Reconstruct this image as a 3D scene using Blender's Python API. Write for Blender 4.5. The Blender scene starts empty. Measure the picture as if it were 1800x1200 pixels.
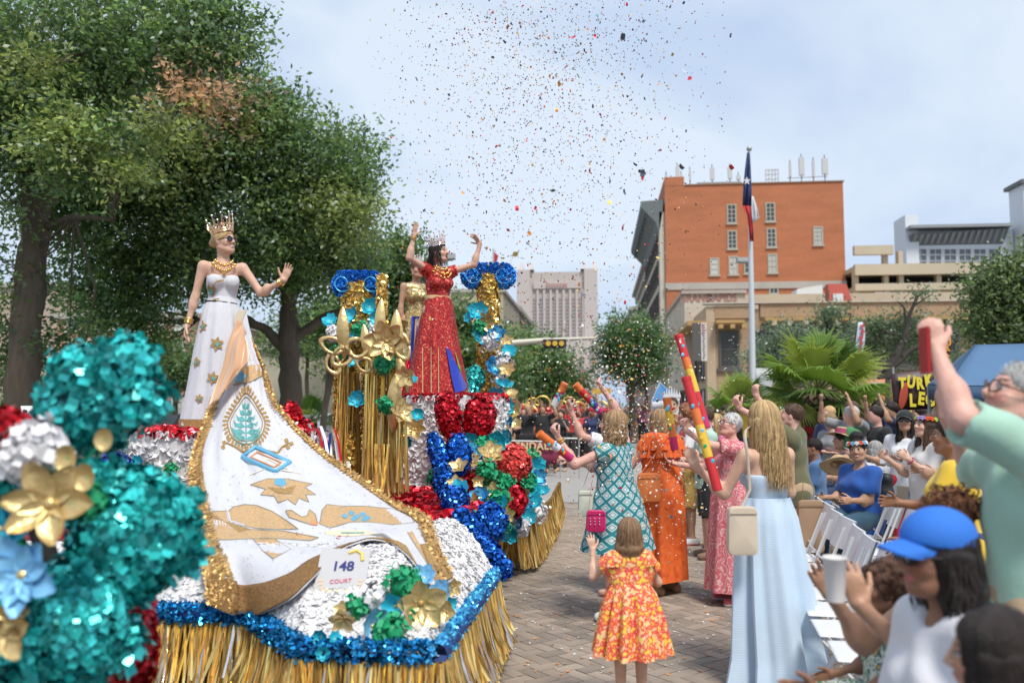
import bpy, math, random
import numpy as np
from mathutils import Vector, Matrix
from mathutils.bvhtree import BVHTree
from mathutils.geometry import delaunay_2d_cdt
R = math.radians
RS = np.random.RandomState(7)
random.seed(5)
S = bpy.context.scene
COL = S.collection
# ---------------------------------------------------------------- camera
YAW, PITCH, FPX = R(5.7), R(4.38), 1500.0
CAM = Vector((0, 0, 1.7))
cd = bpy.data.cameras.new('camera'); cam = bpy.data.objects.new('camera', cd); COL.objects.link(cam)
cam.location = CAM; cam.rotation_euler = (R(90) + PITCH, 0, YAW)
cd.sensor_width = 36; cd.lens = 30; cd.clip_start = .05; cd.clip_end = 3000
cd.dof.use_dof = True; cd.dof.focus_distance = 7.6; cd.dof.aperture_fstop = 1.6; cd.dof.aperture_blades = 9
S.camera = cam
# ---------------------------------------------------------------- world, sun
SUN_EL, SUN_AZ = 58, 150      # azimuth measured clockwise from +Y
w = bpy.data.worlds.new('World'); S.world = w; w.use_nodes = True
nt = w.node_tree; nt.nodes.clear()
N = nt.nodes.new; L = nt.links.new
out = N('ShaderNodeOutputWorld'); bg = N('ShaderNodeBackground'); bg.inputs['Strength'].default_value = .1
sky = N('ShaderNodeTexSky'); sky.sky_type = 'NISHITA'; sky.sun_disc = False
sky.sun_elevation = R(SUN_EL); sky.sun_rotation = R(SUN_AZ); sky.dust_density = 2.0; sky.air_density = 1.0
tc = N('ShaderNodeTexCoord'); mp = N('ShaderNodeMapping'); mp.inputs['Scale'].default_value = (1, 1, 2.2)
mp.inputs['Rotation'].default_value = (0, .35, .3)
nz = N('ShaderNodeTexNoise'); nz.inputs['Scale'].default_value = 1.7; nz.inputs['Detail'].default_value = 5; nz.inputs['Roughness'].default_value = .5
nz.inputs['Distortion'].default_value = .4
rp = N('ShaderNodeValToRGB'); rp.color_ramp.elements[0].position = .34; rp.color_ramp.elements[1].position = .60
rp.color_ramp.elements[0].color = (1.42, 2.06, 3.28, 1); rp.color_ramp.elements[1].color = (3.05, 3.45, 3.95, 1)
mx = N('ShaderNodeMixRGB'); mx.inputs['Fac'].default_value = .94
L(tc.outputs['Generated'], mp.inputs[0]); L(mp.outputs[0], nz.inputs['Vector']); L(nz.outputs['Fac'], rp.inputs[0])
L(sky.outputs[0], mx.inputs[1]); L(rp.outputs[0], mx.inputs[2]); L(mx.outputs[0], bg.inputs['Color']); L(bg.outputs[0], out.inputs['Surface'])
sl = bpy.data.lights.new('sun', 'SUN'); so = bpy.data.objects.new('sun', sl); COL.objects.link(so)
sl.energy = 1.5; sl.angle = R(14); sl.color = (1, .955, .88)
so.rotation_euler = (R(90 - SUN_EL), 0, R(180 - SUN_AZ))
S.view_settings.view_transform = 'Standard'; S.view_settings.look = 'None'
S.view_settings.exposure = 1.32; S.view_settings.gamma = 1; S.view_settings.use_curve_mapping = False
S.cycles.max_bounces = 6; S.cycles.transparent_max_bounces = 6; S.cycles.use_denoising = True
try: S.cycles.denoiser = 'OPENIMAGEDENOISE'
except Exception: pass

# ---------------------------------------------------------------- placing: camera frame (X right, d ahead) <-> world
cy, sy_ = math.cos(YAW), math.sin(YAW)
RT = Vector((cy, sy_, 0)); FW = Vector((-sy_, cy, 0)); UPV = Vector((0, 0, 1))
_F = FW * math.cos(PITCH) + UPV * math.sin(PITCH); _U = UPV * math.cos(PITCH) - FW * math.sin(PITCH)
def ray(px, py): return _F + RT * ((px - 900) / FPX) + _U * ((600 - py) / FPX)
def P(px, py, d):
    r = ray(px, py); return CAM + r * (d / r.dot(FW))
def G(px, py, z=0.0):
    r = ray(px, py); return CAM + r * ((z - CAM.z) / r.z)
def PY(px, py, y):                 # on the vertical plane world y = const
    r = ray(px, py); return CAM + r * (y / r.y)
def PX(px, py, x):
    r = ray(px, py); return CAM + r * (x / r.x)
def A(v): return np.array(v, float)

# ---------------------------------------------------------------- tagging
def tag(o, label=None, cat=None, group=None, kind=None):
    if label: o['label'] = label
    if cat: o['category'] = cat
    if group: o['group'] = group
    if kind: o['kind'] = kind
    return o
def empty(name, label, cat, loc=(0, 0, 0), rz=0, group=None):
    o = bpy.data.objects.new(name, None); COL.objects.link(o); o.location = loc; o.rotation_euler = (0, 0, rz)
    o.empty_display_size = .1
    return tag(o, label, cat, group)
def link(name, me, parent=None, m=None, loc=None, rot=None, sc=None):
    o = bpy.data.objects.new(name, me); COL.objects.link(o)
    if m is not None and not me.materials: me.materials.append(m)
    if parent is not None: o.parent = parent
    if loc is not None: o.location = loc
    if rot is not None: o.rotation_euler = rot
    if sc is not None: o.scale = sc
    return o
def copy_tree(o, parent=None):
    c = o.copy(); COL.objects.link(c)
    if parent is not None: c.parent = parent
    for ch in [x for x in o.children]: copy_tree(ch, c)
    return c

# ---------------------------------------------------------------- mesh from numpy
def npmesh(name, V, F, smooth=False, col=None, uv=None):
    """V (n,3); F (m,k) k=3|4, or a list of such arrays"""
    me = bpy.data.meshes.new(name); V = np.asarray(V, np.float32)
    Fs = F if isinstance(F, list) else [F]
    Fs = [np.asarray(f, np.int32) for f in Fs if len(f)]
    me.vertices.add(len(V)); me.vertices.foreach_set('co', V.ravel())
    if Fs:
        tot = np.concatenate([np.full(len(f), f.shape[1], np.int32) for f in Fs])
        idx = np.concatenate([f.ravel() for f in Fs])
        me.loops.add(len(idx)); me.loops.foreach_set('vertex_index', idx)
        me.polygons.add(len(tot)); me.polygons.foreach_set('loop_start', np.concatenate([[0], np.cumsum(tot)[:-1]]).astype(np.int32))
        try: me.polygons.foreach_set('loop_total', tot)
        except Exception: pass
        me.polygons.foreach_set('use_smooth', np.full(len(tot), bool(smooth)))
    me.update(calc_edges=True)
    if col is not None:
        a = me.color_attributes.new('Col', 'FLOAT_COLOR', 'POINT')
        c = np.ones((len(V), 4), np.float32); c[:, :3] = col; a.data.foreach_set('color', c.ravel())
    return me
class MB:
    """collects boxes, tubes, lofts; builds one mesh"""
    def __init__(s): s.V = []; s.Q = []; s.T = []; s.n = 0
    def add(s, V, Q=(), T=()):
        V = np.asarray(V, float).reshape(-1, 3)
        if len(Q): s.Q.append(np.asarray(Q, int).reshape(-1, 4) + s.n)
        if len(T): s.T.append(np.asarray(T, int).reshape(-1, 3) + s.n)
        s.V.append(V); s.n += len(V); return s
    def box(s, c, d, rz=0, M=None):
        x, y, z = [k / 2 for k in d]
        V = np.array([[i * x, j * y, k * z] for k in (-1, 1) for j in (-1, 1) for i in (-1, 1)], float)
        if M is not None: V = V @ np.array(M).T
        if rz:
            a, b = math.cos(rz), math.sin(rz); V = V @ np.array([[a, b, 0], [-b, a, 0], [0, 0, 1]])
        return s.add(V + A(c), [[0, 2, 3, 1], [4, 5, 7, 6], [0, 1, 5, 4], [2, 6, 7, 3], [0, 4, 6, 2], [1, 3, 7, 5]])
    def bx(s, x0, x1, y0, y1, z0, z1): return s.box(((x0+x1)/2, (y0+y1)/2, (z0+z1)/2), (abs(x1-x0), abs(y1-y0), abs(z1-z0)))
    def bar(s, a, b, w, t=None, up=(0, 0, 1)):
        a, b = A(a), A(b); d = b - a; l = np.linalg.norm(d); d /= l; u = A(up)
        if abs(d @ u) > .95: u = A((1, 0, 0))
        x = np.cross(d, u); x /= np.linalg.norm(x); z = np.cross(x, d)
        M = np.array([x, d, z]).T
        return s.box((a + b) / 2, (w, l, t or w), M=M)
    def tube(s, pts, r, n=8, cap=True, flat=1.0):
        pts = np.asarray(pts, float); m = len(pts); r = np.broadcast_to(np.asarray(r, float), (m,))
        T = np.gradient(pts, axis=0); T /= np.linalg.norm(T, axis=1)[:, None] + 1e-9
        u = A((0, 0, 1)) if abs(T[0][2]) < .9 else A((1, 0, 0)); V = []
        x = np.cross(T[0], u); x /= np.linalg.norm(x)
        for i in range(m):
            x = x - T[i] * (x @ T[i]); x /= np.linalg.norm(x) + 1e-9; y = np.cross(T[i], x)
            a = np.arange(n) * 2 * math.pi / n
            V.append(pts[i] + r[i] * (np.cos(a)[:, None] * x + flat * np.sin(a)[:, None] * y))
        V = np.concatenate(V); Q = []
        for i in range(m - 1):
            for j in range(n):
                k = (j + 1) % n; Q.append([i*n+j, i*n+k, (i+1)*n+k, (i+1)*n+j])
        Tt = []
        if cap:
            V = np.concatenate([V, pts[:1], pts[-1:]]); c0, c1 = m * n, m * n + 1
            for j in range(n):
                k = (j + 1) % n; Tt += [[c0, k, j], [c1, (m-1)*n+j, (m-1)*n+k]]
        return s.add(V, Q, Tt)
    def loft(s, rings, close=True, cap=False):
        """rings (m,n,3)"""
        R_ = np.asarray(rings, float); m, n = R_.shape[:2]; Q = []
        for i in range(m - 1):
            for j in range(n if close else n - 1):
                k = (j + 1) % n; Q.append([i*n+j, i*n+k, (i+1)*n+k, (i+1)*n+j])
        V = R_.reshape(-1, 3); T = []
        if cap:
            V = np.concatenate([V, R_[0].mean(0)[None], R_[-1].mean(0)[None]])
            for j in range(n):
                k = (j + 1) % n; T += [[m*n, k, j], [m*n+1, (m-1)*n+j, (m-1)*n+k]]
        return s.add(V, Q, T)
    def disc(s, c, nrm, r, n=12, t=0.0, tip=0.0):
        nrm = A(nrm) / np.linalg.norm(nrm); u = np.cross(nrm, A((.3, .5, .8))); u /= np.linalg.norm(u); v = np.cross(nrm, u)
        a = np.arange(n) * 2 * math.pi / n; ring = A(c) + r * (np.cos(a)[:, None] * u + np.sin(a)[:, None] * v)
        V = np.concatenate([ring, [A(c) + nrm * tip]]); return s.add(V, (), [[j, (j+1) % n, n] for j in range(n)])
    def ell(s, c, r, nu=12, nv=8, M=None):
        th = np.linspace(0, math.pi, nv + 1)[1:-1]; ph = np.arange(nu) * 2 * math.pi / nu
        V = np.array([[math.sin(t)*math.cos(p), math.sin(t)*math.sin(p), math.cos(t)] for t in th for p in ph] + [[0, 0, 1], [0, 0, -1]])
        V = V * A(r if np.ndim(r) else (r, r, r))
        if M is not None: V = V @ np.array(M).T
        m = nv - 1; Q = [[i*nu+j, (i+1)*nu+j, (i+1)*nu+(j+1) % nu, i*nu+(j+1) % nu] for i in range(m-1) for j in range(nu)]
        T = [[m*nu, j, (j+1) % nu] for j in range(nu)] + [[m*nu+1, (m-1)*nu+(j+1) % nu, (m-1)*nu+j] for j in range(nu)]
        return s.add(V + A(c), Q, T)
    def prism(s, poly, z0, z1):
        """poly list of (x,y) CCW convex or simple; caps by ear tessellation"""
        n = len(poly); V = [(x, y, z0) for x, y in poly] + [(x, y, z1) for x, y in poly]
        from mathutils.geometry import tessellate_polygon
        t = tessellate_polygon([[Vector((x, y, 0)) for x, y in poly]])
        T = [[a + n, b + n, c + n] for a, b, c in t] + [[c, b, a] for a, b, c in t]
        return s.add(V, [[i, (i+1) % n, n + (i+1) % n, n + i] for i in range(n)], T)
    def mesh(s, name, smooth=False):
        F = []
        if s.Q: F.append(np.concatenate(s.Q))
        if s.T: F.append(np.concatenate(s.T))
        me = npmesh(name, np.concatenate(s.V), F, smooth)
        if smooth: me.set_sharp_from_angle(angle=R(50))
        return me
    def build(s, name, m, parent=None, smooth=False, kind=None, loc=None):
        o = link(name, s.mesh(name, smooth), parent, m, loc)
        if kind: o['kind'] = kind
        return o

# ---------------------------------------------------------------- materials
MATS = {}
def mat(name, color, rough=.7, metal=0.0, var=.0, vscale=6.0, bump=0.0, bscale=40.0, emit=None, spec=.5, alpha=None, coat=0, island=0.0, sheen=0, trans=0, obj=0.0, stretch=None):
    if name in MATS: return MATS[name]
    m = bpy.data.materials.new(name); m.use_nodes = True; MATS[name] = m
    t = m.node_tree; b = t.nodes['Principled BSDF']; n = t.nodes.new; l = t.links.new
    b.inputs['Roughness'].default_value = rough; b.inputs['Metallic'].default_value = metal
    b.inputs['Specular IOR Level'].default_value = spec; b.inputs['Coat Weight'].default_value = coat
    if sheen: b.inputs['Sheen Weight'].default_value = sheen
    if trans: b.inputs['Transmission Weight'].default_value = trans
    if alpha is not None: b.inputs['Alpha'].default_value = alpha
    if isinstance(color, str):
        c = n('ShaderNodeAttribute'); c.attribute_name = color; cs = c.outputs['Color']
    else:
        c = n('ShaderNodeRGB'); c.outputs[0].default_value = (*color, 1); cs = c.outputs[0]
    co = n('ShaderNodeTexCoord').outputs['Object']
    if stretch:
        mp = n('ShaderNodeMapping'); mp.inputs['Scale'].default_value = stretch; l(co, mp.inputs[0]); co = mp.outputs[0]
    def hsv(val, lo, hi, cs):
        mr = n('ShaderNodeMapRange'); mr.inputs['To Min'].default_value = lo; mr.inputs['To Max'].default_value = hi; l(val, mr.inputs['Value'])
        h = n('ShaderNodeHueSaturation'); l(mr.outputs[0], h.inputs['Value']); l(cs, h.inputs['Color']); return h.outputs[0]
    if var:
        z = n('ShaderNodeTexNoise'); z.inputs['Scale'].default_value = vscale; z.inputs['Detail'].default_value = 4; l(co, z.inputs['Vector'])
        cs = hsv(z.outputs['Fac'], 1 - 1.8 * var, 1 + 1.8 * var, cs)
    if island:
        g = n('ShaderNodeNewGeometry'); cs = hsv(g.outputs['Random Per Island'], 1 - island, 1 + island, cs)
    if obj:
        g = n('ShaderNodeObjectInfo'); cs = hsv(g.outputs['Random'], 1 - obj, 1 + obj, cs)
    l(cs, b.inputs['Base Color'])
    if bump:
        z = n('ShaderNodeTexNoise'); z.inputs['Scale'].default_value = bscale; z.inputs['Detail'].default_value = 3; l(co, z.inputs['Vector'])
        bp = n('ShaderNodeBump'); bp.inputs['Strength'].default_value = bump; bp.inputs['Distance'].default_value = .02
        l(z.outputs['Fac'], bp.inputs['Height']); l(bp.outputs[0], b.inputs['Normal'])
    if emit: b.inputs['Emission Color'].default_value = (*emit[:3], 1); b.inputs['Emission Strength'].default_value = emit[3]
    return m
def pattern(name, kind, cols, scale=10.0, rough=.7, metal=0.0, stretch=(1, 1, 1), detail=2, spec=.4, bump=.15):
    """printed fabric: a colour ramp over noise / voronoi / wave / diamond lattice"""
    if name in MATS: return MATS[name]
    m = bpy.data.materials.new(name); m.use_nodes = True; MATS[name] = m
    t = m.node_tree; b = t.nodes['Principled BSDF']; n = t.nodes.new; l = t.links.new
    b.inputs['Roughness'].default_value = rough; b.inputs['Metallic'].default_value = metal; b.inputs['Specular IOR Level'].default_value = spec
    co = n('ShaderNodeTexCoord').outputs['Object']; mp = n('ShaderNodeMapping'); mp.inputs['Scale'].default_value = stretch; l(co, mp.inputs[0]); co = mp.outputs[0]
    rp = n('ShaderNodeValToRGB'); e = rp.color_ramp.elements; rp.color_ramp.interpolation = 'CONSTANT' if kind in ('diamond', 'cells', 'patch') else 'LINEAR'
    k = len(cols); pos = [c[3] if len(c) > 3 else i / k for i, c in enumerate(cols)]
    e[0].position = pos[0]; e[0].color = (*cols[0][:3], 1); e[1].position = pos[1]; e[1].color = (*cols[1][:3], 1)
    for i in range(2, k):
        x = e.new(pos[i]); x.color = (*cols[i][:3], 1)
    if kind in ('noise', 'patch'):
        z = n('ShaderNodeTexNoise'); z.inputs['Scale'].default_value = scale; z.inputs['Detail'].default_value = detail; l(co, z.inputs['Vector']); f = z.outputs['Fac']
    elif kind in ('cells', 'sequin'):
        z = n('ShaderNodeTexVoronoi'); z.inputs['Scale'].default_value = scale; l(co, z.inputs['Vector']); q = n('ShaderNodeSeparateColor'); l(z.outputs['Color'], q.inputs[0]); f = q.outputs[0]
    elif kind == 'wave':
        z = n('ShaderNodeTexWave'); z.inputs['Scale'].default_value = scale; z.inputs['Distortion'].default_value = 9; z.inputs['Detail'].default_value = detail; z.inputs['Detail Scale'].default_value = 2.2
        l(co, z.inputs['Vector']); f = z.outputs['Fac']
    else:   # diamond lattice round the body: angle and height
        sp = n('ShaderNodeSeparateXYZ'); l(co, sp.inputs[0])
        at = n('ShaderNodeMath'); at.operation = 'ARCTAN2'; l(sp.outputs[0], at.inputs[0]); l(sp.outputs[1], at.inputs[1])
        def mth(op, a, bb=None):
            q = n('ShaderNodeMath'); q.operation = op
            for i, v in enumerate((a, bb)):
                if v is None: continue
                if isinstance(v, (int, float)): q.inputs[i].default_value = v
                else: l(v, q.inputs[i])
            return q.outputs[0]
        u = mth('MULTIPLY', at.outputs[0], scale * .17); v = mth('MULTIPLY', sp.outputs[2], scale)
        a1 = mth('PINGPONG', mth('ADD', u, v), .5); a2 = mth('PINGPONG', mth('SUBTRACT', u, v), .5)
        mn = mth('MINIMUM', a1, a2); f = mth('MULTIPLY', mn, 2)
    l(f, rp.inputs[0]); l(rp.outputs[0], b.inputs['Base Color'])
    if bump:
        bp = n('ShaderNodeBump'); bp.inputs['Strength'].default_value = bump; bp.inputs['Distance'].default_value = .01; l(f, bp.inputs['Height']); l(bp.outputs[0], b.inputs['Normal'])
    return m
# ---------------------------------------------------------------- implicit bodies -> meshes
EDG = [(0,1),(2,3),(4,5),(6,7),(0,2),(1,3),(4,6),(5,7),(0,4),(1,5),(2,6),(3,7)]
OFF = np.array([[i, j, k] for k in (0, 1) for j in (0, 1) for i in (0, 1)])
def sdf_mesh(prims, h, noise=0.0, nscale=9.0, clips=(), pad=.03, seed=0):
    """prims: ('c',a,b,ra,rb,k[,axis,f]) cone; ('e',c,r,M,k) ellipsoid; prefix '-' carves. clips: (point, normal) keep side n.(p-q)<0"""
    los, his = [], []
    def bb(p, m):
        if p[0][-1] == 'c':
            a, b = A(p[1]), A(p[2]); r = max(p[3], p[4]) + m; return np.minimum(a, b) - r, np.maximum(a, b) + r
        c = A(p[1]); r = max(p[2]) + m; return c - r, c + r
    for p in prims:
        if p[0][0] == '-': continue
        a, b = bb(p, pad); los.append(a); his.append(b)
    lo = np.min(los, 0); n = np.ceil((np.max(his, 0) - lo) / h).astype(int) + 2
    D = np.full(n, .5, np.float32)
    for p in prims:
        k = p[-1] if p[0][-1] == 'e' else p[5]
        a, b = bb(p, pad + k)
        i0 = np.clip(((a - lo) / h).astype(int), 0, n); i1 = np.clip(((b - lo) / h).astype(int) + 2, 0, n)
        if np.any(i1 <= i0): continue
        ax = [lo[q] + h * np.arange(i0[q], i1[q]) for q in range(3)]
        X, Y, Z = np.meshgrid(*ax, indexing='ij')
        if p[0][-1] == 'c':
            a_, b_ = A(p[1]), A(p[2]); ab = b_ - a_; l2 = ab @ ab + 1e-12
            x, y, z = X - a_[0], Y - a_[1], Z - a_[2]
            t = np.clip((x*ab[0] + y*ab[1] + z*ab[2]) / l2, 0, 1)
            x = x - t*ab[0]; y = y - t*ab[1]; z = z - t*ab[2]
            if len(p) > 6:
                q = A(p[6]); q = q / np.linalg.norm(q); s_ = (x*q[0] + y*q[1] + z*q[2]) * (1/p[7] - 1); x = x + s_*q[0]; y = y + s_*q[1]; z = z + s_*q[2]
            d = np.sqrt(x*x + y*y + z*z) - (p[3] + (p[4]-p[3])*t)
        else:
            c, r, M = A(p[1]), A(p[2]), p[3]
            x, y, z = X - c[0], Y - c[1], Z - c[2]
            if M is not None:
                M = np.array(M); x, y, z = (M[0,0]*x + M[1,0]*y + M[2,0]*z, M[0,1]*x + M[1,1]*y + M[2,1]*z, M[0,2]*x + M[1,2]*y + M[2,2]*z)
            q = np.sqrt((x/r[0])**2 + (y/r[1])**2 + (z/r[2])**2); q2 = np.sqrt((x/r[0]**2)**2 + (y/r[1]**2)**2 + (z/r[2]**2)**2) + 1e-6
            d = q * (q - 1) / q2
        sl_ = tuple(slice(i0[q], i1[q]) for q in range(3)); E = D[sl_]
        if p[0][0] == '-':
            d = -d; hh = np.maximum(k - np.abs(E - d), 0) / max(k, 1e-6); D[sl_] = np.maximum(E, d) + hh*hh*k*.25
        else:
            hh = np.maximum(k - np.abs(E - d), 0) / max(k, 1e-6); D[sl_] = np.minimum(E, d) - hh*hh*k*.25
    gx = [lo[q] + h * np.arange(n[q]) for q in range(3)]
    if noise:
        X, Y, Z = np.meshgrid(*gx, indexing='ij'); s1 = seed * 1.7
        D += noise * (np.sin(X*nscale*3 + 2*np.sin(Z*nscale + s1)) * .4 + np.sin(Y*nscale*3 + 2*np.cos(X*nscale*1.3 + s1)) * .3 + np.sin(Z*nscale*2.2 + 3*np.sin(Y*nscale*1.1 + X*nscale + s1)) * .5)
    for q, nn in clips:
        q, nn = A(q), A(nn) / np.linalg.norm(nn)
        P_ = ((gx[0] - q[0]) * nn[0])[:, None, None] + ((gx[1] - q[1]) * nn[1])[None, :, None] + ((gx[2] - q[2]) * nn[2])[None, None, :]
        D = np.maximum(D, P_)
    return nets(D, lo, h)
def nets(D, lo, h):
    n = D.shape; I = D < 0
    c = I[:-1, :-1, :-1].astype(np.int8)
    for o in OFF[1:]: c = c + I[o[0]:n[0]-1+o[0], o[1]:n[1]-1+o[1], o[2]:n[2]-1+o[2]]
    act = np.argwhere((c > 0) & (c < 8))
    if not len(act): return np.zeros((0, 3)), np.zeros((0, 4), int)
    idx = np.full([k-1 for k in n], -1, np.int32); idx[tuple(act.T)] = np.arange(len(act))
    cv = np.stack([D[tuple((act + o).T)] for o in OFF]); s = np.zeros((len(act), 3)); cnt = np.zeros(len(act))
    for a, b in EDG:
        m = (cv[a] < 0) != (cv[b] < 0); t = np.where(m, cv[a] / np.where(m, cv[a] - cv[b], 1), 0)
        s += m[:, None] * (OFF[a] + t[:, None] * (OFF[b] - OFF[a])); cnt += m
    V = lo + h * (act + s / cnt[:, None]); Q = []
    for ax in range(3):
        u, v = (ax+1) % 3, (ax+2) % 3
        s0 = [slice(1, k-1) for k in n]; s0[ax] = slice(0, n[ax]-1); s1 = list(s0); s1[ax] = slice(1, n[ax])
        ch = np.argwhere(I[tuple(s0)] != I[tuple(s1)])
        if not len(ch): continue
        base = ch.copy(); base[:, u] += 1; base[:, v] += 1
        eu, ev = np.eye(3, dtype=int)[u], np.eye(3, dtype=int)[v]
        q = np.stack([idx[tuple((base - eu - ev).T)], idx[tuple((base - ev).T)], idx[tuple(base.T)], idx[tuple((base - eu).T)]], 1)
        fl = I[tuple(base.T)]; q[~fl] = q[~fl][:, ::-1]; Q.append(q)
    Q = np.concatenate(Q); return V, Q[(Q >= 0).all(1)]
def merge(parts):
    V, Q, n = [], [], 0
    for v, q in parts:
        V.append(v); Q.append(q + n); n += len(v)
    return np.concatenate(V), np.concatenate(Q)

# ---------------------------------------------------------------- scattered scraps (petals, foil, leaves): one mesh
def scraps(P_, Nn, size, tilt=.6, aspect=1.0, bend=.3, jit=.35, seed=1, lift=0.0, axis=None):
    """P_,Nn (n,3): each becomes a folded 2-quad scrap. returns V,Q"""
    rs = np.random.RandomState(seed); n = len(P_)
    r = rs.normal(size=(n, 3)); Nn = Nn / (np.linalg.norm(Nn, axis=1)[:, None] + 1e-9)
    Nm = Nn + r * tilt * .6; Nm /= np.linalg.norm(Nm, axis=1)[:, None] + 1e-9
    q = rs.normal(size=(n, 3)) if axis is None else np.broadcast_to(A(axis), (n, 3)) + rs.normal(size=(n, 3)) * .25
    u = q - Nm * (q * Nm).sum(1)[:, None]; u /= np.linalg.norm(u, axis=1)[:, None] + 1e-9; v = np.cross(Nm, u)
    s = size * (1 + jit * rs.uniform(-1, 1, n))[:, None]; c = P_ + Nn * lift
    u = u * s * .5; v = v * s * .5 * aspect; b = Nm * s * bend * .5
    V = np.stack([c - u - v + b, c - v * .9 + 0*b, c + u - v + b, c - u + v + b, c + v * 1.1, c + u + v + b], 1).reshape(-1, 3)
    k = np.arange(n)[:, None] * 6; Q = np.concatenate([k + [0, 1, 4, 3], k + [1, 2, 5, 4]])
    return V, Q
def sample_ell(c, r, M=None, n=500, seed=1, zmin=-1.0):
    rs = np.random.RandomState(seed); p = rs.normal(size=(int(n * (1.0 if zmin <= -1 else 2.5)), 3)); p /= np.linalg.norm(p, axis=1)[:, None]
    if zmin > -1: p = p[p[:, 2] > zmin][:n]
    r = A(r); q = p * r; nn = p / r
    if M is not None: M = np.array(M); q = q @ M.T; nn = nn @ M.T
    return q + A(c), nn
def sample_tris(V, T, n, seed=1):
    rs = np.random.RandomState(seed); V = np.asarray(V, float); T = np.asarray(T)
    if T.shape[1] == 4: T = np.concatenate([T[:, :3], T[:, [0, 2, 3]]])
    a, b, c = V[T[:, 0]], V[T[:, 1]], V[T[:, 2]]; nn = np.cross(b - a, c - a); ar = np.linalg.norm(nn, axis=1)
    i = rs.choice(len(T), n, p=ar / ar.sum()); s, t = rs.rand(n), rs.rand(n); f = s + t > 1; s[f], t[f] = 1 - s[f], 1 - t[f]
    return a[i] + s[:, None]*(b-a)[i] + t[:, None]*(c-a)[i], nn[i] / (ar[i][:, None] + 1e-12)
def eul(x=0, y=0, z=0):
    return np.array((Matrix.Rotation(z, 3, 'Z') @ Matrix.Rotation(y, 3, 'Y') @ Matrix.Rotation(x, 3, 'X')))
def fibres(n, rs): return rs.rand(n)
# ================================================================ SETTING: ground, road, brick paving
MB().bx(-900, 900, -200, 2400, -.3, -.03).build('ground', mat('dirt', (.23, .215, .19), .95, var=.12, vscale=.3), kind='structure')
MB().bx(-7, 6.6, 15.5, 600, -.1, .0).build('road', mat('asphalt', (.34, .32, .295), .9, var=.10, vscale=2.5, bump=.4, bscale=90), kind='structure')
MB().bx(6.62, 9, 19, 150, -.1, .14).build('pavement', mat('concrete', (.34, .32, .29), .9, var=.10, vscale=2), kind='structure')
MB().bx(-60, -7, 10, 60, -.1, .05).build('lawn', mat('lawn', (.055, .09, .025), .95, var=.3, vscale=3, bump=.6), kind='structure')
paving = MB().bx(-9, 22, -3, 15.5, -.1, -.007).build('brick_paving', mat('joint_sand', (.085, .075, .062), .95, var=.2), kind='structure')
BR = [mat('paver_%d' % i, c, .82, var=.17, vscale=3.5, bump=.25, bscale=70, obj=.10, island=.13) for i, c in enumerate([(.285, .228, .178), (.24, .195, .155), (.325, .262, .205)])]
def herring():
    L_ = .105; out = []; ca, sa = math.cos(R(132)), math.sin(R(132))
    for i in range(-190, 240):
        for j in range(-190, 240):
            t = (i - j) % 4
            if t == 0: c, v = (i + 1, j + .5), 0
            elif t == 3: c, v = (i + .5, j + 1), 1
            else: continue
            x, y = c[0] * L_, c[1] * L_; X = ca*x - sa*y + .8; Y = sa*x + ca*y + 7
            if -.9 < X < 7.5 and 3.4 < Y < 15.4 and (X < 2.4 + .25*Y): out.append((X, Y, R(132) + v * math.pi/2))
    return out
bricks = herring()
def vis(b):
    x, y, _ = b; d = -x*sy_ + y*cy; X = x*cy + y*sy_
    px = 900 + 1500*X/d; py = 715 + 1500*1.7/d
    return d, (820 < px < 1290 and py < 1205 and px > 790 + (1200 - py) * .3)
bricks = sorted(bricks, key=lambda b: (not vis(b)[1], vis(b)[0]))
bm_ = [MB().box((0, 0, -.012), (.204, .098, .024)).mesh('brick') for _ in BR]
for me, m in zip(bm_, BR): me.materials.append(m)
rs = np.random.RandomState(3)
for b in bricks[:300]:
    o = link('brick', bm_[rs.randint(3)], paving, loc=(b[0], b[1], rs.uniform(-.003, .0)), rot=(rs.normal()*.006, rs.normal()*.006, b[2]))
mb = MB(); bx0 = np.array([[i*.102, j*.049, 0] for j in (-1, 1) for i in (-1, 1)])
Vs, Qs = [], []
for n_, b in enumerate(bricks[300:]):
    a, c = math.cos(b[2]), math.sin(b[2]); M = np.array([[a, c, 0], [-c, a, 0], [0, 0, 1]]); q = bx0 @ M + (b[0], b[1], rs.uniform(-.003, 0)); Vs += [q, q - (0, 0, .012)]; k = n_ * 8
    Qs += [[k, k+1, k+3, k+2], [k, k+4, k+5, k+1], [k+1, k+5, k+7, k+3], [k+3, k+7, k+6, k+2], [k+2, k+6, k+4, k]]
tag(link('bricks', npmesh('bricks', np.concatenate(Vs), np.array(Qs)), paving, BR[0]), kind='stuff')
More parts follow.
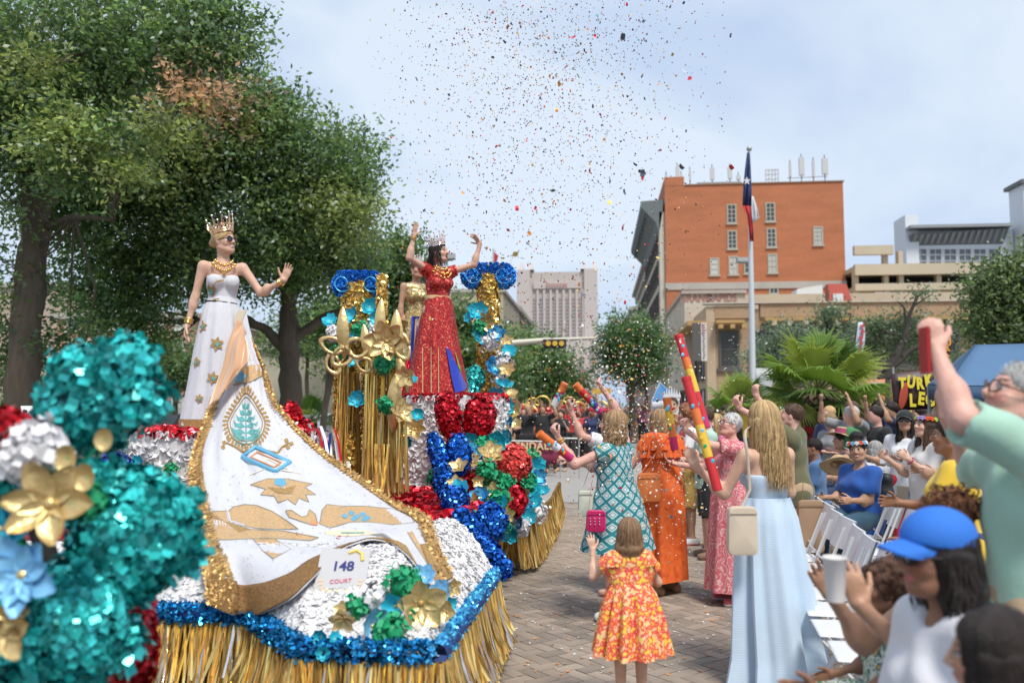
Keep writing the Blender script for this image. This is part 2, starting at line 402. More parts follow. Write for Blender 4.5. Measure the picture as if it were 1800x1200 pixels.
# ---------------------------------------------------------------- buildings
GL = mat('window_glass', (.035, .045, .05), .12, spec=.9, obj=.3); GLL = mat('pale_blind', (.42, .42, .38), .6, obj=.15)
def wall_window(parent, o, u, n, x0, x1, z0, z1, cols, rows, fm, pane=GL, fw=.07, proud=.05, name='window', sill=None, head=None):
    o, u, n = A(o), A(u), A(n); up = A((0, 0, 1)); mb = MB()
    def bar(a0, a1, b0, b1, p): c = o + u*(a0+a1)/2 + up*(b0+b1)/2 + n*(p/2); mb.box(c, (abs(a1-a0), p, b1-b0), M=np.array([u, -n, up]).T)
    bar(x0-fw, x0, z0-fw, z1+fw, proud); bar(x1, x1+fw, z0-fw, z1+fw, proud); bar(x0, x1, z1, z1+fw, proud); bar(x0, x1, z0-fw, z0, proud)
    for i in range(1, cols): x = x0 + (x1-x0)*i/cols; bar(x-fw*.3, x+fw*.3, z0, z1, proud*.7)
    for j in range(1, rows): z = z0 + (z1-z0)*j/rows; bar(x0, x1, z-fw*.3, z+fw*.3, proud*.68)
    if sill: bar(x0-fw*2, x1+fw*2, z0-fw-sill, z0-fw, proud*2)
    w_ = mb.build(name, fm, parent); m2 = MB(); c = o + u*(x0+x1)/2 + up*(z0+z1)/2 + n*.01; m2.box(c, (x1-x0, .02, z1-z0), M=np.array([u, -n, up]).T); m2.build('pane', pane, w_); return w_
brick_or = mat('orange_brick', (.46, .165, .075), .85, var=.16, vscale=.22, bump=.3, bscale=8, stretch=(1, 1, 5))
def brickify(m, c2, sc=3.2, sat=1):
    t = m.node_tree; b = t.nodes['Principled BSDF']; n = t.nodes.new; l = t.links.new; src = b.inputs['Base Color'].links[0].from_socket
    co = n('ShaderNodeTexCoord'); mp = n('ShaderNodeMapping'); mp.inputs['Rotation'].default_value = (R(90), 0, 0); l(co.outputs['Object'], mp.inputs[0])
    k = n('ShaderNodeTexBrick'); k.inputs['Scale'].default_value = sc; l(mp.outputs[0], k.inputs[0]); k.inputs['Color1'].default_value = (1, 1, 1, 1); k.inputs['Color2'].default_value = (.86, .84, .82, 1); k.inputs['Mortar'].default_value = (*c2, 1); k.inputs['Mortar Size'].default_value = .018
    x = n('ShaderNodeMixRGB'); x.blend_type = 'MULTIPLY'; x.inputs[0].default_value = 1; l(src, x.inputs[1]); l(k.outputs[0], x.inputs[2]); l(x.outputs[0], b.inputs['Base Color'])
brickify(brick_or, (.8, .75, .7))
tan = mat('tan_brick', (.40, .275, .17), .88, var=.08, vscale=.7, bump=.2, bscale=10); brickify(tan, (.8, .78, .75), 2.4)
tan2 = mat('tan_parapet', (.46, .35, .235), .88, var=.10, vscale=.6); cream = mat('cream_stone', (.50, .45, .36), .85, var=.12, vscale=.4)
stone = mat('grey_stone', (.40, .37, .325), .88, var=.12, vscale=.5); dkcorn = mat('dark_cornice', (.13, .15, .15), .7, var=.1); gold_tr = mat('ochre_trim', (.45, .27, .10), .7)
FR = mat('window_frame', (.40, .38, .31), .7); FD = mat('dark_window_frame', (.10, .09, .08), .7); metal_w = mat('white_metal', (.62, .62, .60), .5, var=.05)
grey_m = mat('grey_metal', (.30, .31, .31), .5, .3)
SX, NY = (1, 0, 0), (0, -1, 0); SYD, NX = (0, -1, 0), (-1, 0, 0)
# orange brick tower
Y0 = 84.0
xl, xr = PY(1171, 520, Y0).x, PY(1487, 500, Y0).x; zt = PY(1300, 324, Y0).z
ob = empty('brick_building', 'tall orange brick building with few small windows and rooftop antennas', 'building', ((xl+xr)/2, Y0, 0)); obo = A(ob.location)
def sub(v): return tuple(A(v) - obo)
MB().bx(xl - obo[0], xr - obo[0], 0, 26, 0, zt).build('wall', brick_or, ob)
MB().bx(xl - obo[0], xl - obo[0] + 1.9, -.02, 26, zt, zt + .9).build('parapet', brick_or, ob)
MB().bx(xl - obo[0] - .05, xr - obo[0] + .05, -.12, .4, PY(1300, 508, Y0).z, PY(1300, 496, Y0).z).build('stone_band', stone, ob)
MB().bx(xl - obo[0] + 1.95, xr - obo[0] + .1, -.1, .35, zt, zt + .12).build('coping', mat('coping', (.25, .13, .08), .8), ob)
MB().bx(xl - obo[0] - .55, xl - obo[0] - .02, .3, 26, 0, zt - 2.5).build('stone_facade', cream, ob)
z1_, z2_ = PY(1150, 345, Y0).z - .3, PY(1150, 407, Y0).z
MB().loft([[(xl-obo[0]-.02, .3, z1_), (xl-obo[0]-2.3, .3, z1_-.1), (xl-obo[0]-2.3, .3, z1_-.7), (xl-obo[0]-.9, .3, z2_+1), (xl-obo[0]-.56, .3, z2_)], [(xl-obo[0]-.02, 26, z1_), (xl-obo[0]-2.3, 26, z1_-.1), (xl-obo[0]-2.3, 26, z1_-.7), (xl-obo[0]-.9, 26, z2_+1), (xl-obo[0]-.56, 26, z2_)]], cap=True).build('cornice', dkcorn, ob)
for k in range(14):
    MB().box((xl-obo[0]-1.25, 1.2 + k*1.8, z1_ - 1.15), (1.5, .35, .7)).build('bracket', dkcorn, ob)
for (x, y0, y1, c, r, pn) in [(1286, 361, 391, 2, 4, GL), (1354, 358, 388, 2, 4, GL), (1287, 407, 436, 2, 4, GL), (1356, 403, 433, 2, 4, GL), (1438, 400, 429, 2, 4, GLL), (1256, 455, 482, 1, 3, GLL), (1289, 452, 481, 2, 3, GLL), (1316, 462, 479, 2, 2, GL), (1358, 448, 478, 2, 3, GLL), (1297, 505, 518, 2, 1, GL), (1360, 501, 515, 2, 1, GL)]:
    a, b = PY(x - 6, y1, Y0), PY(x + 6, y0, Y0)
    wall_window(ob, (0, 0, 0), SX, NY, a.x - obo[0], b.x - obo[0], a.z, b.z, c, r, FR, pn, .11, .08, sill=.12)
for k in range(9):
    for j in range(5): wall_window(ob, (xl-obo[0]-.55, 0, 0), SYD, NX, -(3.2 + k*2.6), -(2.0 + k*2.6), 5 + j*3.1, 6.9 + j*3.1, 1, 2, FD, GL, .1, .1, sill=.2)
def antenna(px, py0, py1, w, kind='panel'):
    a, b = PY(px, py0, Y0 + 2), PY(px, py1, Y0 + 2); mb = MB(); h = b.z - a.z
    mb.tube([(a.x - obo[0], 2, zt - .3), (a.x - obo[0], 2, b.z + .6)], .06, 6); p = mb.build('antenna_mast', grey_m, ob)
    MB().box((a.x - obo[0], 1.9, (a.z + b.z)/2 + .2), (w, .28, h)).build('antenna_panel', mat('antenna_grey', (.52, .53, .52), .6), p)
for a in [(1171, 323, 312, .25), (1191, 320, 297, .38), (1213, 322, 304, .18), (1197, 318, 311, .3), (1252, 320, 299, .42), (1283, 318, 298, .42), (1298, 320, 313, .4), (1389, 315, 292, .2), (1409, 312, 281, .5), (1430, 315, 287, .22), (1450, 310, 283, .55)]: antenna(a[0], a[1], a[2], a[3])
mb = MB(); a0, a1 = PY(1346, 322, Y0 + 3), PY(1368, 298, Y0 + 3)
for i in range(5):
    x = a0.x + (a1.x - a0.x) * i / 4 - obo[0]; mb.bar((x, 3, zt), (x, 3, a1.z), .07)
for i in range(5):
    z = zt + .2 + (a1.z - zt - .2) * i / 4; mb.bar((a0.x - obo[0], 3, z), (a1.x - obo[0], 3, z), .07); mb.bar((a0.x - obo[0], 3, z-.2), (a1.x - obo[0], 3, min(z + .8, a1.z)), .05)
mb.build('rooftop_screen', mat('screen_metal', (.5, .5, .5), .5, .4), ob)
mb = MB(); mb.bar((PY(1384, 0, Y0).x - obo[0], 2, zt + 1), (PY(1455, 0, Y0).x - obo[0], 2, zt + 1.1), .06); mb.bx(PY(1222, 0, Y0).x - obo[0], PY(1300, 0, Y0).x - obo[0], 1, 3, zt, zt + .55); mb.build('rooftop_rail', grey_m, ob)
# low tan corner building
Y1 = 58.0; cx = PY(1243, 600, Y1).x; zc = PY(1243, 531, Y1).z; xe = PY(1712, 600, Y1).x + 1.5
tb = empty('corner_building', 'low two storey tan brick corner building with ochre eaves and dark windows', 'building', (cx, Y1, 0)); to = A(tb.location)
MB().bx(.55, xe - cx, 0, 24, 0, zc - .5).build('wall', tan, tb)
zp = PY(1500, 532, Y1).z
MB().bx(3.5, xe - cx + .1, -.15, .5, PY(1500, 556, Y1).z, zp).build('parapet', tan, tb)
MB().bx(.5, 3.0, -.12, .5, PY(1243, 560, Y1).z, zc - .28).build('corner_pier', tan, tb)
MB().bx(-.05, .54, -.1, 24, 0, zc - .3).build('side_wall', tan2, tb)
MB().bx(-.2, xe - cx + .2, -.3, .6, zp + .003, zp + .09).build('coping', cream, tb)
MB().bx(3.6, xe - cx, -1.1, -.16, PY(1500, 565, Y1).z, PY(1500, 559, Y1).z).build('eave', gold_tr, tb)
for k in range(24):
    x = 4.2 + k * 1.0
    if x < xe - cx - .3: MB().box((x, -.75, PY(1500, 569, Y1).z), (.32, .75, .28)).build('bracket', mat('bracket_cream', (.5, .40, .26), .8), tb)
MB().bx(3.6, xe - cx, -.05, .0, PY(1500, 578, Y1).z, PY(1500, 566, Y1).z).build('eave_shadow_strip', FD, tb)  # dark strip put under the eave to stand in for its shadow
for x0, x1, y0, y1 in [(1268, 1295, 585, 643), (1332, 1354, 585, 607), (1412, 1440, 583, 640), (1490, 1530, 580, 640), (1565, 1610, 580, 640), (1640, 1680, 583, 650)]:
    a, b = PY(x0, y1, Y1), PY(x1, y0, Y1); wall_window(tb, (0, -.02, 0), SX, NY, a.x - cx, b.x - cx, a.z, b.z, 1, 2, FD, mat('dark_pane', (.05, .05, .045), .3), .14, .08, sill=.25)
mb = MB(); a, b = PY(1256, 570, Y1), PY(1305, 564, Y1); mb.bx(a.x-cx, b.x-cx, -.9, -.13, a.z, b.z)
for k in range(3): mb.box((a.x - cx + .3 + k*.75, -.6, a.z - .2), (.3, .6, .28))
mb.build('window_hood', gold_tr, tb)
for k in range(7):
    wall_window(tb, (-.05, 0, 0), SYD, NX, -(3.0 + k*3.1), -(1.3 + k*3.1), 3.9, 6.4, 1, 2, FD, GL, .14, .1, sill=.25)
    wall_window(tb, (-.05, 0, 0), SYD, NX, -(3.2 + k*3.1), -(1.1 + k*3.1), .5, 2.8, 1, 1, FD, GL, .14, .1)
MB().bx(-1.3, -.06, -.2, 24, PY(1243, 640, Y1).z + 2.6, PY(1243, 640, Y1).z + 2.9).build('side_eave', gold_tr, tb)
# painted band with faded lettering behind, upper storey
Y2 = 64.0; x0, x1 = PY(1197, 0, Y2).x, PY(1300, 0, Y2).x; zb, zt2 = PY(1200, 560, Y2).z, PY(1200, 514, Y2).z
gb = empty('painted_sign_building', 'cream rendered building behind corner with faded red painted lettering', 'building', (x0, Y2, 0))
MB().bx(0, x1 - x0, 1, 18, 3, zt2).build('wall', mat('cream_render', (.50, .44, .35), .85, var=.12, vscale=.6), gb)
MB().bx(-.2, x1 - x0 + .2, .8, 18, zt2 + .01, zt2 + .25).build('coping', stone, gb)
MB().bx(x1 - x0, PY(1710, 0, Y2).x - x0, 1.05, 18, 3, PY(1500, 512, Y2).z).build('wall', mat('cream_render2', (.48, .40, .29), .85, var=.08, vscale=.5), gb)
mb = MB()
for k in range(16): mb.box((8 + k*1.25, .98, PY(1500, 528, Y2).z), (.16, .14, .2))
mb.build('drain_outlets', FD, gb)
def text(s, name, parent, loc, size, m, rot=(R(90), 0, 0), ext=.01, ax='CENTER', sx=1, shear=0, bold=0, space=1):
    c = bpy.data.curves.new(name, 'FONT'); c.body = s; c.size = size; c.extrude = ext; c.align_x = ax; c.align_y = 'CENTER'; c.shear = shear; c.offset = bold; c.space_character = space; c.resolution_u = 3
    t = bpy.data.objects.new(name + '_tmp', c); COL.objects.link(t); dg = bpy.context.evaluated_depsgraph_get(); me = bpy.data.meshes.new_from_object(t.evaluated_get(dg)); bpy.data.objects.remove(t)
    me.materials.clear(); o = link(name, me, parent, m, loc, rot); o.scale = (sx, 1, 1); return o
a, b = PY(1204, 530, Y2), PY(1297, 521, Y2)
for wd_, fx_ in (('GRAND', .24), ('RAPIDS', .74)): text(wd_, 'lettering', gb, (a.x + (b.x - a.x)*fx_ - x0, .97, b.z + .02), .85, mat('faded_red', (.36, .17, .14), .9), sx=.80, bold=.015)
# slim vertical sign on the corner
a, b = PY(1233, 634, 57), PY(1242, 567, 57); vs = empty('vertical_sign', 'slim vertical projecting sign with red letters on the tan corner', 'sign', (a.x, 57, a.z))
MB().bx(0, b.x - a.x, 0, .25, 0, b.z - a.z).build('panel', mat('sign_white', (.62, .58, .53), .6), vs); MB().bx(-.55, -.01, .02, .23, 0, b.z - a.z).build('side_panel', FD, vs)
for i in range(13):
    zz = (b.z - a.z)*(.95 - i*.072); k_ = 1 if i < 4 else .55
    MB().box(((b.x-a.x)/2 + .03*(i % 3 - 1), -.02, zz), (.22*k_, .03, .05)).box(((b.x-a.x)/2 - .06*k_, -.035, zz - .07*k_), (.05, .03, .12*k_)).build('sign_mark', mat('sign_red', (.36, .12, .14), .6) if i < 4 else mat('sign_dark', (.15, .13, .14), .6), vs)
# rooftop things
for px0, px1, py0, py1, m_, lb in [(1250, 1272, 519, 507, metal_w, 'white rooftop unit at the left over the tan building'), (1400, 1452, 511, 497, metal_w, 'large white rooftop unit with sloped lid beside the garage')]:
    a, b = PY(px0, py0, 66), PY(px1, py1, 66); t = empty('rooftop_unit', lb, 'rooftop unit', (a.x, 67, a.z - 1))
    MB().loft([[(0, 0, 0), (b.x-a.x, 0, 0), (b.x-a.x, 2, 0), (0, 2, 0)], [(.3, 0, b.z-a.z+.7), (b.x-a.x, 0, b.z-a.z+1), (b.x-a.x, 2, b.z-a.z+1), (.3, 2, b.z-a.z+.7)]], cap=True).build('housing', m_, t)
a = PY(1450, 530, 60); t = empty('roof_hatch', 'red roof hatch on the tan building parapet', 'hatch', (a.x, 58.9, zp + .23)); MB().loft([[(0, 0, 0), (1.5, 0, 0), (1.5, 1, 0), (0, 1, 0)], [(0, .2, 1.2), (1.2, .2, 1.2), (1.2, 1, 1.2), (0, 1, 1.2)]], cap=True).build('lid', mat('roof_red', (.42, .075, .05), .7), t)
MB().bx(.25, .9, -.05, .1, 0, .5).build('vent', metal_w, t)
# stone buildings down the street
def street_block(name, label, x, w_, y0, y1, h, m, wy, fl, corn=True, side=-1):
    e = empty(name, label, 'building', (x, y0, 0)); MB().bx(0, w_ * -side, 0, y1-y0, 0, h).build('wall', m, e)
    if corn: MB().bx(.9*side, -.02*side + w_ * -side, -.5, y1-y0+.3, h + .01, h + .6).build('cornice', stone, e); MB().bx(.4*side, -.02*side, -.2, y1-y0, h-1, h).build('frieze', stone, e)
    n = int((y1-y0) / wy)
    for k in range(n):
        for j in range(fl):
            z = 4.5 + j * (h - 6) / fl
            wall_window(e, (0, 0, 0), SYD, (side, 0, 0), -(k*wy + wy*.75), -(k*wy + wy*.3), z, z + (h-6)/fl*.6, 1, 2, FD, GL, .14, .14, sill=.25)
    for k in range(min(4, int(w_/3.2))):
        for j in range(fl):
            z = 4.5 + j * (h - 6) / fl; xx = (1.2 + k*3.2) * -side; wall_window(e, (0, 0, 0), SX, NY, min(xx, xx - side*1.5), max(xx, xx - side*1.5), z, z + (h-6)/fl*.6, 1, 2, FD, GL, .14, .14, sill=.25)
    return e
street_block('stone_building', 'pale stone office block beyond the orange brick building', 7.1, 14, 112, 150, PY(1150, 458, 112).z, mat('pale_stone', (.45, .41, .335), .85, var=.10, vscale=.3), 3.6, 6)
street_block('stone_building', 'lower pale block at the far right end of the street', 6.9, 10, 158, 210, PY(1115, 545, 158).z, mat('pale_stone2', (.48, .45, .39), .85, var=.1, vscale=.3), 4.5, 4)
street_block('stone_building', 'ornate brown building left of the distant tower', PY(904, 600, 120).x, 8, 120, 150, PY(895, 545, 120).z, mat('brown_stone', (.34, .26, .185), .85, var=.15, vscale=.5), 4, 4, side=1)
e = empty('low_block', 'plain tan block with flat roof behind the red gown', 'building', (PY(795, 0, 95).x, 95, 0)); MB().bx(0, PY(885, 0, 95).x - PY(795, 0, 95).x, 0, 20, 0, PY(840, 514, 95).z).build('wall', mat('tan_block', (.42, .36, .27), .85, var=.1, vscale=.4), e); MB().bx(-.2, PY(885, 0, 95).x - PY(795, 0, 95).x + .2, -.2, 20, PY(840, 514, 95).z + .01, PY(840, 514, 95).z + .4).build('coping', stone, e)
# far hotel tower
Y3 = 380.0; a, b = PY(911, 740, Y3), PY(1048, 473, Y3); W = b.x - a.x; H = b.z
tw = empty('hotel_tower', 'tall pale grey slab hotel tower at the end of the street', 'building', (a.x, Y3, 0))
tm = mat('tower_concrete', (.47, .41, .375), .9, var=.05, vscale=.05); tm2 = mat('tower_light', (.50, .44, .405), .9); tg = mat('tower_glass', (.33, .30, .285), .5)
MB().bx(0, W, 0, 30, 0, H - 1).build('wall', tm, tw)
for x in (0, .86): MB().bx(x*W - .5, x*W + .14*W + .5, -1.5, 30, 0, H).build('corner_pier', tm2, tw)
for x in (.0, .13, .80, .93): MB().add([(x*W, -1.4, H+.02), (x*W + .07*W, -1.4, H+.02), (x*W + .035*W, 3, H + 5), (x*W, 8, H+.02), (x*W + .07*W, 8, H+.02)], (), [[0, 1, 2], [1, 4, 2], [4, 3, 2], [3, 0, 2]]).build('spire', tm2, tw)
for i in range(9):
    x = W*(.17 + i*.083); MB().bx(x - .55, x + .55, -.9, 0, 0, H - 9).build('pilaster', tm2, tw)
nwin = 0
for i in range(8):
    for j in range(26):
        x = W*(.17 + (i+.5)*.083); z = 10 + j * (H - 22) / 26; nwin += 1
        for dx in (-.65,):
            MB().bx(x - .9, x + .9, -.35, 0, z, z + 1.15).build('window', tg, tw)
MB().bx(W*.2, W*.8, -1.2, 0, H-8.6, H-5.6).build('sign_band', tm2, tw)
mb = MB()
for k in range(8): mb.bx(W*(.36 + k*.035), W*(.36 + k*.035) + .8, -1.5, -1.21, H-8, H-6.4)
mb.build('sign_letters', mat('tower_sign', (.42, .24, .21), .7), tw)
MB().bx(W*.62, W*1.02, -14, -1.6, 0, 30).build('podium', tm2, tw)
for x in range(3):
    for j in range(5): MB().bx(W*.66 + x*4.4, W*.66 + x*4.4 + 2.4, -14.3, -14, 8 + j*4.2, 10.4 + j*4.2).build('podium_window', tg, tw)
# parking garage and white hotel at the right
Y4 = 80.0; gx = PY(1488, 0, Y4).x; ge = PY(1745, 0, Y4).x; pg = empty('parking_garage', 'beige concrete parking garage with dark open decks and ramps', 'garage', (gx, Y4, 0))
conc = mat('beige_concrete', (.50, .42, .30), .85, var=.07, vscale=.4)
def gz(y): return PY(1550, y, Y4).z
for n_, (y0, y1, xx) in enumerate([(510, 498, 1712), (483, 464, 1712)]): MB().bx(0, PY(xx, 0, Y4).x - gx, -.1*n_, .5, gz(y0), gz(y1)).build('deck_wall', conc, pg)
a, b = PY(1571, 447, Y4), PY(1488, 433, Y4)
MB().bx(0, a.x - gx, -.05, .5, gz(447), gz(431)).build('deck_wall', conc, pg)
MB().bx(0, ge - gx, 3, 30, 0, gz(512)).build('core_wall', conc, pg); MB().bx(0, ge-gx, 6, 30, gz(512), gz(470)).build('deck_shade_block', mat('garage_shade', (.035, .035, .04), .8), pg)  # near-black block puts the shade behind the open decks into colour
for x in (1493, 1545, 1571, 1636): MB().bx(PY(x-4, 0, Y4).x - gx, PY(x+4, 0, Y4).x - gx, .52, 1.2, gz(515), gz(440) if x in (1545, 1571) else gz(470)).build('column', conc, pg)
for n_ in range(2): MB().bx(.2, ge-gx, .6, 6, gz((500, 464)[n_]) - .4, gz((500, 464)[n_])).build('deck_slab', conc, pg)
for k in range(12):
    a, b = PY(1540 + k*14, 528, 70), PY(1551 + k*14, 516, 70)
    if k not in (5, 6): wall_window(pg, (0, -10, 0), SX, NY, a.x - gx, b.x - gx, a.z, b.z, 1, 1, metal_w, mat('red_panel', (.30, .09, .07), .6), .09, .1)
Y5 = 120.0; hx = PY(1575, 0, Y5).x; hb = empty('white_hotel', 'white modern building with slanted glass upper floors', 'building', (hx, Y5, 0)); wh = mat('white_wall', (.66, .69, .72), .8, var=.04, vscale=.2)
def hp_(px, py): q = PY(px, py, Y5); return q.x - hx, q.z
MB().bx(hp_(1592, 0)[0], hp_(1762, 0)[0], 0, 4, 0, hp_(0, 436)[1]).build('wall', wh, hb)
MB().bx(hp_(1575, 0)[0], hp_(1597, 0)[0], -.5, 4, 0, hp_(0, 413)[1]).build('stair_tower', wh, hb); MB().bx(hp_(1764, 0)[0], hp_(1810, 0)[0] + 10, -3, 1, 0, hp_(0, 376)[1]).build('lift_tower', wh, hb)
MB().bx(hp_(1758, 0)[0], hp_(1810, 0)[0] + 10, -3.6, 1.5, hp_(0, 376)[1] + .01, hp_(0, 370)[1]).build('tower_roof', dkcorn, hb)
(x0, z0), (x1, z1) = hp_(1598, 432), hp_(1762, 412)
MB().loft([[(x0, 0, z0), (x1, 0, z0), (x1, 3, z0), (x0, 3, z0)], [(x0 - .2, -1.6, z1), (x1 + .2, -1.6, z1 + .6), (x1 + .2, 3, z1 + .6), (x0 - .2, 3, z1)]], cap=True).build('slanted_storey', mat('slate_panel', (.16, .18, .20), .4, .3), hb)
for k in range(15): x = x0 + (x1-x0)*(k+.5)/15; MB().bar((x, -.12, z0+.2), (x, -1.58, z1-.1+.6*k/15), .35, .12).build('fin', grey_m, hb)
MB().bx(x0 - .5, x1 + .5, -2.2, 4, z1 + .7, z1 + 1.1).build('roof', grey_m, hb)
for k in range(6):
    for j in range(3):
        a, b = hp_(1608 + k*26, 447 + j*11), hp_(1628 + k*26, 438 + j*11); wall_window(hb, (0, 0, 0), SX, NY, a[0], b[0], a[1], b[1], 2, 1, wh, mat('hotel_glass', (.12, .14, .155), .25), .12, .12)
a, b = hp_(1780, 462), hp_(1792, 428); MB().bx(a[0], b[0], -3.1, -3, a[1], b[1]).build('window', GL, hb)
# left background: beige block, brick block with windows, pale wall
Y6 = 62.0
def lp(px, py, y=Y6): q = PY(px, py, y); return q.x, q.z
for nm, lb, x0, x1, yt, m_, y_, wn in [('beige_block', 'plain beige block behind the left tree trunk', -60, 105, 505, mat('beige_block', (.44, .345, .265), .85, var=.06, vscale=.4), 70, 0), ('brick_block', 'pink brick apartment block with white sash windows behind the trees', 95, 338, 560, mat('pink_brick', (.42, .235, .165), .85, var=.07, vscale=.8), Y6, 1), ('pale_wall_block', 'pale tan stone wall behind the forked tree', 395, 610, 615, mat('pale_wall', (.47, .41, .32), .88, var=.08, vscale=.8), 48, 0), ('low_block', 'low cream block seen between the gold column and trees', 610, 760, 640, mat('cream_low', (.46, .41, .34), .85, var=.08), 70, 0)]:
    q = PY(x0, 700, y_); r_ = PY(x1, 700, y_); h_ = PY((x0+x1)/2, yt, y_).z; e = empty(nm, lb, 'building', (q.x, y_, 0)); W = r_.x - q.x; MB().bx(0, W, 0, 15, 0, h_).build('wall', m_, e); MB().bx(-.2, W+.2, -.25, 15, h_ + .01, h_ + .4).build('coping', stone, e)
    if wn:
        for i in range(6):
            for j in range(4): wall_window(e, (0, 0, 0), SX, NY, .8 + i*1.75, 1.6 + i*1.75, 1.0 + j*2.2, 2.4 + j*2.2, 1, 2, metal_w, GLL, .07, .06, sill=.1)
        a = PY(265, 735, y_); MB().box((a.x - q.x + 1, -.5, 1.35), (2.2, 1.0, .5)).build('awning', mat('green_awning', (.02, .12, .08), .7), e)
        a = PY(276, 660, y_); s_ = empty('yellow_sign', 'yellow framed sign on the pink brick block', 'sign', (a.x, y_ - .4, a.z)); MB().box((0, 0, 0), (1.0, .1, 1.4)).build('board', mat('sign_yellow', (.65, .55, .06), .6), s_); MB().box((0, -.06, 0), (.7, .04, 1.0)).build('panel', mat('sign_grey', (.3, .3, .28), .6), s_)
# ================================================================ TREES
def leafmat():
    m = bpy.data.materials.new('leaf'); m.use_nodes = True; t = m.node_tree; t.nodes.clear(); n = t.nodes.new; l = t.links.new
    a = n('ShaderNodeAttribute'); a.attribute_name = 'Col'; d = n('ShaderNodeBsdfDiffuse'); tr = n('ShaderNodeBsdfTranslucent'); g = n('ShaderNodeBsdfGlossy'); g.inputs['Roughness'].default_value = .45
    h = n('ShaderNodeHueSaturation'); h.inputs['Value'].default_value = 1.9; h.inputs['Hue'].default_value = .485; l(a.outputs[0], h.inputs['Color'])
    l(a.outputs[0], d.inputs[0]); l(h.outputs[0], tr.inputs[0]); m1 = n('ShaderNodeMixShader'); m1.inputs[0].default_value = .5; l(d.outputs[0], m1.inputs[1]); l(tr.outputs[0], m1.inputs[2])
    m2 = n('ShaderNodeMixShader'); m2.inputs[0].default_value = .06; g.inputs['Color'].default_value = (.8, .85, .9, 1); l(m1.outputs[0], m2.inputs[1]); l(g.outputs[0], m2.inputs[2]); o = n('ShaderNodeOutputMaterial'); l(m2.outputs[0], o.inputs[0]); return m
LEAF = leafmat(); BARK = mat('bark', (.105, .080, .058), .95, var=.25, vscale=5, bump=1, bscale=14, stretch=(2.5, 2.5, .5)); BARKD = mat('dark_bark', (.05, .042, .035), .95, var=.2, bump=.8, bscale=16)
def leaves(clumps, n, size, cols, seed, origin, per=26, shell=.55):
    """clumps [(center, radii, weight[, colour index])] -> sprays of leaf quads"""
    rs = np.random.RandomState(seed); Vs, Cs = [], []; wt = np.array([c[2] for c in clumps], float); wt /= wt.sum(); cols = np.array(cols)
    for c, wi in zip(clumps, wt):
        ns = max(1, int(n * wi / per)); v = rs.normal(size=(ns, 3)); v /= np.linalg.norm(v, axis=1)[:, None]; r = (shell + (1 - shell) * rs.rand(ns)) * (1 + .22 * np.sin(v[:, 0]*5 + seed) * np.sin(v[:, 2]*4 + v[:, 1]*6)) + rs.normal(size=ns) * .05
        cc = A(c[0]) + v * r[:, None] * A(c[1]); dr = v * (1, 1, .6) + rs.normal(size=(ns, 3)) * .45 + (0, 0, -.05); dr /= np.linalg.norm(dr, axis=1)[:, None]
        t = rs.rand(ns, per); L_ = size * 7.5; pos = cc[:, None] + dr[:, None] * (t[..., None] - .3) * L_ + rs.normal(size=(ns, per, 3)) * size * 1.1
        nrml = rs.normal(size=(ns, per, 3)) + (0, 0, .9); nrml /= np.linalg.norm(nrml, axis=2)[..., None]; q = dr[:, None] + rs.normal(size=(ns, per, 3)) * .7; u = q - nrml * (q * nrml).sum(2)[..., None]; u /= np.linalg.norm(u, axis=2)[..., None]; w_ = np.cross(nrml, u)
        s = size * rs.uniform(.6, 1.3, (ns, per, 1)); V = np.stack([pos - u*s*.5, pos + w_*s*.26, pos + u*s*.5, pos - w_*s*.26], 2).reshape(-1, 3)
        ci = rs.randint(0, min(5, len(cols)), ns) if len(c) < 4 else np.full(ns, c[3]); hi = np.clip(v[:, 2] * .4 + .6 + rs.normal(size=ns) * .25, 0, 1)
        base = cols[ci] * (.55 + .95 * rs.rand(ns, 1)**1.3); C = np.repeat(np.repeat(base[:, None], per, 1) * rs.uniform(.7, 1.3, (ns, per, 1)), 4, 1).reshape(-1, 3)
        Vs.append(V); Cs.append(C)
    V = np.concatenate(Vs) - A(origin); C = np.concatenate(Cs); me = npmesh('crown', V, np.arange(len(V)).reshape(-1, 4), False, col=C); return me
OAK = [(.10, .185, .055), (.14, .23, .062), (.08, .15, .052), (.20, .28, .08), (.115, .195, .072)]
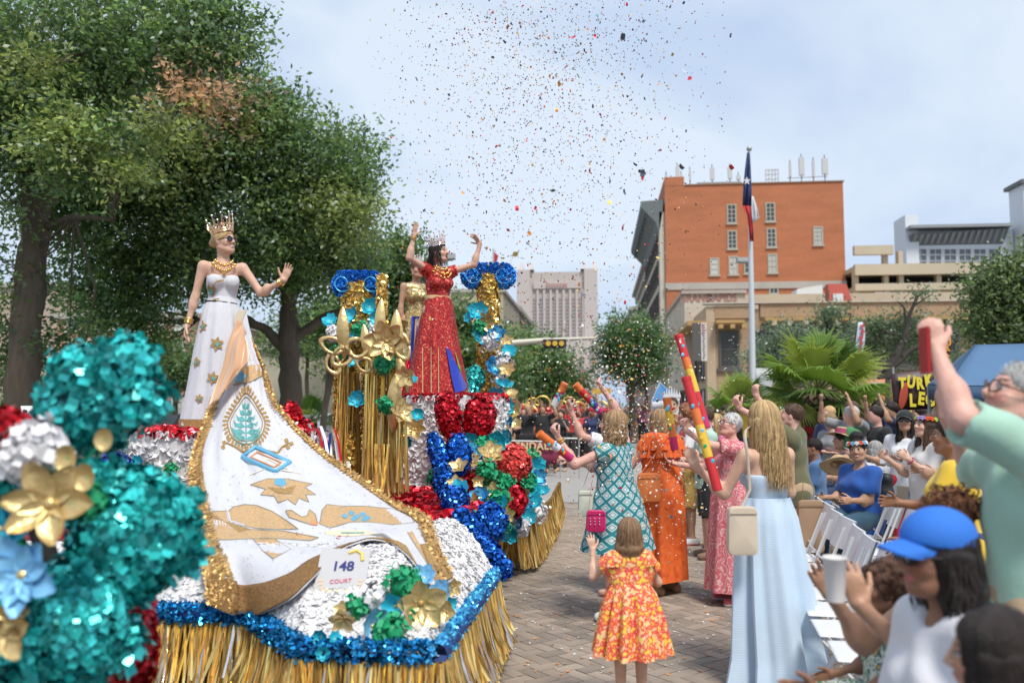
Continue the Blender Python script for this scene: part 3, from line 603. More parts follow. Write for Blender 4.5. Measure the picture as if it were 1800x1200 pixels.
def tree(name, label, base, branches, clumps, n, size, seed, cols=OAK, bark=None, group=None, per=26, twig=True):
    """branches: list of (points, r0, r1) in world; clumps world"""
    e = empty(name, label, 'tree', base, 0, group); b0 = A(base); mb = MB(); rs = np.random.RandomState(seed)
    for i, (pts, r0, r1) in enumerate(branches):
        p = np.array([A(q) for q in pts]); m = max(8, len(p) * 4); t = np.linspace(0, len(p) - 1, m); pp = np.stack([np.interp(t, np.arange(len(p)), p[:, j]) for j in range(3)], 1)
        for _ in range(2): pp[1:-1] = (pp[:-2] + 2*pp[1:-1] + pp[2:]) / 4
        pp[1:-1] += rs.normal(size=(m-2, 3)) * r0 * .10; rr = np.linspace(r0, r1, m) * (1 + rs.normal(size=m) * .04)
        if i == 0 and abs(p[0][2] - b0[2]) < .3: rr[0] *= 1.4; rr[1] *= 1.1
        mb.tube(pp - b0, rr, 10)
    if twig and branches:
        ends = [A(q) for b in branches[1:] for q in b[0][1:]] or [A(branches[0][0][-1])]
        for c in clumps:
            for k in range(3):
                q = A(c[0]) + rs.normal(size=3) * A(c[1]) * .4; s = min(ends, key=lambda x: np.linalg.norm(x - q)); mid = (s + q) / 2 + rs.normal(size=3) * .12 * np.linalg.norm(q - s)
                r_ = branches[-1][2]
                if np.linalg.norm(q - s) < 2.6: mb.tube([s - b0, mid - b0, q - b0], [r_, r_*.7, r_*.25], 5)
    mb.build('trunk', bark or BARK, e, True); tag(link('crown', leaves(clumps, n, size, cols, seed, base, per), e, LEAF)); return e
def cl(px, py, d, rx, ry, w=None, ci=None, rd=None):
    """clump from picture centre and radii in px at depth d"""
    c = P(px, py, d); a, b = rx * d / FPX, ry * d / FPX; r = (a, rd or max(a, b) * .8, b); o = [c, r, w or a*b]
    return tuple(o + [ci]) if ci is not None else tuple(o)
def g0(px, d): p = P(px, 700, d); return (p.x, p.y, 0)
YG = (.24, .30, .085); BR_ = (.40, .26, .13)
C5 = OAK + [YG, BR_]
# A: near left tree
b = g0(45, 16)
tree('oak_tree', 'large old tree with thick trunk at the left edge', b, [([b, P(42, 620, 16), P(55, 480, 16), P(62, 380, 16)], .33, .24), ([P(60, 390, 16), P(48, 300, 15.8), P(20, 200, 15.5), P(0, 60, 15)], .2, .09), ([P(64, 385, 16), P(95, 320, 16), P(150, 230, 15.5), P(200, 120, 15), P(230, 20, 15)], .18, .07), ([P(80, 400, 16), P(130, 380, 15.6), P(200, 385, 15)], .08, .04), ([P(170, 200, 15.3), P(260, 110, 14.6), P(330, 60, 14.2)], .09, .03), ([P(175, 190, 15), P(185, 90, 14.5), P(170, 10, 14)], .07, .03)],
     [cl(70, 60, 15, 160, 95), cl(230, 40, 14.5, 130, 75), cl(340, 60, 14, 95, 70), cl(400, 30, 14, 60, 45), cl(120, 170, 15, 120, 80), cl(270, 110, 14.4, 110, 60), cl(20, 230, 15.5, 80, 90), cl(380, 105, 14, 55, 28), cl(10, 370, 15.5, 45, 60, 900*.0001), cl(30, 480, 16, 60, 35, .15), cl(0, 600, 16.5, 70, 75, .5), cl(140, 600, 16.5, 62, 50, .20), cl(160, 260, 14, 100, 70), cl(450, 95, 14, 14, 20, .02), cl(-60, 150, 15, 100, 150), cl(330, 152, 13.3, 58, 20, .07, 6), cl(385, 178, 13.4, 40, 20, .05, 6), cl(110, 245, 13.4, 55, 35, .22, 5), cl(215, 295, 13.4, 26, 14, .07, 5), cl(285, 235, 13.2, 40, 22, .12, 5), cl(60, 120, 13.6, 50, 30, .12, 5)], 52000, .112, 11, C5)
# B: big spreading tree whose crown fills the upper left
b = g0(507, 22)
tree('oak_tree', 'wide spreading dark green tree behind the waving woman in white', b, [([b, P(508, 660, 22), P(510, 590, 22), P(508, 540, 22)], .30, .22), ([P(509, 625, 22), P(470, 580, 21.8), P(430, 560, 21.5), P(390, 520, 21)], .16, .06), ([P(510, 600, 22), P(550, 570, 22), P(610, 540, 21.8), P(640, 470, 21.5)], .16, .05), ([P(508, 545, 22), P(500, 450, 21.5), P(450, 330, 20.5), P(380, 220, 20)], .18, .05), ([P(508, 545, 22), P(540, 430, 21.6), P(560, 320, 21)], .13, .04), ([P(450, 570, 21.6), P(380, 590, 21.5), P(350, 560, 21.4)], .06, .03), ([P(380, 240, 20), P(330, 160, 19), P(280, 90, 18.6)], .07, .03)],
     [cl(330, 230, 19, 150, 95), cl(200, 290, 18.5, 130, 80), cl(460, 260, 19.5, 110, 85), cl(560, 290, 20.5, 95, 75), cl(600, 340, 20.5, 60, 60), cl(400, 380, 20, 160, 90), cl(250, 400, 19.5, 140, 80), cl(540, 420, 21, 100, 70), cl(470, 470, 21.5, 120, 50), cl(300, 480, 20.5, 110, 60), cl(190, 500, 20, 90, 55, .8), cl(600, 470, 22, 60, 50), cl(400, 165, 19, 85, 42), cl(480, 200, 19.5, 55, 42), cl(210, 555, 20, 75, 32, .5), cl(250, 600, 20.5, 55, 28, .25), cl(130, 350, 18.5, 90, 90), cl(640, 270, 21, 26, 36, .12),
      cl(340, 165, 18.3, 65, 26, .35, 6), cl(400, 185, 18.4, 30, 16, .10, 6), cl(120, 230, 17.4, 60, 45, .35, 5), cl(215, 300, 17.4, 40, 18, .12, 5), cl(60, 200, 17.4, 50, 20, .15, 5), cl(330, 250, 17.8, 40, 25, .16, 5), cl(620, 380, 20, 40, 60, .35, 5), cl(280, 320, 17.8, 30, 20, .1, 5), cl(570, 360, 19.6, 45, 30, .2, 5), cl(440, 230, 18.5, 40, 30, .16, 5)], 108000, .13, 12, C5)
b = g0(582, 26)
tree('thin_tree', 'slim leaning tree with two stems beside the gold tinsel column', b, [([g0(560, 26), P(575, 690, 26), P(590, 640, 26), P(600, 600, 26)], .11, .07), ([P(575, 690, 26), P(578, 640, 26), P(572, 600, 26)], .08, .05)], [cl(600, 570, 26, 50, 35), cl(560, 560, 26, 50, 35), cl(640, 590, 26, 40, 30)], 7000, .15, 13)
b = g0(690, 30)
tree('leafy_tree', 'bright green round tree between the two gold columns', b, [([b, P(690, 640, 30), P(695, 560, 30)], .22, .14)], [cl(660, 470, 30, 60, 55), cl(700, 490, 30, 55, 60), cl(720, 560, 30, 50, 60), cl(660, 560, 30, 60, 60), cl(620, 610, 30, 50, 45), cl(715, 450, 30, 25, 35, .5)], 26000, .17, 14, [(.09, .17, .04), (.13, .21, .055), (.07, .13, .035)])
b = g0(820, 34)
tree('leafy_tree', 'dark tree right behind the woman in the red gown', b, [([b, P(820, 640, 34), P(818, 600, 34)], .25, .15)], [cl(800, 570, 34, 45, 40), cl(830, 620, 34, 70, 55), cl(790, 640, 34, 50, 50), cl(800, 690, 34, 60, 30), cl(880, 650, 33, 40, 45)], 24000, .18, 15)
b = g0(950, 42)
tree('leafy_tree', 'broad dark green tree below the traffic signal arm', b, [([b, P(950, 690, 42), P(948, 650, 42)], .3, .18)], [cl(920, 650, 42, 60, 45), cl(970, 660, 42, 45, 42), cl(900, 690, 42, 50, 30), cl(985, 690, 42, 35, 28), cl(930, 610, 42, 30, 16, .6)], 26000, .2, 16)
b = g0(1112, 40)
tree('street_tree', 'open crowned street tree flecked with confetti before the stone facades', b, [([b, P(1112, 700, 40), P(1108, 660, 40)], .16, .12), ([P(1110, 690, 40), P(1090, 650, 40), P(1080, 610, 40)], .08, .03), ([P(1110, 690, 40), P(1135, 650, 40), P(1145, 600, 40)], .08, .03), ([P(1108, 665, 40), P(1112, 600, 40)], .07, .03), ([P(1130, 735, 40), P(1138, 700, 40), P(1130, 650, 40)], .09, .05)], [cl(1110, 590, 40, 50, 32), cl(1085, 625, 40, 32, 36), cl(1135, 625, 40, 34, 38), cl(1108, 640, 40, 40, 26)], 17000, .16, 17, [(.09, .17, .05), (.13, .22, .07), (.07, .13, .04)])
b = g0(1350, 44)
tree('small_tree', 'rounded grey green tree behind the flagpole foot', b, [([b, P(1350, 660, 44), P(1350, 630, 44)], .12, .08)], [cl(1345, 625, 44, 32, 22), cl(1388, 605, 43, 34, 32), cl(1370, 640, 43, 40, 22), cl(1430, 610, 44, 40, 26), cl(1400, 650, 43, 50, 22)], 15000, .17, 18, [(.17, .23, .13), (.13, .19, .11), (.20, .26, .15)])
b = g0(1466, 40)
tree('bare_limbed_tree', 'small tree with crooked dark limbs under the ochre eaves', b, [([b, P(1468, 650, 40), P(1470, 600, 40), P(1470, 575, 40)], .16, .10), ([P(1470, 590, 40), P(1452, 570, 40), P(1447, 555, 40)], .08, .03), ([P(1471, 585, 40), P(1490, 570, 40), P(1496, 552, 40)], .08, .03)], [cl(1462, 555, 40, 22, 12, .4), cl(1500, 600, 41, 40, 26, .7), cl(1440, 640, 41, 40, 18, .5)], 4500, .16, 19, [(.11, .17, .08), (.09, .14, .065)], BARKD)
b = g0(1556, 30)
tree('oak_tree', 'oak with long crooked dark limbs above the turkey legs banner', b, [([b, P(1553, 680, 30), P(1560, 650, 30)], .24, .18), ([P(1558, 655, 30), P(1590, 600, 30), P(1597, 560, 30), P(1612, 520, 30)], .16, .04), ([P(1560, 652, 30), P(1600, 615, 30), P(1640, 600, 30), P(1672, 578, 30)], .13, .03), ([P(1594, 575, 30), P(1590, 540, 30), P(1578, 530, 30)], .05, .02), ([P(1640, 600, 30), P(1660, 590, 30), P(1662, 565, 30)], .05, .02), ([P(1592, 590, 30), P(1560, 585, 30), P(1552, 578, 30)], .04, .02), ([P(1602, 540, 30), P(1630, 522, 30), P(1640, 516, 30)], .03, .012)], [cl(1570, 600, 31, 45, 34), cl(1620, 575, 31, 35, 22, .7), cl(1630, 620, 31, 40, 18, .5), cl(1520, 620, 31, 40, 30, .9), cl(1540, 575, 31, 22, 14, .4), cl(1615, 517, 30, 16, 8, .08), cl(1655, 640, 31, 30, 22, .5)], 10000, .13, 20, [(.12, .17, .08), (.09, .13, .06), (.14, .19, .085)], BARKD)
b = g0(1775, 20)
tree('leafy_tree', 'full light green tree over the blue canopy tent at the right edge', b, [([b, P(1775, 640, 20), P(1775, 580, 20)], .22, .14)], [cl(1785, 530, 20, 58, 45), cl(1762, 580, 20, 42, 34), cl(1810, 590, 20, 50, 40), cl(1762, 500, 20, 34, 20, .5), cl(1800, 485, 20, 36, 22, .6), cl(1752, 545, 20, 32, 28), cl(1850, 520, 20, 55, 55)], 34000, .12, 21, [(.12, .19, .06), (.16, .23, .08), (.09, .14, .045), (.19, .25, .095)])
for i, (px, py, d, rx, ry, lb) in enumerate([(310, 640, 40, 40, 50, 'mid green shrubby tree right of the pink brick block'), (70, 700, 45, 60, 40, 'pale green bush tree beside the near left trunk'), (540, 590, 46, 80, 34, 'light green tree filling the fork of the dark trunk'), (1060, 735, 60, 30, 12, 'small green shrub at the end of the street')]):
    b = g0(px, d); tree('bush_tree', lb, b, [([b, P(px, py, d)], .14, .08)], [cl(px, py, d, rx, ry), cl(px - rx*.5, py + 10, d, rx*.6, ry*.7), cl(px + rx*.5, py + 8, d, rx*.6, ry*.7)], 6000, .2, 30 + i, [(.12, .19, .06), (.09, .15, .05), (.16, .23, .08)])
# ---------------------------------------------------------------- fan palms
def palm(label, px, py, d, R_, nf, seed, trunk_r=.24, zbase=.6):
    c = P(px, py, d); e = empty('fan_palm', label, 'palm', (c.x, c.y, zbase)); rs = np.random.RandomState(seed); h = c.z - zbase
    mb = MB(); t = np.linspace(0, 1, 9); mb.tube([(0, 0, h * k * .95) for k in t], trunk_r * (1.15 - .15 * t), 14); mb.build('trunk', mat('palm_bark', (.07, .05, .035), .95, bump=1, bscale=20), e)
    V, Nn = [], []
    for k in range(int(170)):
        a = k * 2.4; z = h * .93 * (k / 170.); V.append((trunk_r*1.12*math.cos(a), trunk_r*1.12*math.sin(a), z)); Nn.append((math.cos(a), math.sin(a), .8))
    v, q = scraps(A(V), A(Nn), .13, .3, .8, .3, seed=seed); tag(link('leaf_bases', npmesh('leaf_bases', v, q), e, mat('palm_base', (.13, .095, .06), .95, island=.4)), kind='stuff')
    for i in range(nf):
        az = i * 2.399 + rs.rand() * .4; el = R(80) - (i / nf) ** .9 * R(98) + rs.normal() * .08; u = A((math.cos(az)*math.cos(el), math.sin(az)*math.cos(el), math.sin(el))); pl = R_ * rs.uniform(.42, .6); st = A((0, 0, h*.97)); pe = st + u * pl - A((0, 0, .10 * pl))
        s = nrm2(np.cross(u, A((0, 0, 1)) if abs(u[2]) < .95 else A((1, 0, 0)))); nn = np.cross(s, u); mb = MB(); mb.tube([st, (st + pe)/2 + A((0, 0, .02)), pe], [.022, .016, .012], 5); fr = MB(); mm = 38; fr_r = R_ * rs.uniform(0.5, .62)
        tw = rs.normal() * .35; s2 = s*math.cos(tw) + nn*math.sin(tw); n2 = np.cross(s2, u)
        for j in range(mm):
            b_ = (j / (mm - 1) - .5) * R(235); dr = u*math.cos(b_) + s2*math.sin(b_); dr = dr + n2 * .12 * math.cos(b_*2); sd = nrm2(np.cross(dr, n2)); L_ = fr_r * (1 - .28*(abs(b_)/R(118))**2) * rs.uniform(.9, 1.05); p1 = pe + dr*L_*.55; p2 = pe + dr*L_ - A((0, 0, 1)) * L_ * rs.uniform(.08, .34)
            w_ = L_ * .040; fr.add([pe, p1 - sd*w_, p1 + n2*w_*.5, p1 + sd*w_, p2], [], [[0, 1, 2], [0, 2, 3], [1, 4, 2], [2, 4, 3]])
        f = mb.build('stalk', mat('palm_stalk', (.16, .17, .05), .6), e); fr.build('frond', PALM[i % 3], f)
    return e
def nrm2(v): v = A(v); return v / (np.linalg.norm(v) + 1e-9)
def pm(n, c):
    m = mat(n, c, .5, var=.15, vscale=3, island=.15); b = m.node_tree.nodes['Principled BSDF']; t = m.node_tree; tr = t.nodes.new('ShaderNodeBsdfTranslucent'); tr.inputs[0].default_value = (c[0]*2, c[1]*1.9, c[2]*1.2, 1); mx_ = t.nodes.new('ShaderNodeMixShader'); mx_.inputs[0].default_value = .3
    o = t.nodes['Material Output']; t.links.new(b.outputs[0], mx_.inputs[1]); t.links.new(tr.outputs[0], mx_.inputs[2]); t.links.new(mx_.outputs[0], o.inputs[0]); return m
PALM = [pm('palm_green', (.15, .25, .045)), pm('palm_yellow', (.28, .34, .07)), pm('palm_dark', (.09, .16, .035))]
palm('large fan palm with broad green fans in the red brown planter', 1440, 684, 14.5, 1.22, 26, 41, .24, .95)
palm('smaller yellow green fan palm behind the raised cannon tubes', 1298, 712, 20, .95, 20, 42, .16, .4)
palm('short distant fan palm beside the parked cars', 548, 735, 33, 1.2, 14, 43, .16, 0)
# ================================================================ PARADE FLOAT
def foil(name, c, rough=.25, isl=.5, metal=.85, var=.0): return mat(name, c, rough, metal, island=isl, spec=.6, var=var)
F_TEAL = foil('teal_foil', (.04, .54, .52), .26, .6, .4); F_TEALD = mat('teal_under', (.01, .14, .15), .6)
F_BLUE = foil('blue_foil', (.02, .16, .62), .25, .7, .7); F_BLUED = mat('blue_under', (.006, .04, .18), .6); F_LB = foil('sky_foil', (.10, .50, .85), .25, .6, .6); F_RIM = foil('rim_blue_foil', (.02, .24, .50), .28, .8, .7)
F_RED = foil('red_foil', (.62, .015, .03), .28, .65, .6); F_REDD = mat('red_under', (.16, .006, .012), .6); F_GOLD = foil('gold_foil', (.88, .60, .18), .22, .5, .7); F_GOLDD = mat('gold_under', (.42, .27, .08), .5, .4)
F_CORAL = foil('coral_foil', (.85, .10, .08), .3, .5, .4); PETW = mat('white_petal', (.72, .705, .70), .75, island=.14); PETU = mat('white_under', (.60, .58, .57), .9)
GPAPER = mat('gold_paper', (.68, .50, .22), .38, .65, var=.15, vscale=14, bump=.3, bscale=30); TURQ = mat('turquoise_paper', (.03, .48, .62), .5, .15, var=.2, vscale=20); BLUEP = mat('pale_blue_paper', (.22, .52, .78), .5, .15, var=.2, vscale=20)
GREENP = mat('green_paper', (.01, .32, .13), .6, var=.2, vscale=20); WHITEP = mat('white_paper', (.78, .76, .76), .7, island=.1)
DKB = mat('navy_foil', (.01, .03, .28), .3, .6, island=.6)
def wchild(o, par): o.location = -par.location; return o
def foil_ell(par, name, c, r, M, m, mu, n, size, seed=1, tilt=.9, name2='foil_scraps', bend=.5, zmin=-1.0, asp=.8):
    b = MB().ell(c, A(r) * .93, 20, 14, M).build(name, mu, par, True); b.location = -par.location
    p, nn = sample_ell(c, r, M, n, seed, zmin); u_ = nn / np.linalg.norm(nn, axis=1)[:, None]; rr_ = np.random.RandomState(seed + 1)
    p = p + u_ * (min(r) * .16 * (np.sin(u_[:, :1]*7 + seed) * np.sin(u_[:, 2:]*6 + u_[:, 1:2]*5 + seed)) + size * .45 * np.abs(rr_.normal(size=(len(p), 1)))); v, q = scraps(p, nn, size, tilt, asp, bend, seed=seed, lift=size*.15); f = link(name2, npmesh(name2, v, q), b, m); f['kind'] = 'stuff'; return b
def fe(par, name, px, py, d, rx, ry, m, mu, n, size, rot=0, rd=None, seed=1, **k):
    c = P(px, py, d); a, b = .86*rx*d/FPX, .90*ry*d/FPX; M = np.array(Matrix.Rotation(YAW, 3, 'Z')) @ eul(0, R(rot), 0); return foil_ell(par, name, c, (a, rd or min(a, b)*.8, b), M, m, mu, n, size, seed, **k)
def flower(par, c, r, face, m, n=5, name='flower', centre=None, seed=1, curl=.35, wide=.9, layers=1, split=True):
    """petals round a centre; face = outward direction"""
    rs = np.random.RandomState(seed); f = nrm2(face); u = nrm2(np.cross(f, A((.2, .1, 1)))); v = np.cross(f, u); M = np.array([u, v, f]).T; c = A(c)
    k = MB().ell(c, A((r*.16, r*.16, r*.14)), 8, 6, M).build(name, centre or m, par, True); k.location = -par.location; mb = MB(); allm = None
    for L_ in range(layers):
        for i in range(n):
            a = (i + .5*L_) * 2*math.pi/n + rs.normal()*.1; rr = r * (1 - .3*L_) * rs.uniform(.9, 1.08); rings = []
            for t in np.linspace(.08, 1, 6):
                w_ = wide * rr * 1.15/n*3 * math.sin(math.pi * min(1, t*.86 + .10))**.75 * .62; row = []
                for s_ in np.linspace(-1, 1, 5):
                    x = t*rr; y = s_*w_; z = curl*rr*(t**1.5)*(1 - .5*L_ + .5*L_) + .12*rr*s_*s_*(1 + .3*math.sin(i)) - .35*curl*rr*max(0, t-.7) + .05*L_*r + rs.normal()*.012*rr
                    q = u*(x*math.cos(a) - y*math.sin(a)) + v*(x*math.sin(a) + y*math.cos(a)) + f*z; row.append(c + q)
                rings.append(row)
            if split: o = MB().loft(rings, False).build('petal', m, k, True)
            else: mb.loft(rings, False)
    if not split: mb.build('petals', m, k, True)
    return k
def pom(par, c, r, m, mu=None, n=90, seed=1, name='paper_pompom'): return foil_ell(par, name, c, (r*.8, r*.8, r*.8), None, m, mu or m, n, r*.5, seed, 1.0, 'paper_ruffles', .6)
CAMV = -A(FW)
def fringe(par, path, zt, zb, m, n, seed=1, flare=.06, width=.016, name='gold_fringe'):
    rs = np.random.RandomState(seed); p = np.array(path, float); sg = np.linalg.norm(np.diff(p, axis=0), axis=1); cu = np.concatenate([[0], np.cumsum(sg)]); t = np.sort(rs.rand(n)) * cu[-1]
    x = np.interp(t, cu, p[:, 0]); y = np.interp(t, cu, p[:, 1]); i = np.clip(np.searchsorted(cu, t) - 1, 0, len(sg)-1); dr = (np.diff(p, axis=0) / sg[:, None])[i]; nn = np.stack([dr[:, 1], -dr[:, 0]], 1)
    a = rs.rand(n) * 6.3; w_ = width * rs.uniform(.6, 1.5, n); z1 = zb + rs.uniform(-.03, .03, n) + .10 * (rs.rand(n) < .06); sl = rs.normal(size=n) * .035; rows = []
    for k, s in enumerate((0, .35, .7, 1)):
        cx_ = x + nn[:, 0]*(flare*s**1.3 + rs.normal(size=n)*.012*s) + dr[:, 0]*sl*s; cy_ = y + nn[:, 1]*(flare*s**1.3 + rs.normal(size=n)*.012*s) + dr[:, 1]*sl*s; an = a + s * rs.normal(size=n)*1.2
        ux = dr[:, 0]*np.cos(an*.35) + nn[:, 0]*np.sin(an*.35); uy = dr[:, 1]*np.cos(an*.35) + nn[:, 1]*np.sin(an*.35); z = zt + (z1 - zt)*s
        rows.append(np.stack([np.stack([cx_ - ux*w_/2, cy_ - uy*w_/2, z], 1), np.stack([cx_ + ux*w_/2, cy_ + uy*w_/2, z], 1)], 1))
    V = np.stack(rows, 1).reshape(-1, 3); b = np.arange(n)[:, None]*8; Q = np.concatenate([b + [k*2, k*2+1, k*2+3, k*2+2] for k in range(3)]); o = link(name, npmesh(name, V, Q), par, m); o.location = -par.location; o['kind'] = 'stuff'; return o
def along(path, n, rs, closed=False):
    p = np.array(path, float); sg = np.linalg.norm(np.diff(p, axis=0), axis=1); cu = np.concatenate([[0], np.cumsum(sg)]); t = rs.rand(n)*cu[-1]; return np.stack([np.interp(t, cu, p[:, j]) for j in range(p.shape[1])], 1)
pf = empty('parade_float', 'main parade float with white petal deck, gold fringe skirt, tinsel columns and royal train', 'parade float', (-1.9, 7.5, 0))
def wx(o): o.location = -pf.location; return o
rimp = [(-4.4, 4.78), (-3.2, 4.76), (-1.95, 4.74), (-1.42, 4.10), (-.76, 4.10), (-.72, 5.98)]
deckp = [(-4.4, 5.2), (-3.2, 5.2), (-2.35, 5.2), (-1.8, 5.22), (-1.47, 5.28), (-1.2, 6.45)]
back = [(-1.06, 6.9), (-1.0, 8.8)]
# decks
MB().prism([(-4.4, 4.86), (-1.98, 4.82), (-1.46, 4.18), (-.84, 4.18), (-.80, 5.95), (-1.02, 7.2), (-1.0, 12), (-4.4, 12)], .16, .50).build('chassis', mat('float_black', (.012, .012, .012), .8), pf); wx(pf.children[-1])
dk = MB().prism([(-4.4, 5.22), (-1.5, 5.3), (-1.23, 6.45), (-1.08, 6.9), (-1.0, 12), (-4.4, 12)], .505, .82).build('deck', F_REDD, pf); wx(dk)
def tri_of(o): me = o.data; me.calc_loop_triangles(); V = np.array([v.co for v in me.vertices]); return V, np.array([t.vertices for t in me.loop_triangles])
def cover(par, V, F, n, size, m, name, seed=1, tilt=.8, sel=None, lift=.0, asp=1.0, bend=.4, world=True):
    p, nn = sample_tris(V, F, n, seed)
    if sel is not None: k = sel(p, nn); p, nn = p[k], nn[k]
    v, q = scraps(p, nn, size, tilt, asp, bend, seed=seed, lift=lift); o = link(name, npmesh(name, v, q), par, m); o['kind'] = 'stuff'
    if world: o.location = -par.location
    return o
V_, T_ = tri_of(dk); cover(pf, V_, T_, 16000, .055, F_RED, 'red_petals', 3, sel=lambda p, n: (n[:, 2] > .5) & (p[:, 0] > -3.2) & (p[:, 1] < 10))
# white sloping apron
rg = []
for s in np.linspace(0, 1, 10):
    row = []
    for (x0, y0), (x1, y1) in zip(np.array([np.interp(np.linspace(0, 5, 26), range(6), [p[j] for p in rimp]) for j in (0, 1)]).T, np.array([np.interp(np.linspace(0, 5, 26), range(6), [p[j] for p in deckp]) for j in (0, 1)]).T):
        b = math.sin(s*math.pi)*.07; row.append((x0 + (x1-x0)*s, y0 + (y1-y0)*s, .53 + .31*(1-(1-s)**1.7) + b))
    rg.append(row)
ap = MB().loft(rg, False).build('apron', PETU, pf, True); wx(ap); V_, T_ = tri_of(ap); apb = BVHTree.FromPolygons([tuple(v) for v in V_], [tuple(t) for t in T_])
cover(pf, V_, T_, 20000, .034, PETW, 'white_petals', 4, tilt=.42, bend=.25, lift=.004, sel=lambda p, n: p[:, 0] > -3.3)
# rim
rs = np.random.RandomState(8); pr = along(rimp, 7500, rs); a = rs.rand(7500)*2*math.pi
rp_ = np.stack([pr[:, 0] + .03*np.cos(a), pr[:, 1] - .01 + .05*np.cos(a), .53 + .055*np.sin(a)], 1); nn = np.stack([np.where(pr[:, 1] > 4.2, .6, .2) + 0*a, -1 + 0*a, np.sin(a)], 1); k = rp_[:, 0] > -3.4; side = (pr[:, 0] > -.78) & k
for nm, sel, m_ in (('blue_rim', k & ~side, F_RIM), ('pale_blue_rim', side, F_LB)):
    v, q = scraps(rp_[sel], nn[sel], .036, 1.1, .35, .5, seed=9); o = link(nm, npmesh(nm, v, q), pf, m_); o['kind'] = 'stuff'; wx(o)
mb = MB(); mb.tube([(x, y, .53) for x, y in rimp], .05, 8); wx(mb.build('rim_core', F_BLUED, pf, True))
rs2 = np.random.RandomState(12); pe = along([(-3.4, 5.2, .83), (-1.5, 5.28, .84), (-1.23, 6.45, .84), (-1.07, 6.9, .84), (-1.0, 8.6, .84)], 1500, rs2); v, q = scraps(pe + rs2.normal(size=pe.shape)*.02, np.tile((.3, -.6, .7), (1500, 1)), .05, 1, .8, .5, seed=5); o = link('red_edge', npmesh('red_edge', v, q), pf, F_RED); o['kind'] = 'stuff'; wx(o)
FRG = mat('gold_strips', (.86, .60, .22), .26, .68, island=.6)
fp = [(-4.4, 4.72), (-1.97, 4.70), (-1.44, 4.05), (-.73, 4.05), (-.68, 5.98)]
fringe(pf, fp, .50, .10, FRG, 1500, 3, .09); fringe(pf, [(x-.02, y+.03) for x, y in fp], .50, .13, mat('dark_gold_strips', (.36, .22, .07), .4, .6, island=.6), 800, 4, .04, .03)
fringe(pf, fp, .50, .12, mat('silver_strips', (.75, .72, .70), .2, .8, island=.4), 90, 6, .11, .014)
# rear section with its own skirt
rp2 = [(-1.3, 8.82), (-.86, 8.80), (-.70, 8.95), (-.66, 9.6), (-.60, 11.2), (-.60, 13.5)]
MB().prism([(-4.2, 8.95), (-.9, 8.9), (-.76, 9.0), (-.70, 11.2), (-.70, 13.5), (-4.2, 13.5)], .505, .62).build('rear_deck', PETU, pf); wx(pf.children[-1])
fringe(pf, rp2, .53, .06, FRG, 900, 13, .07, .02); fringe(pf, rp2, .53, .10, MATS['dark_gold_strips'], 500, 14, .03, .03)
b = MB().prism([(-1.6, 8.9), (-.95, 8.95), (-.80, 9.3), (-.75, 12), (-1.6, 12)], .62, .78).build('rear_apron', PETU, pf); wx(b); V_, T_ = tri_of(b); cover(pf, V_, T_, 2500, .06, PETW, 'white_petals', 6)
# pedestals
def drum(name, c, r, z0, z1, n1, n2, sx=1.0, taper=.06):
    th = np.linspace(0, 2*math.pi, 49)[:-1]; rr = [[(c[0] + r*sx*s*math.cos(t), c[1] + r*s*math.sin(t), z) for t in th] for z, s in ((z0, 1 + taper), ((z0+z1)/2, 1 + taper*.3), (z1 - .02, 1), (z1, .97))]
    o = MB().loft(rr, cap=True).build(name, PETU, pf, False); wx(o); V_, T_ = tri_of(o)
    cover(pf, V_, T_, n1, .05, PETW, 'white_petals', 7, sel=lambda p, n: (n[:, 2] < .5) & (n[:, 1] < .3)); cover(pf, V_, T_, n2, .055, F_RED, 'red_petals', 8, sel=lambda p, n: (n[:, 2] > .5) | (p[:, 2] > z1 - .05)); return o
q = P(385, 760, 7.85); drum('pedestal', (q.x, q.y), .86, .82, 1.50, 5200, 5000)
q = P(785, 760, 10.0); drum('pedestal', (q.x, q.y), .62, .82, 1.83, 5200, 3500, 1.15, 0)
# poster on the apron
def surf(px, py, bvh, off=.0, dd=5.0):
    r = ray(px, py).normalized(); h = bvh.ray_cast(CAM, r); return (h[0] - r*off, h[1]) if h[0] is not None else (P(px, py, dd), -r)
pc, pn = surf(604, 1016, apb); n_ = nrm2(-A(FW)*.8 + A(UPV)*.75); xr_ = nrm2(np.cross(A((0, 0, 1)), n_)); xr_ = A(RT); yu = nrm2(np.cross(n_, xr_)); Mp = Matrix(np.array([xr_, yu, n_]).T.tolist()).to_euler(); pcw = A(pc) + n_*.055
post = MB().box((0, 0, 0), (.27, .30, .006)).build('court_poster', mat('poster_shaded', (.47, .46, .46), .6), pf); post.location = Vector(pcw) - pf.location; post.rotation_euler = Mp  # white poster; its grey base colour carries the shading of the petals
navy = mat('navy_print', (.02, .025, .16), .7); text('148', 'lettering', post, (0, .035, .006), .080, navy, (0, 0, 0), .001, bold=.002); text('COURT', 'lettering', post, (0, -.055, .006), .034, mat('pink_print', (.55, .05, .15), .7), (0, 0, .08), .001)
yel = mat('yellow_print', (.72, .55, .12), .7); mb = MB()
for sd in (-1, 1):
    for k in range(7):
        a = -1.9 + k*.33; x, y = sd*(.02 + .085*math.cos(a*.9)), -.055 + .07*math.sin(a); mb.box((x, y, .0045), (.026, .012, .002), rz=sd*a)
mb.build('laurel_print', mat('peach_print', (.66, .48, .30), .7), post); MB().box((0, -.115, .0055), (.15, .02, .002)).build('ribbon_print', yel, post); MB().tube([(.02, .12, .005), (.06, .135, .005), (.09, .115, .005), (.10, .07, .005)], .010, 6).build('swirl_print', yel, post)
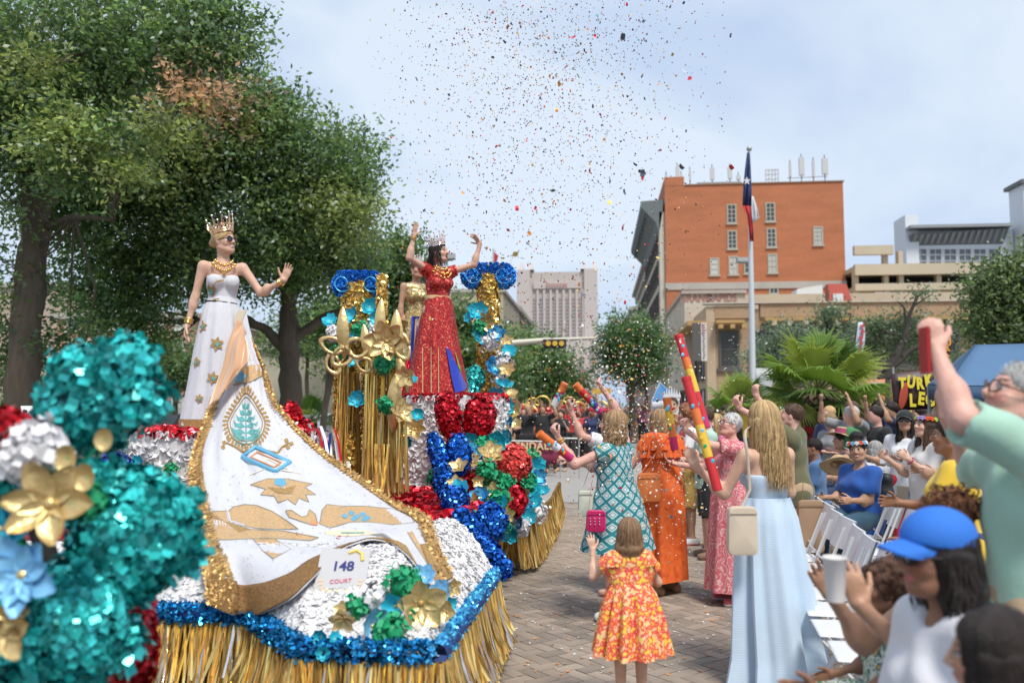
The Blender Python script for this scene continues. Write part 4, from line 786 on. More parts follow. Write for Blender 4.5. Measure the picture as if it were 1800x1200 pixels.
# ---- columns
def column(px, ytop, ybot, d, r_px, cap_w, cap_h, n):
    c0, c1 = P(px, ybot, d), P(px, ytop, d); r = r_px*d/FPX; mb = MB(); mb.tube([(c0.x, c0.y, c0.z), (c0.x, c0.y, c1.z)], r*.93, 20); o = mb.build('column', F_GOLDD, pf, True); wx(o); V_, T_ = tri_of(o)
    cover(o, V_, T_, n, .034, F_GOLD, 'gold_scraps', 11, tilt=1.1, world=False, lift=.008); tz = c1.z; w_ = cap_w*d/FPX; hh = cap_h*d/FPX
    cp = MB().box((c0.x, c0.y, tz + hh*.25), (w_*1.3, r*1.7, hh*.4), rz=YAW).build('capital', F_BLUED, o)
    for sd in (-1, 1): foil_ell2(cp, A((c0.x, c0.y, tz - hh*.05)) + A(RT)*sd*w_*.55, (hh*.62, r*.9, hh*.62), F_CAP, 700, .032)
    p = A((c0.x, c0.y, tz + hh*.3)) + (np.random.RandomState(3).rand(700, 1) - .5)*A(RT)*w_*1.5 + (np.random.RandomState(4).rand(700, 1) - .5)*(0, 0, hh*.55) - A(FW)*r*.8; v, q = scraps(p, np.tile(-A(FW), (700, 1)), .03, 1.2, .7, .5, seed=2); s = link('blue_scraps', npmesh('blue_scraps', v, q), cp, F_CAP); s['kind'] = 'stuff'
F_CAP = foil('capital_blue_foil', (.03, .28, .78), .25, .6, .5)
def foil_ell2(par, c, r, m, n, size):
    M = np.array(Matrix.Rotation(YAW, 3, 'Z')); p, nn = sample_ell(c, r, M, n, 5); v, q = scraps(p, nn, size, 1.0, .8, .5, seed=6, lift=.004); o = link('rosette', npmesh('rosette', v, q), par, m); o['kind'] = 'stuff'
    V = []; 
    for k in range(60): t = k/60; a = t*4*math.pi; V.append(c - A(FW)*(r[1]*1.02) + A(RT)*math.cos(a)*r[0]*.8*t + A((0, 0, 1))*math.sin(a)*r[2]*.8*t)
    MB().tube(V, .005, 5).build('gold_spiral', MATS['sky_foil'], o); return o
column(627, 500, 872, 8.35, 31, 46, 34, 4200); column(858, 484, 715, 10.6, 19, 48, 34, 2600)
# hanging tinsel curtains and slim gold pieces
rs = np.random.RandomState(31)
def curtain(x0, x1, y0, y1, d, n, m, w_=.012, seed=1, sway=.04):
    a, b = P(x0, y0, d), P(x1, y0, d); zb = P(x0, y1, d).z; fringe(pf, [(a.x, a.y), (b.x, b.y)], a.z, zb, m, n, seed, sway, w_, 'tinsel_curtain')
for i, (x0, x1, y0, y1, d, n) in enumerate([(592, 612, 640, 850, 8.0, 26), (618, 636, 655, 845, 8.1, 14), (644, 664, 600, 862, 7.9, 30), (672, 704, 640, 868, 7.9, 42), (700, 712, 700, 862, 7.8, 16), (658, 684, 780, 866, 7.75, 26)]):
    curtain(x0, x1, y0, y1, d, n, FRG, .018, 40 + i); curtain(x0, x1, y0, y1 - 20, d + .05, n//4, MATS['silver_strips'], .012, 60 + i)
for i, (px, y0, y1, r_) in enumerate([(672, 485, 690, 8), (602, 640, 760, 12), (652, 660, 850, 14), (690, 690, 850, 13), (612, 760, 850, 12)]):
    c0, c1 = P(px - 4, y1, 8.1), P(px, y0, 8.1); o = MB().tube([c0, c1], r_*8.1/FPX*.9, 10).build('tinsel_post', F_GOLDD, pf, True); wx(o); V_, T_ = tri_of(o); cover(o, V_, T_, int(5*(y1-y0)), .03, F_GOLD, 'gold_scraps', 50 + i, tilt=1.1, world=False, lift=.006)
def blade(px0, py0, px1, py1, w_px, d, m=GPAPER, name='gold_leaf', bow=.15):
    a, b = A(P(px0, py0, d)), A(P(px1, py1, d)); u = nrm2(b-a); L_ = np.linalg.norm(b-a); s = nrm2(np.cross(u, A(FW))); rg = []
    for t in np.linspace(0, 1, 12):
        w_ = w_px*d/FPX*.5*math.sin(math.pi*min(1, max(.02, t*.97 + .02)))**.7; c = a + u*L_*t - A(FW)*bow*L_*math.sin(t*math.pi*.8); rg.append([c + s*w_*k - A(FW)*(.35*w_*(1 - k*k)) for k in np.linspace(-1, 1, 6)])
    o = MB().loft(rg, False).build(name, m, pf, True); wx(o); return o
for b_ in [(606, 630, 604, 540, 22), (668, 620, 672, 525, 20), (700, 640, 698, 545, 24), (652, 640, 640, 570, 18), (690, 760, 700, 650, 26), (716, 690, 700, 620, 18)]: blade(*b_, 7.85)
def wing(px, py, rx, ry, rot, d=7.8):
    c = A(P(px, py, d)); pts = []
    for t in np.linspace(0, 2*math.pi, 22): x, y = rx*math.cos(t), ry*math.sin(t)*(1 + .25*math.cos(t)); a = R(rot); pts.append(c + A(RT)*(x*math.cos(a) - y*math.sin(a))*d/FPX + A((0, 0, 1))*(x*math.sin(a) + y*math.cos(a))*d/FPX)
    rg = [[c + (p - c)*s for p in pts] for s in (.62, 1.0)]; o = MB().loft(rg, False).build('butterfly_wing', GPAPER, pf, True); wx(o)
    sld = o.modifiers.new('thickness', 'SOLIDIFY'); sld.thickness = .008
for w_ in [(582, 606, 24, 16, -25), (600, 628, 22, 18, 40), (628, 612, 20, 24, 80), (640, 640, 18, 14, -30), (585, 640, 14, 22, 20), (706, 610, 16, 26, 10)]: wing(*w_)
# flowers over the float: (px, py, d, r_px, kind)
rsf = np.random.RandomState(77)
FM = dict(g=GPAPER, t=TURQ, b=BLUEP, w=WHITEP, e=GREENP, s=F_LB)
def put(px, py, d, r, k, n=5, layers=1, fc=None):
    if k in 'tsb' and r < 24: n, layers = 7, 2
    c = A(P(px, py, d)); f = nrm2(CAMV + rsf.normal(size=3)*.35 + (0, 0, .25)) if fc is None else fc
    if k in 'ew': pom(pf, c, r*d/FPX, FM[k], n=80, seed=rsf.randint(999)); return
    flower(pf, c, r*d/FPX, f, FM[k], n, seed=rsf.randint(999), centre=GPAPER if k != 'g' else F_GOLDD, split=r > 18, layers=layers, wide=1.5 if k in 'tsb' else .95, curl=.6 if k in 'tsb' else .35)
for f in [(740, 1060, 4.35, 44, 'g', 5), (705, 1028, 4.45, 26, 'e'), (665, 1048, 4.45, 26, 'w'), (632, 1068, 4.4, 20, 'e'), (695, 1065, 4.35, 24, 't', 6), (655, 1100, 4.3, 30, 'b', 6), (605, 1088, 4.3, 24, 'g', 5), (600, 1070, 4.35, 14, 'g', 4), (565, 1118, 4.2, 15, 't', 4), (588, 1122, 4.2, 12, 't', 4), (567, 1146, 4.15, 13, 't', 4), (690, 1110, 4.25, 26, 'e'), (745, 1015, 4.7, 22, 'b', 6), (775, 1040, 4.6, 20, 'b', 5), (795, 1030, 4.6, 17, 'g', 5), (785, 1075, 4.35, 18, 'g', 4), (718, 1020, 4.6, 18, 'e'), (790, 1060, 4.4, 14, 't', 5),
          (622, 555, 8.1, 16, 't', 6), (650, 540, 8.2, 16, 't', 6), (582, 565, 8.2, 14, 't', 6), (590, 585, 8.1, 14, 'w'), (575, 570, 8.3, 12, 't', 5), (645, 585, 8.1, 16, 'w'), (634, 580, 8.05, 14, 'e'), (620, 600, 8.0, 14, 's', 5), (595, 620, 8.1, 12, 'e'), (680, 600, 7.7, 36, 'g', 6, 2), (700, 572, 7.9, 20, 'g', 5), (662, 560, 8.1, 13, 't', 5), (675, 640, 7.8, 15, 'e'), (626, 640, 8.0, 16, 't', 6), (630, 700, 7.95, 16, 't', 5), (715, 660, 7.7, 20, 'g', 5), (705, 725, 7.7, 22, 'g', 5, 2), (660, 655, 7.8, 14, 'g', 5), (730, 755, 8.2, 22, 'g', 6), (710, 750, 8.3, 15, 't', 5), (712, 780, 8.3, 15, 't', 5), (734, 728, 8.4, 12, 't', 5), (720, 670, 9.2, 14, 't', 6), (680, 710, 7.8, 14, 'e'),
          (840, 548, 10.3, 18, 't', 6), (828, 560, 10.3, 12, 't', 5), (855, 565, 10.25, 18, 'g', 6), (848, 590, 10.3, 16, 't', 5), (875, 588, 10.3, 16, 's', 6), (842, 575, 10.3, 12, 'e'), (860, 600, 10.3, 14, 'w'), (890, 598, 10.4, 12, 'g', 5), (895, 620, 10.3, 14, 't', 5), (868, 642, 10.3, 18, 's', 6), (885, 635, 10.3, 14, 'w'), (892, 650, 10.2, 16, 'g', 6), (878, 665, 10.3, 12, 'w'), (885, 680, 10.2, 16, 't', 6), (870, 695, 10.1, 18, 't', 6), (895, 695, 10.1, 16, 'g', 5), (885, 715, 10.0, 18, 't', 6), (905, 720, 10.0, 14, 'g', 5), (890, 740, 9.9, 16, 's', 6), (908, 745, 9.9, 12, 'g', 5), (880, 755, 9.8, 15, 'g', 5), (866, 705, 10.1, 12, 'e'), (895, 765, 9.7, 14, 't', 5), (835, 565, 10.4, 10, 'g', 4),
          (828, 775, 8.6, 18, 't', 6), (850, 785, 8.4, 16, 'e'), (862, 798, 8.2, 24, 'g', 5, 2), (838, 800, 8.3, 20, 's', 6), (872, 775, 8.5, 20, 't', 6), (830, 812, 8.1, 18, 'g', 5), (858, 830, 8.1, 18, 'e'), (840, 845, 7.9, 12, 'g', 5), (807, 822, 7.6, 20, 'g', 5), (800, 850, 7.5, 16, 'g', 5), (768, 838, 7.8, 14, 'e'), (772, 855, 7.7, 12, 't', 5), (810, 868, 7.3, 24, 't', 7, 2), (845, 875, 7.6, 18, 's', 6), (868, 865, 7.8, 18, 'g', 5), (876, 872, 7.8, 18, 'e'), (835, 885, 7.4, 20, 'g', 5), (860, 890, 7.6, 20, 't', 6), (880, 890, 7.7, 22, 't', 7, 2), (893, 905, 7.7, 15, 'g', 5), (910, 880, 8.6, 18, 't', 6), (925, 848, 8.9, 16, 'e'), (935, 862, 8.9, 18, 't', 6), (945, 840, 9.0, 16, 's', 6), (940, 825, 9.1, 18, 't', 6), (930, 805, 9.2, 14, 'e'), (948, 815, 9.2, 12, 't', 5), (920, 890, 8.7, 18, 's', 6), (938, 885, 8.8, 18, 't', 6), (928, 910, 8.6, 16, 't', 6), (905, 915, 8.5, 18, 's', 6), (895, 935, 8.4, 18, 't', 6), (915, 925, 8.5, 14, 'w'), (945, 900, 9.0, 14, 'w'), (885, 850, 8.3, 16, 'e'), (900, 870, 8.4, 14, 'g', 5), (890, 915, 8.3, 13, 'g', 5), (955, 865, 9.3, 12, 't', 5), (835, 915, 7.2, 14, 'e'), (885, 925, 7.6, 12, 'e'), (922, 868, 8.7, 14, 'g', 5),
          (290, 832, 6.9, 14, 'g', 5), (262, 828, 6.9, 16, 'g', 4), (245, 815, 6.9, 15, 't', 5), (300, 825, 6.9, 10, 'e'), (232, 838, 6.8, 14, 't', 5)]: put(*f)
# foil shapes on the right of the float
for i, a_ in enumerate([('red_shell', 788, 730, 9.0, 19, 42, F_RED, F_REDD, 1100, .035, -10), ('red_shell', 842, 737, 9.0, 27, 42, F_RED, F_REDD, 1500, .035, 8), ('red_shell', 903, 818, 8.9, 28, 36, F_CORAL, F_REDD, 1700, .035, 0), ('red_shell', 798, 763, 9.0, 10, 26, F_RED, F_REDD, 400, .035, 0),
     ('blue_shell', 770, 800, 7.7, 11, 40, F_BLUE, F_BLUED, 1000, .03, -16), ('blue_shell', 806, 800, 7.8, 20, 36, F_BLUE, F_BLUED, 1300, .03, 0), ('blue_shell', 784, 848, 7.6, 17, 34, F_BLUE, F_BLUED, 1000, .03, -15), ('blue_shell', 800, 880, 7.2, 20, 26, F_BLUE, F_BLUED, 900, .03, -40), ('blue_shell', 862, 918, 6.9, 26, 32, F_BLUE, F_BLUED, 1500, .03, 0), ('blue_shell', 828, 930, 6.6, 16, 42, F_BLUE, F_BLUED, 1300, .03, -35), ('blue_shell', 862, 975, 6.4, 15, 36, F_BLUE, F_BLUED, 1200, .03, -40), ('blue_shell', 880, 998, 6.3, 16, 16, F_BLUE, F_BLUED, 500, .03, 0),
     ('red_mound', 850, 850, 8.4, 42, 20, F_RED, F_REDD, 1400, .04, 0), ('red_mound', 900, 880, 8.3, 24, 24, F_RED, F_REDD, 800, .035, 0), ('red_mound', 512, 735, 8.6, 15, 26, F_RED, F_REDD, 700, .035, 0), ('red_mound', 536, 752, 8.6, 12, 12, F_RED, F_REDD, 300, .035, 0),
     ('teal_shell', 815, 690, 10.0, 26, 18, F_TEAL, F_TEALD, 700, .035, 0), ('teal_shell', 835, 665, 10.3, 14, 20, F_TEAL, F_TEALD, 400, .035, 0), ('teal_shell', 628, 730, 8.3, 12, 30, F_TEAL, F_TEALD, 400, .03, -20), ('teal_shell', 640, 640, 8.5, 10, 20, F_TEAL, F_TEALD, 300, .03, 0), ('teal_shell', 875, 735, 10.1, 20, 30, F_TEAL, F_TEALD, 700, .035, 0), ('navy_shell', 200, 825, 6.6, 30, 26, DKB, F_BLUED, 900, .035, 20)]):
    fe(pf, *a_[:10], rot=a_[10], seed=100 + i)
# striped ribbons over the slope right of the white train
rs = np.random.RandomState(21)
for i in range(26):
    t = i/26; x0, y0 = 505 + 90*t, 742 + 10*math.sin(i); a, b = P(x0, y0 + 6 + 16*t, 8.0), P(x0 - 14 + 30*rs.rand(), y0 + 50 + 45*t, 7.4); c = (A(a) + A(b))/2 + (0, 0, .05)
    o = MB().tube([a, c, b], .014, 5, flat=.3).build('ribbon', [F_RED, WHITEP, DKB, MATS['silver_strips']][i % 4], pf); wx(o)
o = MB().loft([[P(500, 745, 8.1), P(610, 765, 8.4)], [P(520, 800, 7.4), P(620, 860, 7.7)]], False).build('slope_panel', PETU, pf); wx(o)
# ================================================================ ROYAL TRAIN
ctl = [[(394, 548, 7.72), (404, 546, 7.62), (418, 545, 7.60), (432, 546, 7.66)], [(398, 598, 7.62), (414, 598, 7.50), (430, 598, 7.48), (446, 604, 7.55)], [(392, 650, 7.5), (418, 650, 7.36), (445, 650, 7.32), (466, 658, 7.4)],
       [(364, 726, 7.2), (405, 724, 7.05), (450, 718, 7.02), (489, 714, 7.15)], [(337, 795, 6.75), (405, 790, 6.62), (480, 782, 6.62), (542, 772, 6.9)], [(331, 850, 6.3), (425, 846, 6.2), (525, 836, 6.25), (612, 826, 6.55)],
       [(334, 905, 5.78), (450, 902, 5.72), (580, 893, 5.78), (696, 882, 6.05)], [(340, 944, 5.38), (410, 950, 5.3), (500, 951, 5.3), (590, 944, 5.38), (680, 925, 5.55), (750, 908, 5.8)],
       [(360, 1000, 5.14), (425, 1016, 5.04), (505, 1003, 5.04), (580, 966, 5.16), (660, 938, 5.32), (712, 950, 5.28), (765, 945, 5.45)],
       [(372, 1066, 4.98), (405, 1078, 4.94), (470, 1070, 4.92), (545, 1028, 4.96), (614, 960, 5.1), (672, 947, 5.24), (712, 972, 5.16), (760, 1030, 5.0), (796, 1022, 5.1)]]
def cr(p, t):
    p = np.asarray(p, float); n = len(p) - 1; x = t*n; i = np.clip(x.astype(int), 0, n-1); f = (x - i)[:, None]; g = lambda k: p[np.clip(i+k, 0, n)]; a, b, c, d = g(-1), g(0), g(1), g(2)
    return .5*((2*b) + (c-a)*f + (2*a - 5*b + 4*c - d)*f*f + (3*b - a - 3*c + d)*f**3)
NU, NV = 96, 130; U = np.linspace(0, 1, NU); rows = []
for row in ctl:
    sx_ = [0] + list(np.cumsum([abs(row[i+1][0] - row[i][0]) + 1e-3 for i in range(len(row)-1)])); pts = cr([A(P(*p)) for p in row], np.linspace(0, 1, 200)); rows.append(pts[np.round(np.interp(U, np.linspace(0, 1, len(row)), np.linspace(0, 1, len(row)))*199).astype(int)])
rows = np.array(rows); G_ = np.stack([cr(rows[:, i], np.linspace(0, 1, NV)) for i in range(NU)], 1)   # NV,NU,3
for _ in range(2): G_[1:-1] = (G_[:-2] + 2*G_[1:-1] + G_[2:])/4; G_[:, 1:-1] = (G_[:, :-2] + 2*G_[:, 1:-1] + G_[:, 2:])/4
vv = np.linspace(0, 1, NV)[:, None]; uu = U[None]
fold = (.013*np.sin(uu*19 + vv*7) + .009*np.sin(uu*37 - vv*9 + 1) + .006*np.sin(uu*61 + vv*23) + .014*np.sin(uu*11 - vv*16)*(vv > .55) + .03*np.sin(uu*15 + 1.2)*np.clip((vv-.86)/.14, 0, 1))*np.clip(vv*3, 0, 1); G_ = G_ - fold[..., None]*A(FW) + fold[..., None]*.5*A((0, 0, 1))
for i in range(NV):
    for j in range(NU):
        q = Vector(G_[i, j]); dv = q - CAM; L_ = dv.length; h = apb.ray_cast(CAM, dv / L_)
        if h[0] is not None and h[3] < L_ + .12: G_[i, j] = A(CAM + dv / L_ * (h[3] - .12))
for _ in range(3): G_[1:-1, 1:-1] = (G_[:-2, 1:-1] + G_[2:, 1:-1] + G_[1:-1, :-2] + G_[1:-1, 2:] + 2*G_[1:-1, 1:-1])/6
WSAT = mat('white_sequin_cloth', (.64, .63, .66), .5, var=.05, vscale=40, bump=.45, bscale=220, sheen=.3)
GGLIT = mat('gold_glitter', (.50, .30, .10), .5, .35, var=.35, vscale=70, bump=.8, bscale=160, spec=.7); GGL2 = mat('brown_glitter', (.30, .155, .05), .45, .4, var=.45, vscale=60, bump=.8, bscale=140); PEACH = mat('peach_satin', (.62, .36, .20), .35, sheen=.3)
LGOLD = mat('pale_gold_glitter', (.62, .40, .20), .5, .2, var=.22, vscale=60, bump=.6, bscale=150); GREYO = mat('grey_cord', (.27, .25, .19), .6); TEALE = mat('teal_thread', (.10, .34, .32), .6, var=.2, vscale=60); BLUEE = mat('blue_beads', (.14, .42, .60), .4, .2, var=.3, vscale=120); ORE = mat('orange_thread', (.62, .25, .10), .6); CRE = mat('cream_thread', (.70, .60, .42), .6)
train = empty('royal_train', 'long white embroidered train with gold border spread from waist over the float', 'dress train', P(400, 760, 7.2)); train.location.z = 1.5
def tx(o): o.location = -train.location; return o
tq = [[i*NU + j, i*NU + j + 1, (i+1)*NU + j + 1, (i+1)*NU + j] for i in range(NV-1) for j in range(NU-1)]
TV = G_.reshape(-1, 3); to_ = link('cloth', npmesh('cloth', TV, np.array(tq), True), train, WSAT); tx(to_); sd_ = to_.modifiers.new('thickness', 'SOLIDIFY'); sd_.thickness = .008; sd_.offset = 0
TB = BVHTree.FromPolygons([tuple(v) for v in TV], tq); gn = np.cross(np.gradient(G_, axis=1), np.gradient(G_, axis=0)); gn /= np.linalg.norm(gn, axis=2)[..., None] + 1e-9
gn = np.where((gn @ -A(FW) + gn[..., 2])[..., None] < 0, -gn, gn)
def band(name, ii, jj, m, off=.006):
    g = G_[np.ix_(ii, jj)] + gn[np.ix_(ii, jj)]*off; o = MB().loft(g, False).build(name, m, train, True); tx(o); s = o.modifiers.new('thickness', 'SOLIDIFY'); s.thickness = .006; return o
wl = 13
band('gold_border', range(34, 116), range(0, wl), GGLIT); band('gold_border', range(12, NV-1), range(NU-8, NU), GGLIT, .007); band('brown_border', range(116, NV), range(0, wl+2), GGL2, .009); band('brown_border', range(117, NV), range(wl+1, 54), GGL2, .0075); band('gold_border', range(121, NV), range(53, 66), GGLIT, .008); band('gold_border', range(119, NV), range(65, 78), GGLIT, .0075); band('gold_border', range(117, NV), range(85, 90), GGLIT, .007)
p_, n_b = sample_tris(TV, np.array(tq), 700, 5); n_b = np.where((n_b @ -A(FW) + n_b[:, 2])[:, None] < 0, -n_b, n_b); v, q = scraps(p_, n_b, .0075, .2, .8, .1, seed=4, lift=.007); o = link('beads', npmesh('beads', v, q), train, mat('pearl_beads', (.50, .50, .54), .3, .4, island=.3)); o['kind'] = 'stuff'; tx(o)
for nm, js in (('leaf_braid', (0, 13)), ('leaf_braid', (NU-8, NU))):
    bv_, bn_ = [], []
    for i in range(16, NV-2):
        for k in range(6): j = js[0] + (js[1]-js[0]-1)*k//5; bv_.append(G_[i, j] + gn[i, j]*.012); bn_.append(gn[i, j])
    v, q = scraps(A(bv_), A(bn_), .035, .35, .45, .35, seed=7, axis=A(RT)*.6 + A((0, 0, 1))); o = link(nm, npmesh(nm, v, q), train, mat('braid_gold', (.58, .35, .12), .4, .45, island=.45)); o['kind'] = 'stuff'; tx(o)
def decal(poly, m, name='embroidery', off=.015, par=None, bvh=None, st=5):
    par = par or train; bvh = bvh or TB; pl_ = []
    for a_, b_ in zip(poly, poly[1:] + poly[:1]):
        k_ = max(1, int(math.hypot(b_[0]-a_[0], b_[1]-a_[1])/5)); pl_ += [(a_[0] + (b_[0]-a_[0])*i/k_, a_[1] + (b_[1]-a_[1])*i/k_) for i in range(k_)]
    poly = pl_; p = [Vector((x, y)) for x, y in poly]; n = len(p); xs, ys = [q.x for q in p], [q.y for q in p]; ed = [(i, (i+1) % n) for i in range(n)]; ins = []
    from mathutils.geometry import intersect_point_tri_2d
    def inside(x, y):
        c = False; j = n-1
        for i in range(n):
            if (p[i].y > y) != (p[j].y > y) and x < (p[j].x-p[i].x)*(y-p[i].y)/(p[j].y-p[i].y) + p[i].x: c = not c
            j = i
        return c
    x = min(xs) + st/2
    while x < max(xs):
        y = min(ys) + st/2
        while y < max(ys):
            if inside(x, y): ins.append(Vector((x, y)))
            y += st
        x += st
    r = delaunay_2d_cdt(p + ins, ed, [list(range(n))], 1, 1e-4); V = []; last = None
    for q in r[0]:
        d = ray(q.x, q.y).normalized(); h = bvh.ray_cast(CAM, d)
        if h[0] is None: V.append(None); continue
        V.append(h[0] - d*off); last = V[-1]
    if last is None: return None
    F = [f for f in r[2] if all(V[i] is not None for i in f)]; V = [v if v is not None else last for v in V]
    me = bpy.data.meshes.new(name); me.from_pydata([tuple(v) for v in V], [], F); o = link(name, me, par, m); o.location = -par.location; return o
def stroke(pts, w_, m, name='embroidery', off=.017, closed=False):
    p = np.array(pts, float)
    if closed: p = np.vstack([p, p[:1]])
    g = []
    for i in range(len(p)-1):
        for t in np.linspace(0, 1, max(2, int(np.linalg.norm(p[i+1]-p[i])/6)), endpoint=False): g.append(p[i] + (p[i+1]-p[i])*t)
    g.append(p[-1]); W3 = []; dd = 6
    for q in g:
        d = ray(*q).normalized(); h = TB.ray_cast(CAM, d)
        if h[0] is not None: W3.append(h[0] - d*off); dd = (h[0] - CAM).length
    if len(W3) < 2: return
    o = MB().tube(W3, w_*dd/FPX/2, 5, flat=1).build(name, m, train, True); tx(o)
def leafpoly(x, y, L_, w_, a, n=8):
    a = R(a); o = []
    for t in np.linspace(0, 1, n): o.append((t*L_, -w_*math.sin(math.pi*t)))
    for t in np.linspace(1, 0, n)[1:-1]: o.append((t*L_, w_*math.sin(math.pi*t)))
    return [(x + X*math.cos(a) - Y*math.sin(a), y + X*math.sin(a) + Y*math.cos(a)) for X, Y in o]
# pear-shaped medallion
def pear(s, t): a = t*2*math.pi; x = math.sin(a)*34*s*(1 - .35*(math.cos(a) > 0)*math.cos(a)**1.0); y = -math.cos(a)*40*s - (12*s*max(0, math.cos(a))**6); return 433 + x, 741 + y
for k in range(40):
    x, y = pear(1.0, (k+.5)/40); x1, y1 = pear(1.28, (k + .9 if k < 20 else k + .1)/40); decal(leafpoly(x, y, math.hypot(x1-x, y1-y), 2.4, math.degrees(math.atan2(y1-y, x1-x)), 5), GGLIT, 'gold_leaf', st=9)
stroke([pear(.98, k/40) for k in range(41)], 2.6, GGLIT); stroke([pear(.84, k/40) for k in range(41)], 1.6, GREYO)
stroke([(433, 778), (432, 740), (431, 708)], 2, TEALE)
for k in range(6):
    y = 772 - k*11; s = (1, .95, .8, .62, .42, .25)[k]
    for sd in (-1, 1): decal([(432, y), (432 + sd*10*s, y - 8), (432 + sd*20*s, y - 6), (432 + sd*27*s, y - 11), (432 + sd*24*s, y - 1), (432 + sd*14*s, y + 2)][::sd], TEALE, 'teal_leaf', st=9)
for sd in (-1, 1): decal([(433 + sd*2, 768), (433 + sd*14, 762), (433 + sd*25, 756), (433 + sd*20, 769), (433 + sd*8, 776)][::sd], TEALE, 'teal_leaf'); stroke([(433 + sd*4, 782), (433 + sd*14, 776), (433 + sd*20, 784), (433 + sd*12, 790)], 2.5, TEALE)
# keys and frame
for pts in ([(398, 778), (412, 784), (428, 794), (440, 790)], [(508, 778), (495, 786), (488, 796), (470, 792)]): stroke(pts, 4, GGLIT)
for x, y in ((394, 776), (402, 770), (392, 784), (503, 772), (512, 778), (506, 784)): decal(leafpoly(x-4, y, 9, 4, 20), GGLIT, 'gold_leaf')
fr_ = [(450, 785), (510, 812), (484, 829), (426, 803)]; inn = [(452, 794), (494, 812), (482, 821), (440, 803)]
for i in range(4): stroke([fr_[i], fr_[(i+1) % 4]], 8, BLUEE); stroke([inn[i], inn[(i+1) % 4]], 3, ORE)
stroke([(438, 835), (470, 822), (530, 832)], 1.5, CRE); stroke([(470, 806), (505, 824)], 1.5, CRE)
# sunburst
sb = [(440, 851), (470, 841), (505, 841), (548, 850), (536, 856), (555, 869), (537, 869), (543, 882), (525, 875), (519, 887), (506, 877), (489, 883), (482, 871), (458, 869), (467, 859)]
decal(sb, LGOLD, 'sunburst'); stroke(sb, 1.6, GREYO, closed=True); decal([(482, 842), (500, 840), (504, 850), (494, 855), (483, 850)], BLUEE, off=.021); decal([(470, 855), (500, 858), (520, 852), (512, 868), (488, 866)], GGLIT, off=.021)
# hands and cuffs
h1 = [(399, 900), (411, 890), (430, 886), (452, 888), (478, 898), (502, 913), (524, 929), (490, 930), (450, 928), (412, 921)]; h0 = [(348, 900), (398, 897), (404, 918), (440, 930), (500, 933), (560, 944), (545, 949), (470, 945), (400, 948), (350, 947), (346, 920)]; cf = [(444, 946), (482, 946), (511, 965), (480, 981), (460, 966)]
h2 = [(566, 896), (575, 886), (600, 889), (640, 889), (690, 894), (722, 906), (728, 918), (690, 922), (650, 917), (615, 917), (580, 927), (562, 920)]; fg = [(502, 897), (512, 896), (530, 908), (540, 906), (544, 895), (554, 903), (558, 918), (546, 921), (530, 916), (508, 908)]
for q_ in (h0, h1, cf, h2, fg): decal(q_, LGOLD, 'gold_hand'); stroke(q_, 1.8, GREYO, closed=True)
stroke([(400, 900), (404, 915), (430, 924)], 5, mat('lilac_cuff', (.55, .55, .6), .6)); decal([(545, 917), (560, 916), (558, 922), (548, 922)], ORE, off=.023)
for x, y in ((606, 905), (618, 900), (628, 906), (638, 902), (646, 908), (622, 910), (640, 911)): decal(leafpoly(x-6, y, 12, 4, 10), BLUEE, 'bead_leaf', off=.022)
decal([(570, 933), (600, 930), (660, 932), (668, 937), (620, 942), (575, 940)], CRE); stroke([(600, 936), (640, 936)], 3, TEALE)
decal([(716, 935), (725, 933), (757, 990), (752, 992)], LGOLD); stroke([(716, 935), (752, 992)], 1.6, GREYO)
decal([(404, 918), (440, 930), (420, 934), (380, 905), (352, 903)], GGLIT, off=.021)
# blue rose and gold leaf near the waist, peach lining
decal([(420, 650), (440, 641), (463, 640), (467, 656), (440, 672), (415, 676), (410, 664)], LGOLD); decal([(411, 655), (425, 652), (433, 660), (424, 672), (412, 670)], BLUEE, off=.022); stroke([(410, 676), (440, 671), (466, 657)], 2, GREYO)
lin = [[(420, 560, 7.35), (428, 575, 7.33), (432, 590, 7.32)], [(404, 600, 7.3), (418, 605, 7.2), (437, 612, 7.22)], [(395, 640, 7.25), (412, 645, 7.12), (436, 636, 7.15)], [(383, 675, 7.2), (398, 675, 7.08), (418, 655, 7.12)], [(370, 712, 7.1), (380, 705, 7.0), (398, 682, 7.06)]]
rw = np.array([cr([A(P(*p)) for p in r_], np.linspace(0, 1, 16)) for r_ in lin]); g2 = np.stack([cr(rw[:, i], np.linspace(0, 1, 24)) for i in range(16)], 1); ln = np.linspace(0, 1, 16)[None, :, None]; g2 = g2 - A(FW)*.02*np.sin(ln*14 + np.linspace(0, 2, 24)[:, None, None])
o = MB().loft(g2, False).build('peach_lining', PEACH, train, True); tx(o); s = o.modifiers.new('thickness', 'SOLIDIFY'); s.thickness = .01
for jj in ((0, 2), (14, 16)): o = MB().tube(g2[:, jj[1]-1 if jj[0] else 0] - A(FW)*.006, .007, 6).build('piping', CRE, train, True); tx(o)
# upright pleated fan at the waist
rg = [[A(P(x, y, 7.45)) for x, y in r_] for r_ in ([(412, 578), (424, 580)], [(412, 560), (427, 560)], [(416, 548), (434, 543)])]; o = MB().loft(rg, False).build('waist_ruffle', CRE, train); tx(o); s = o.modifiers.new('thickness', 'SOLIDIFY'); s.thickness = .012
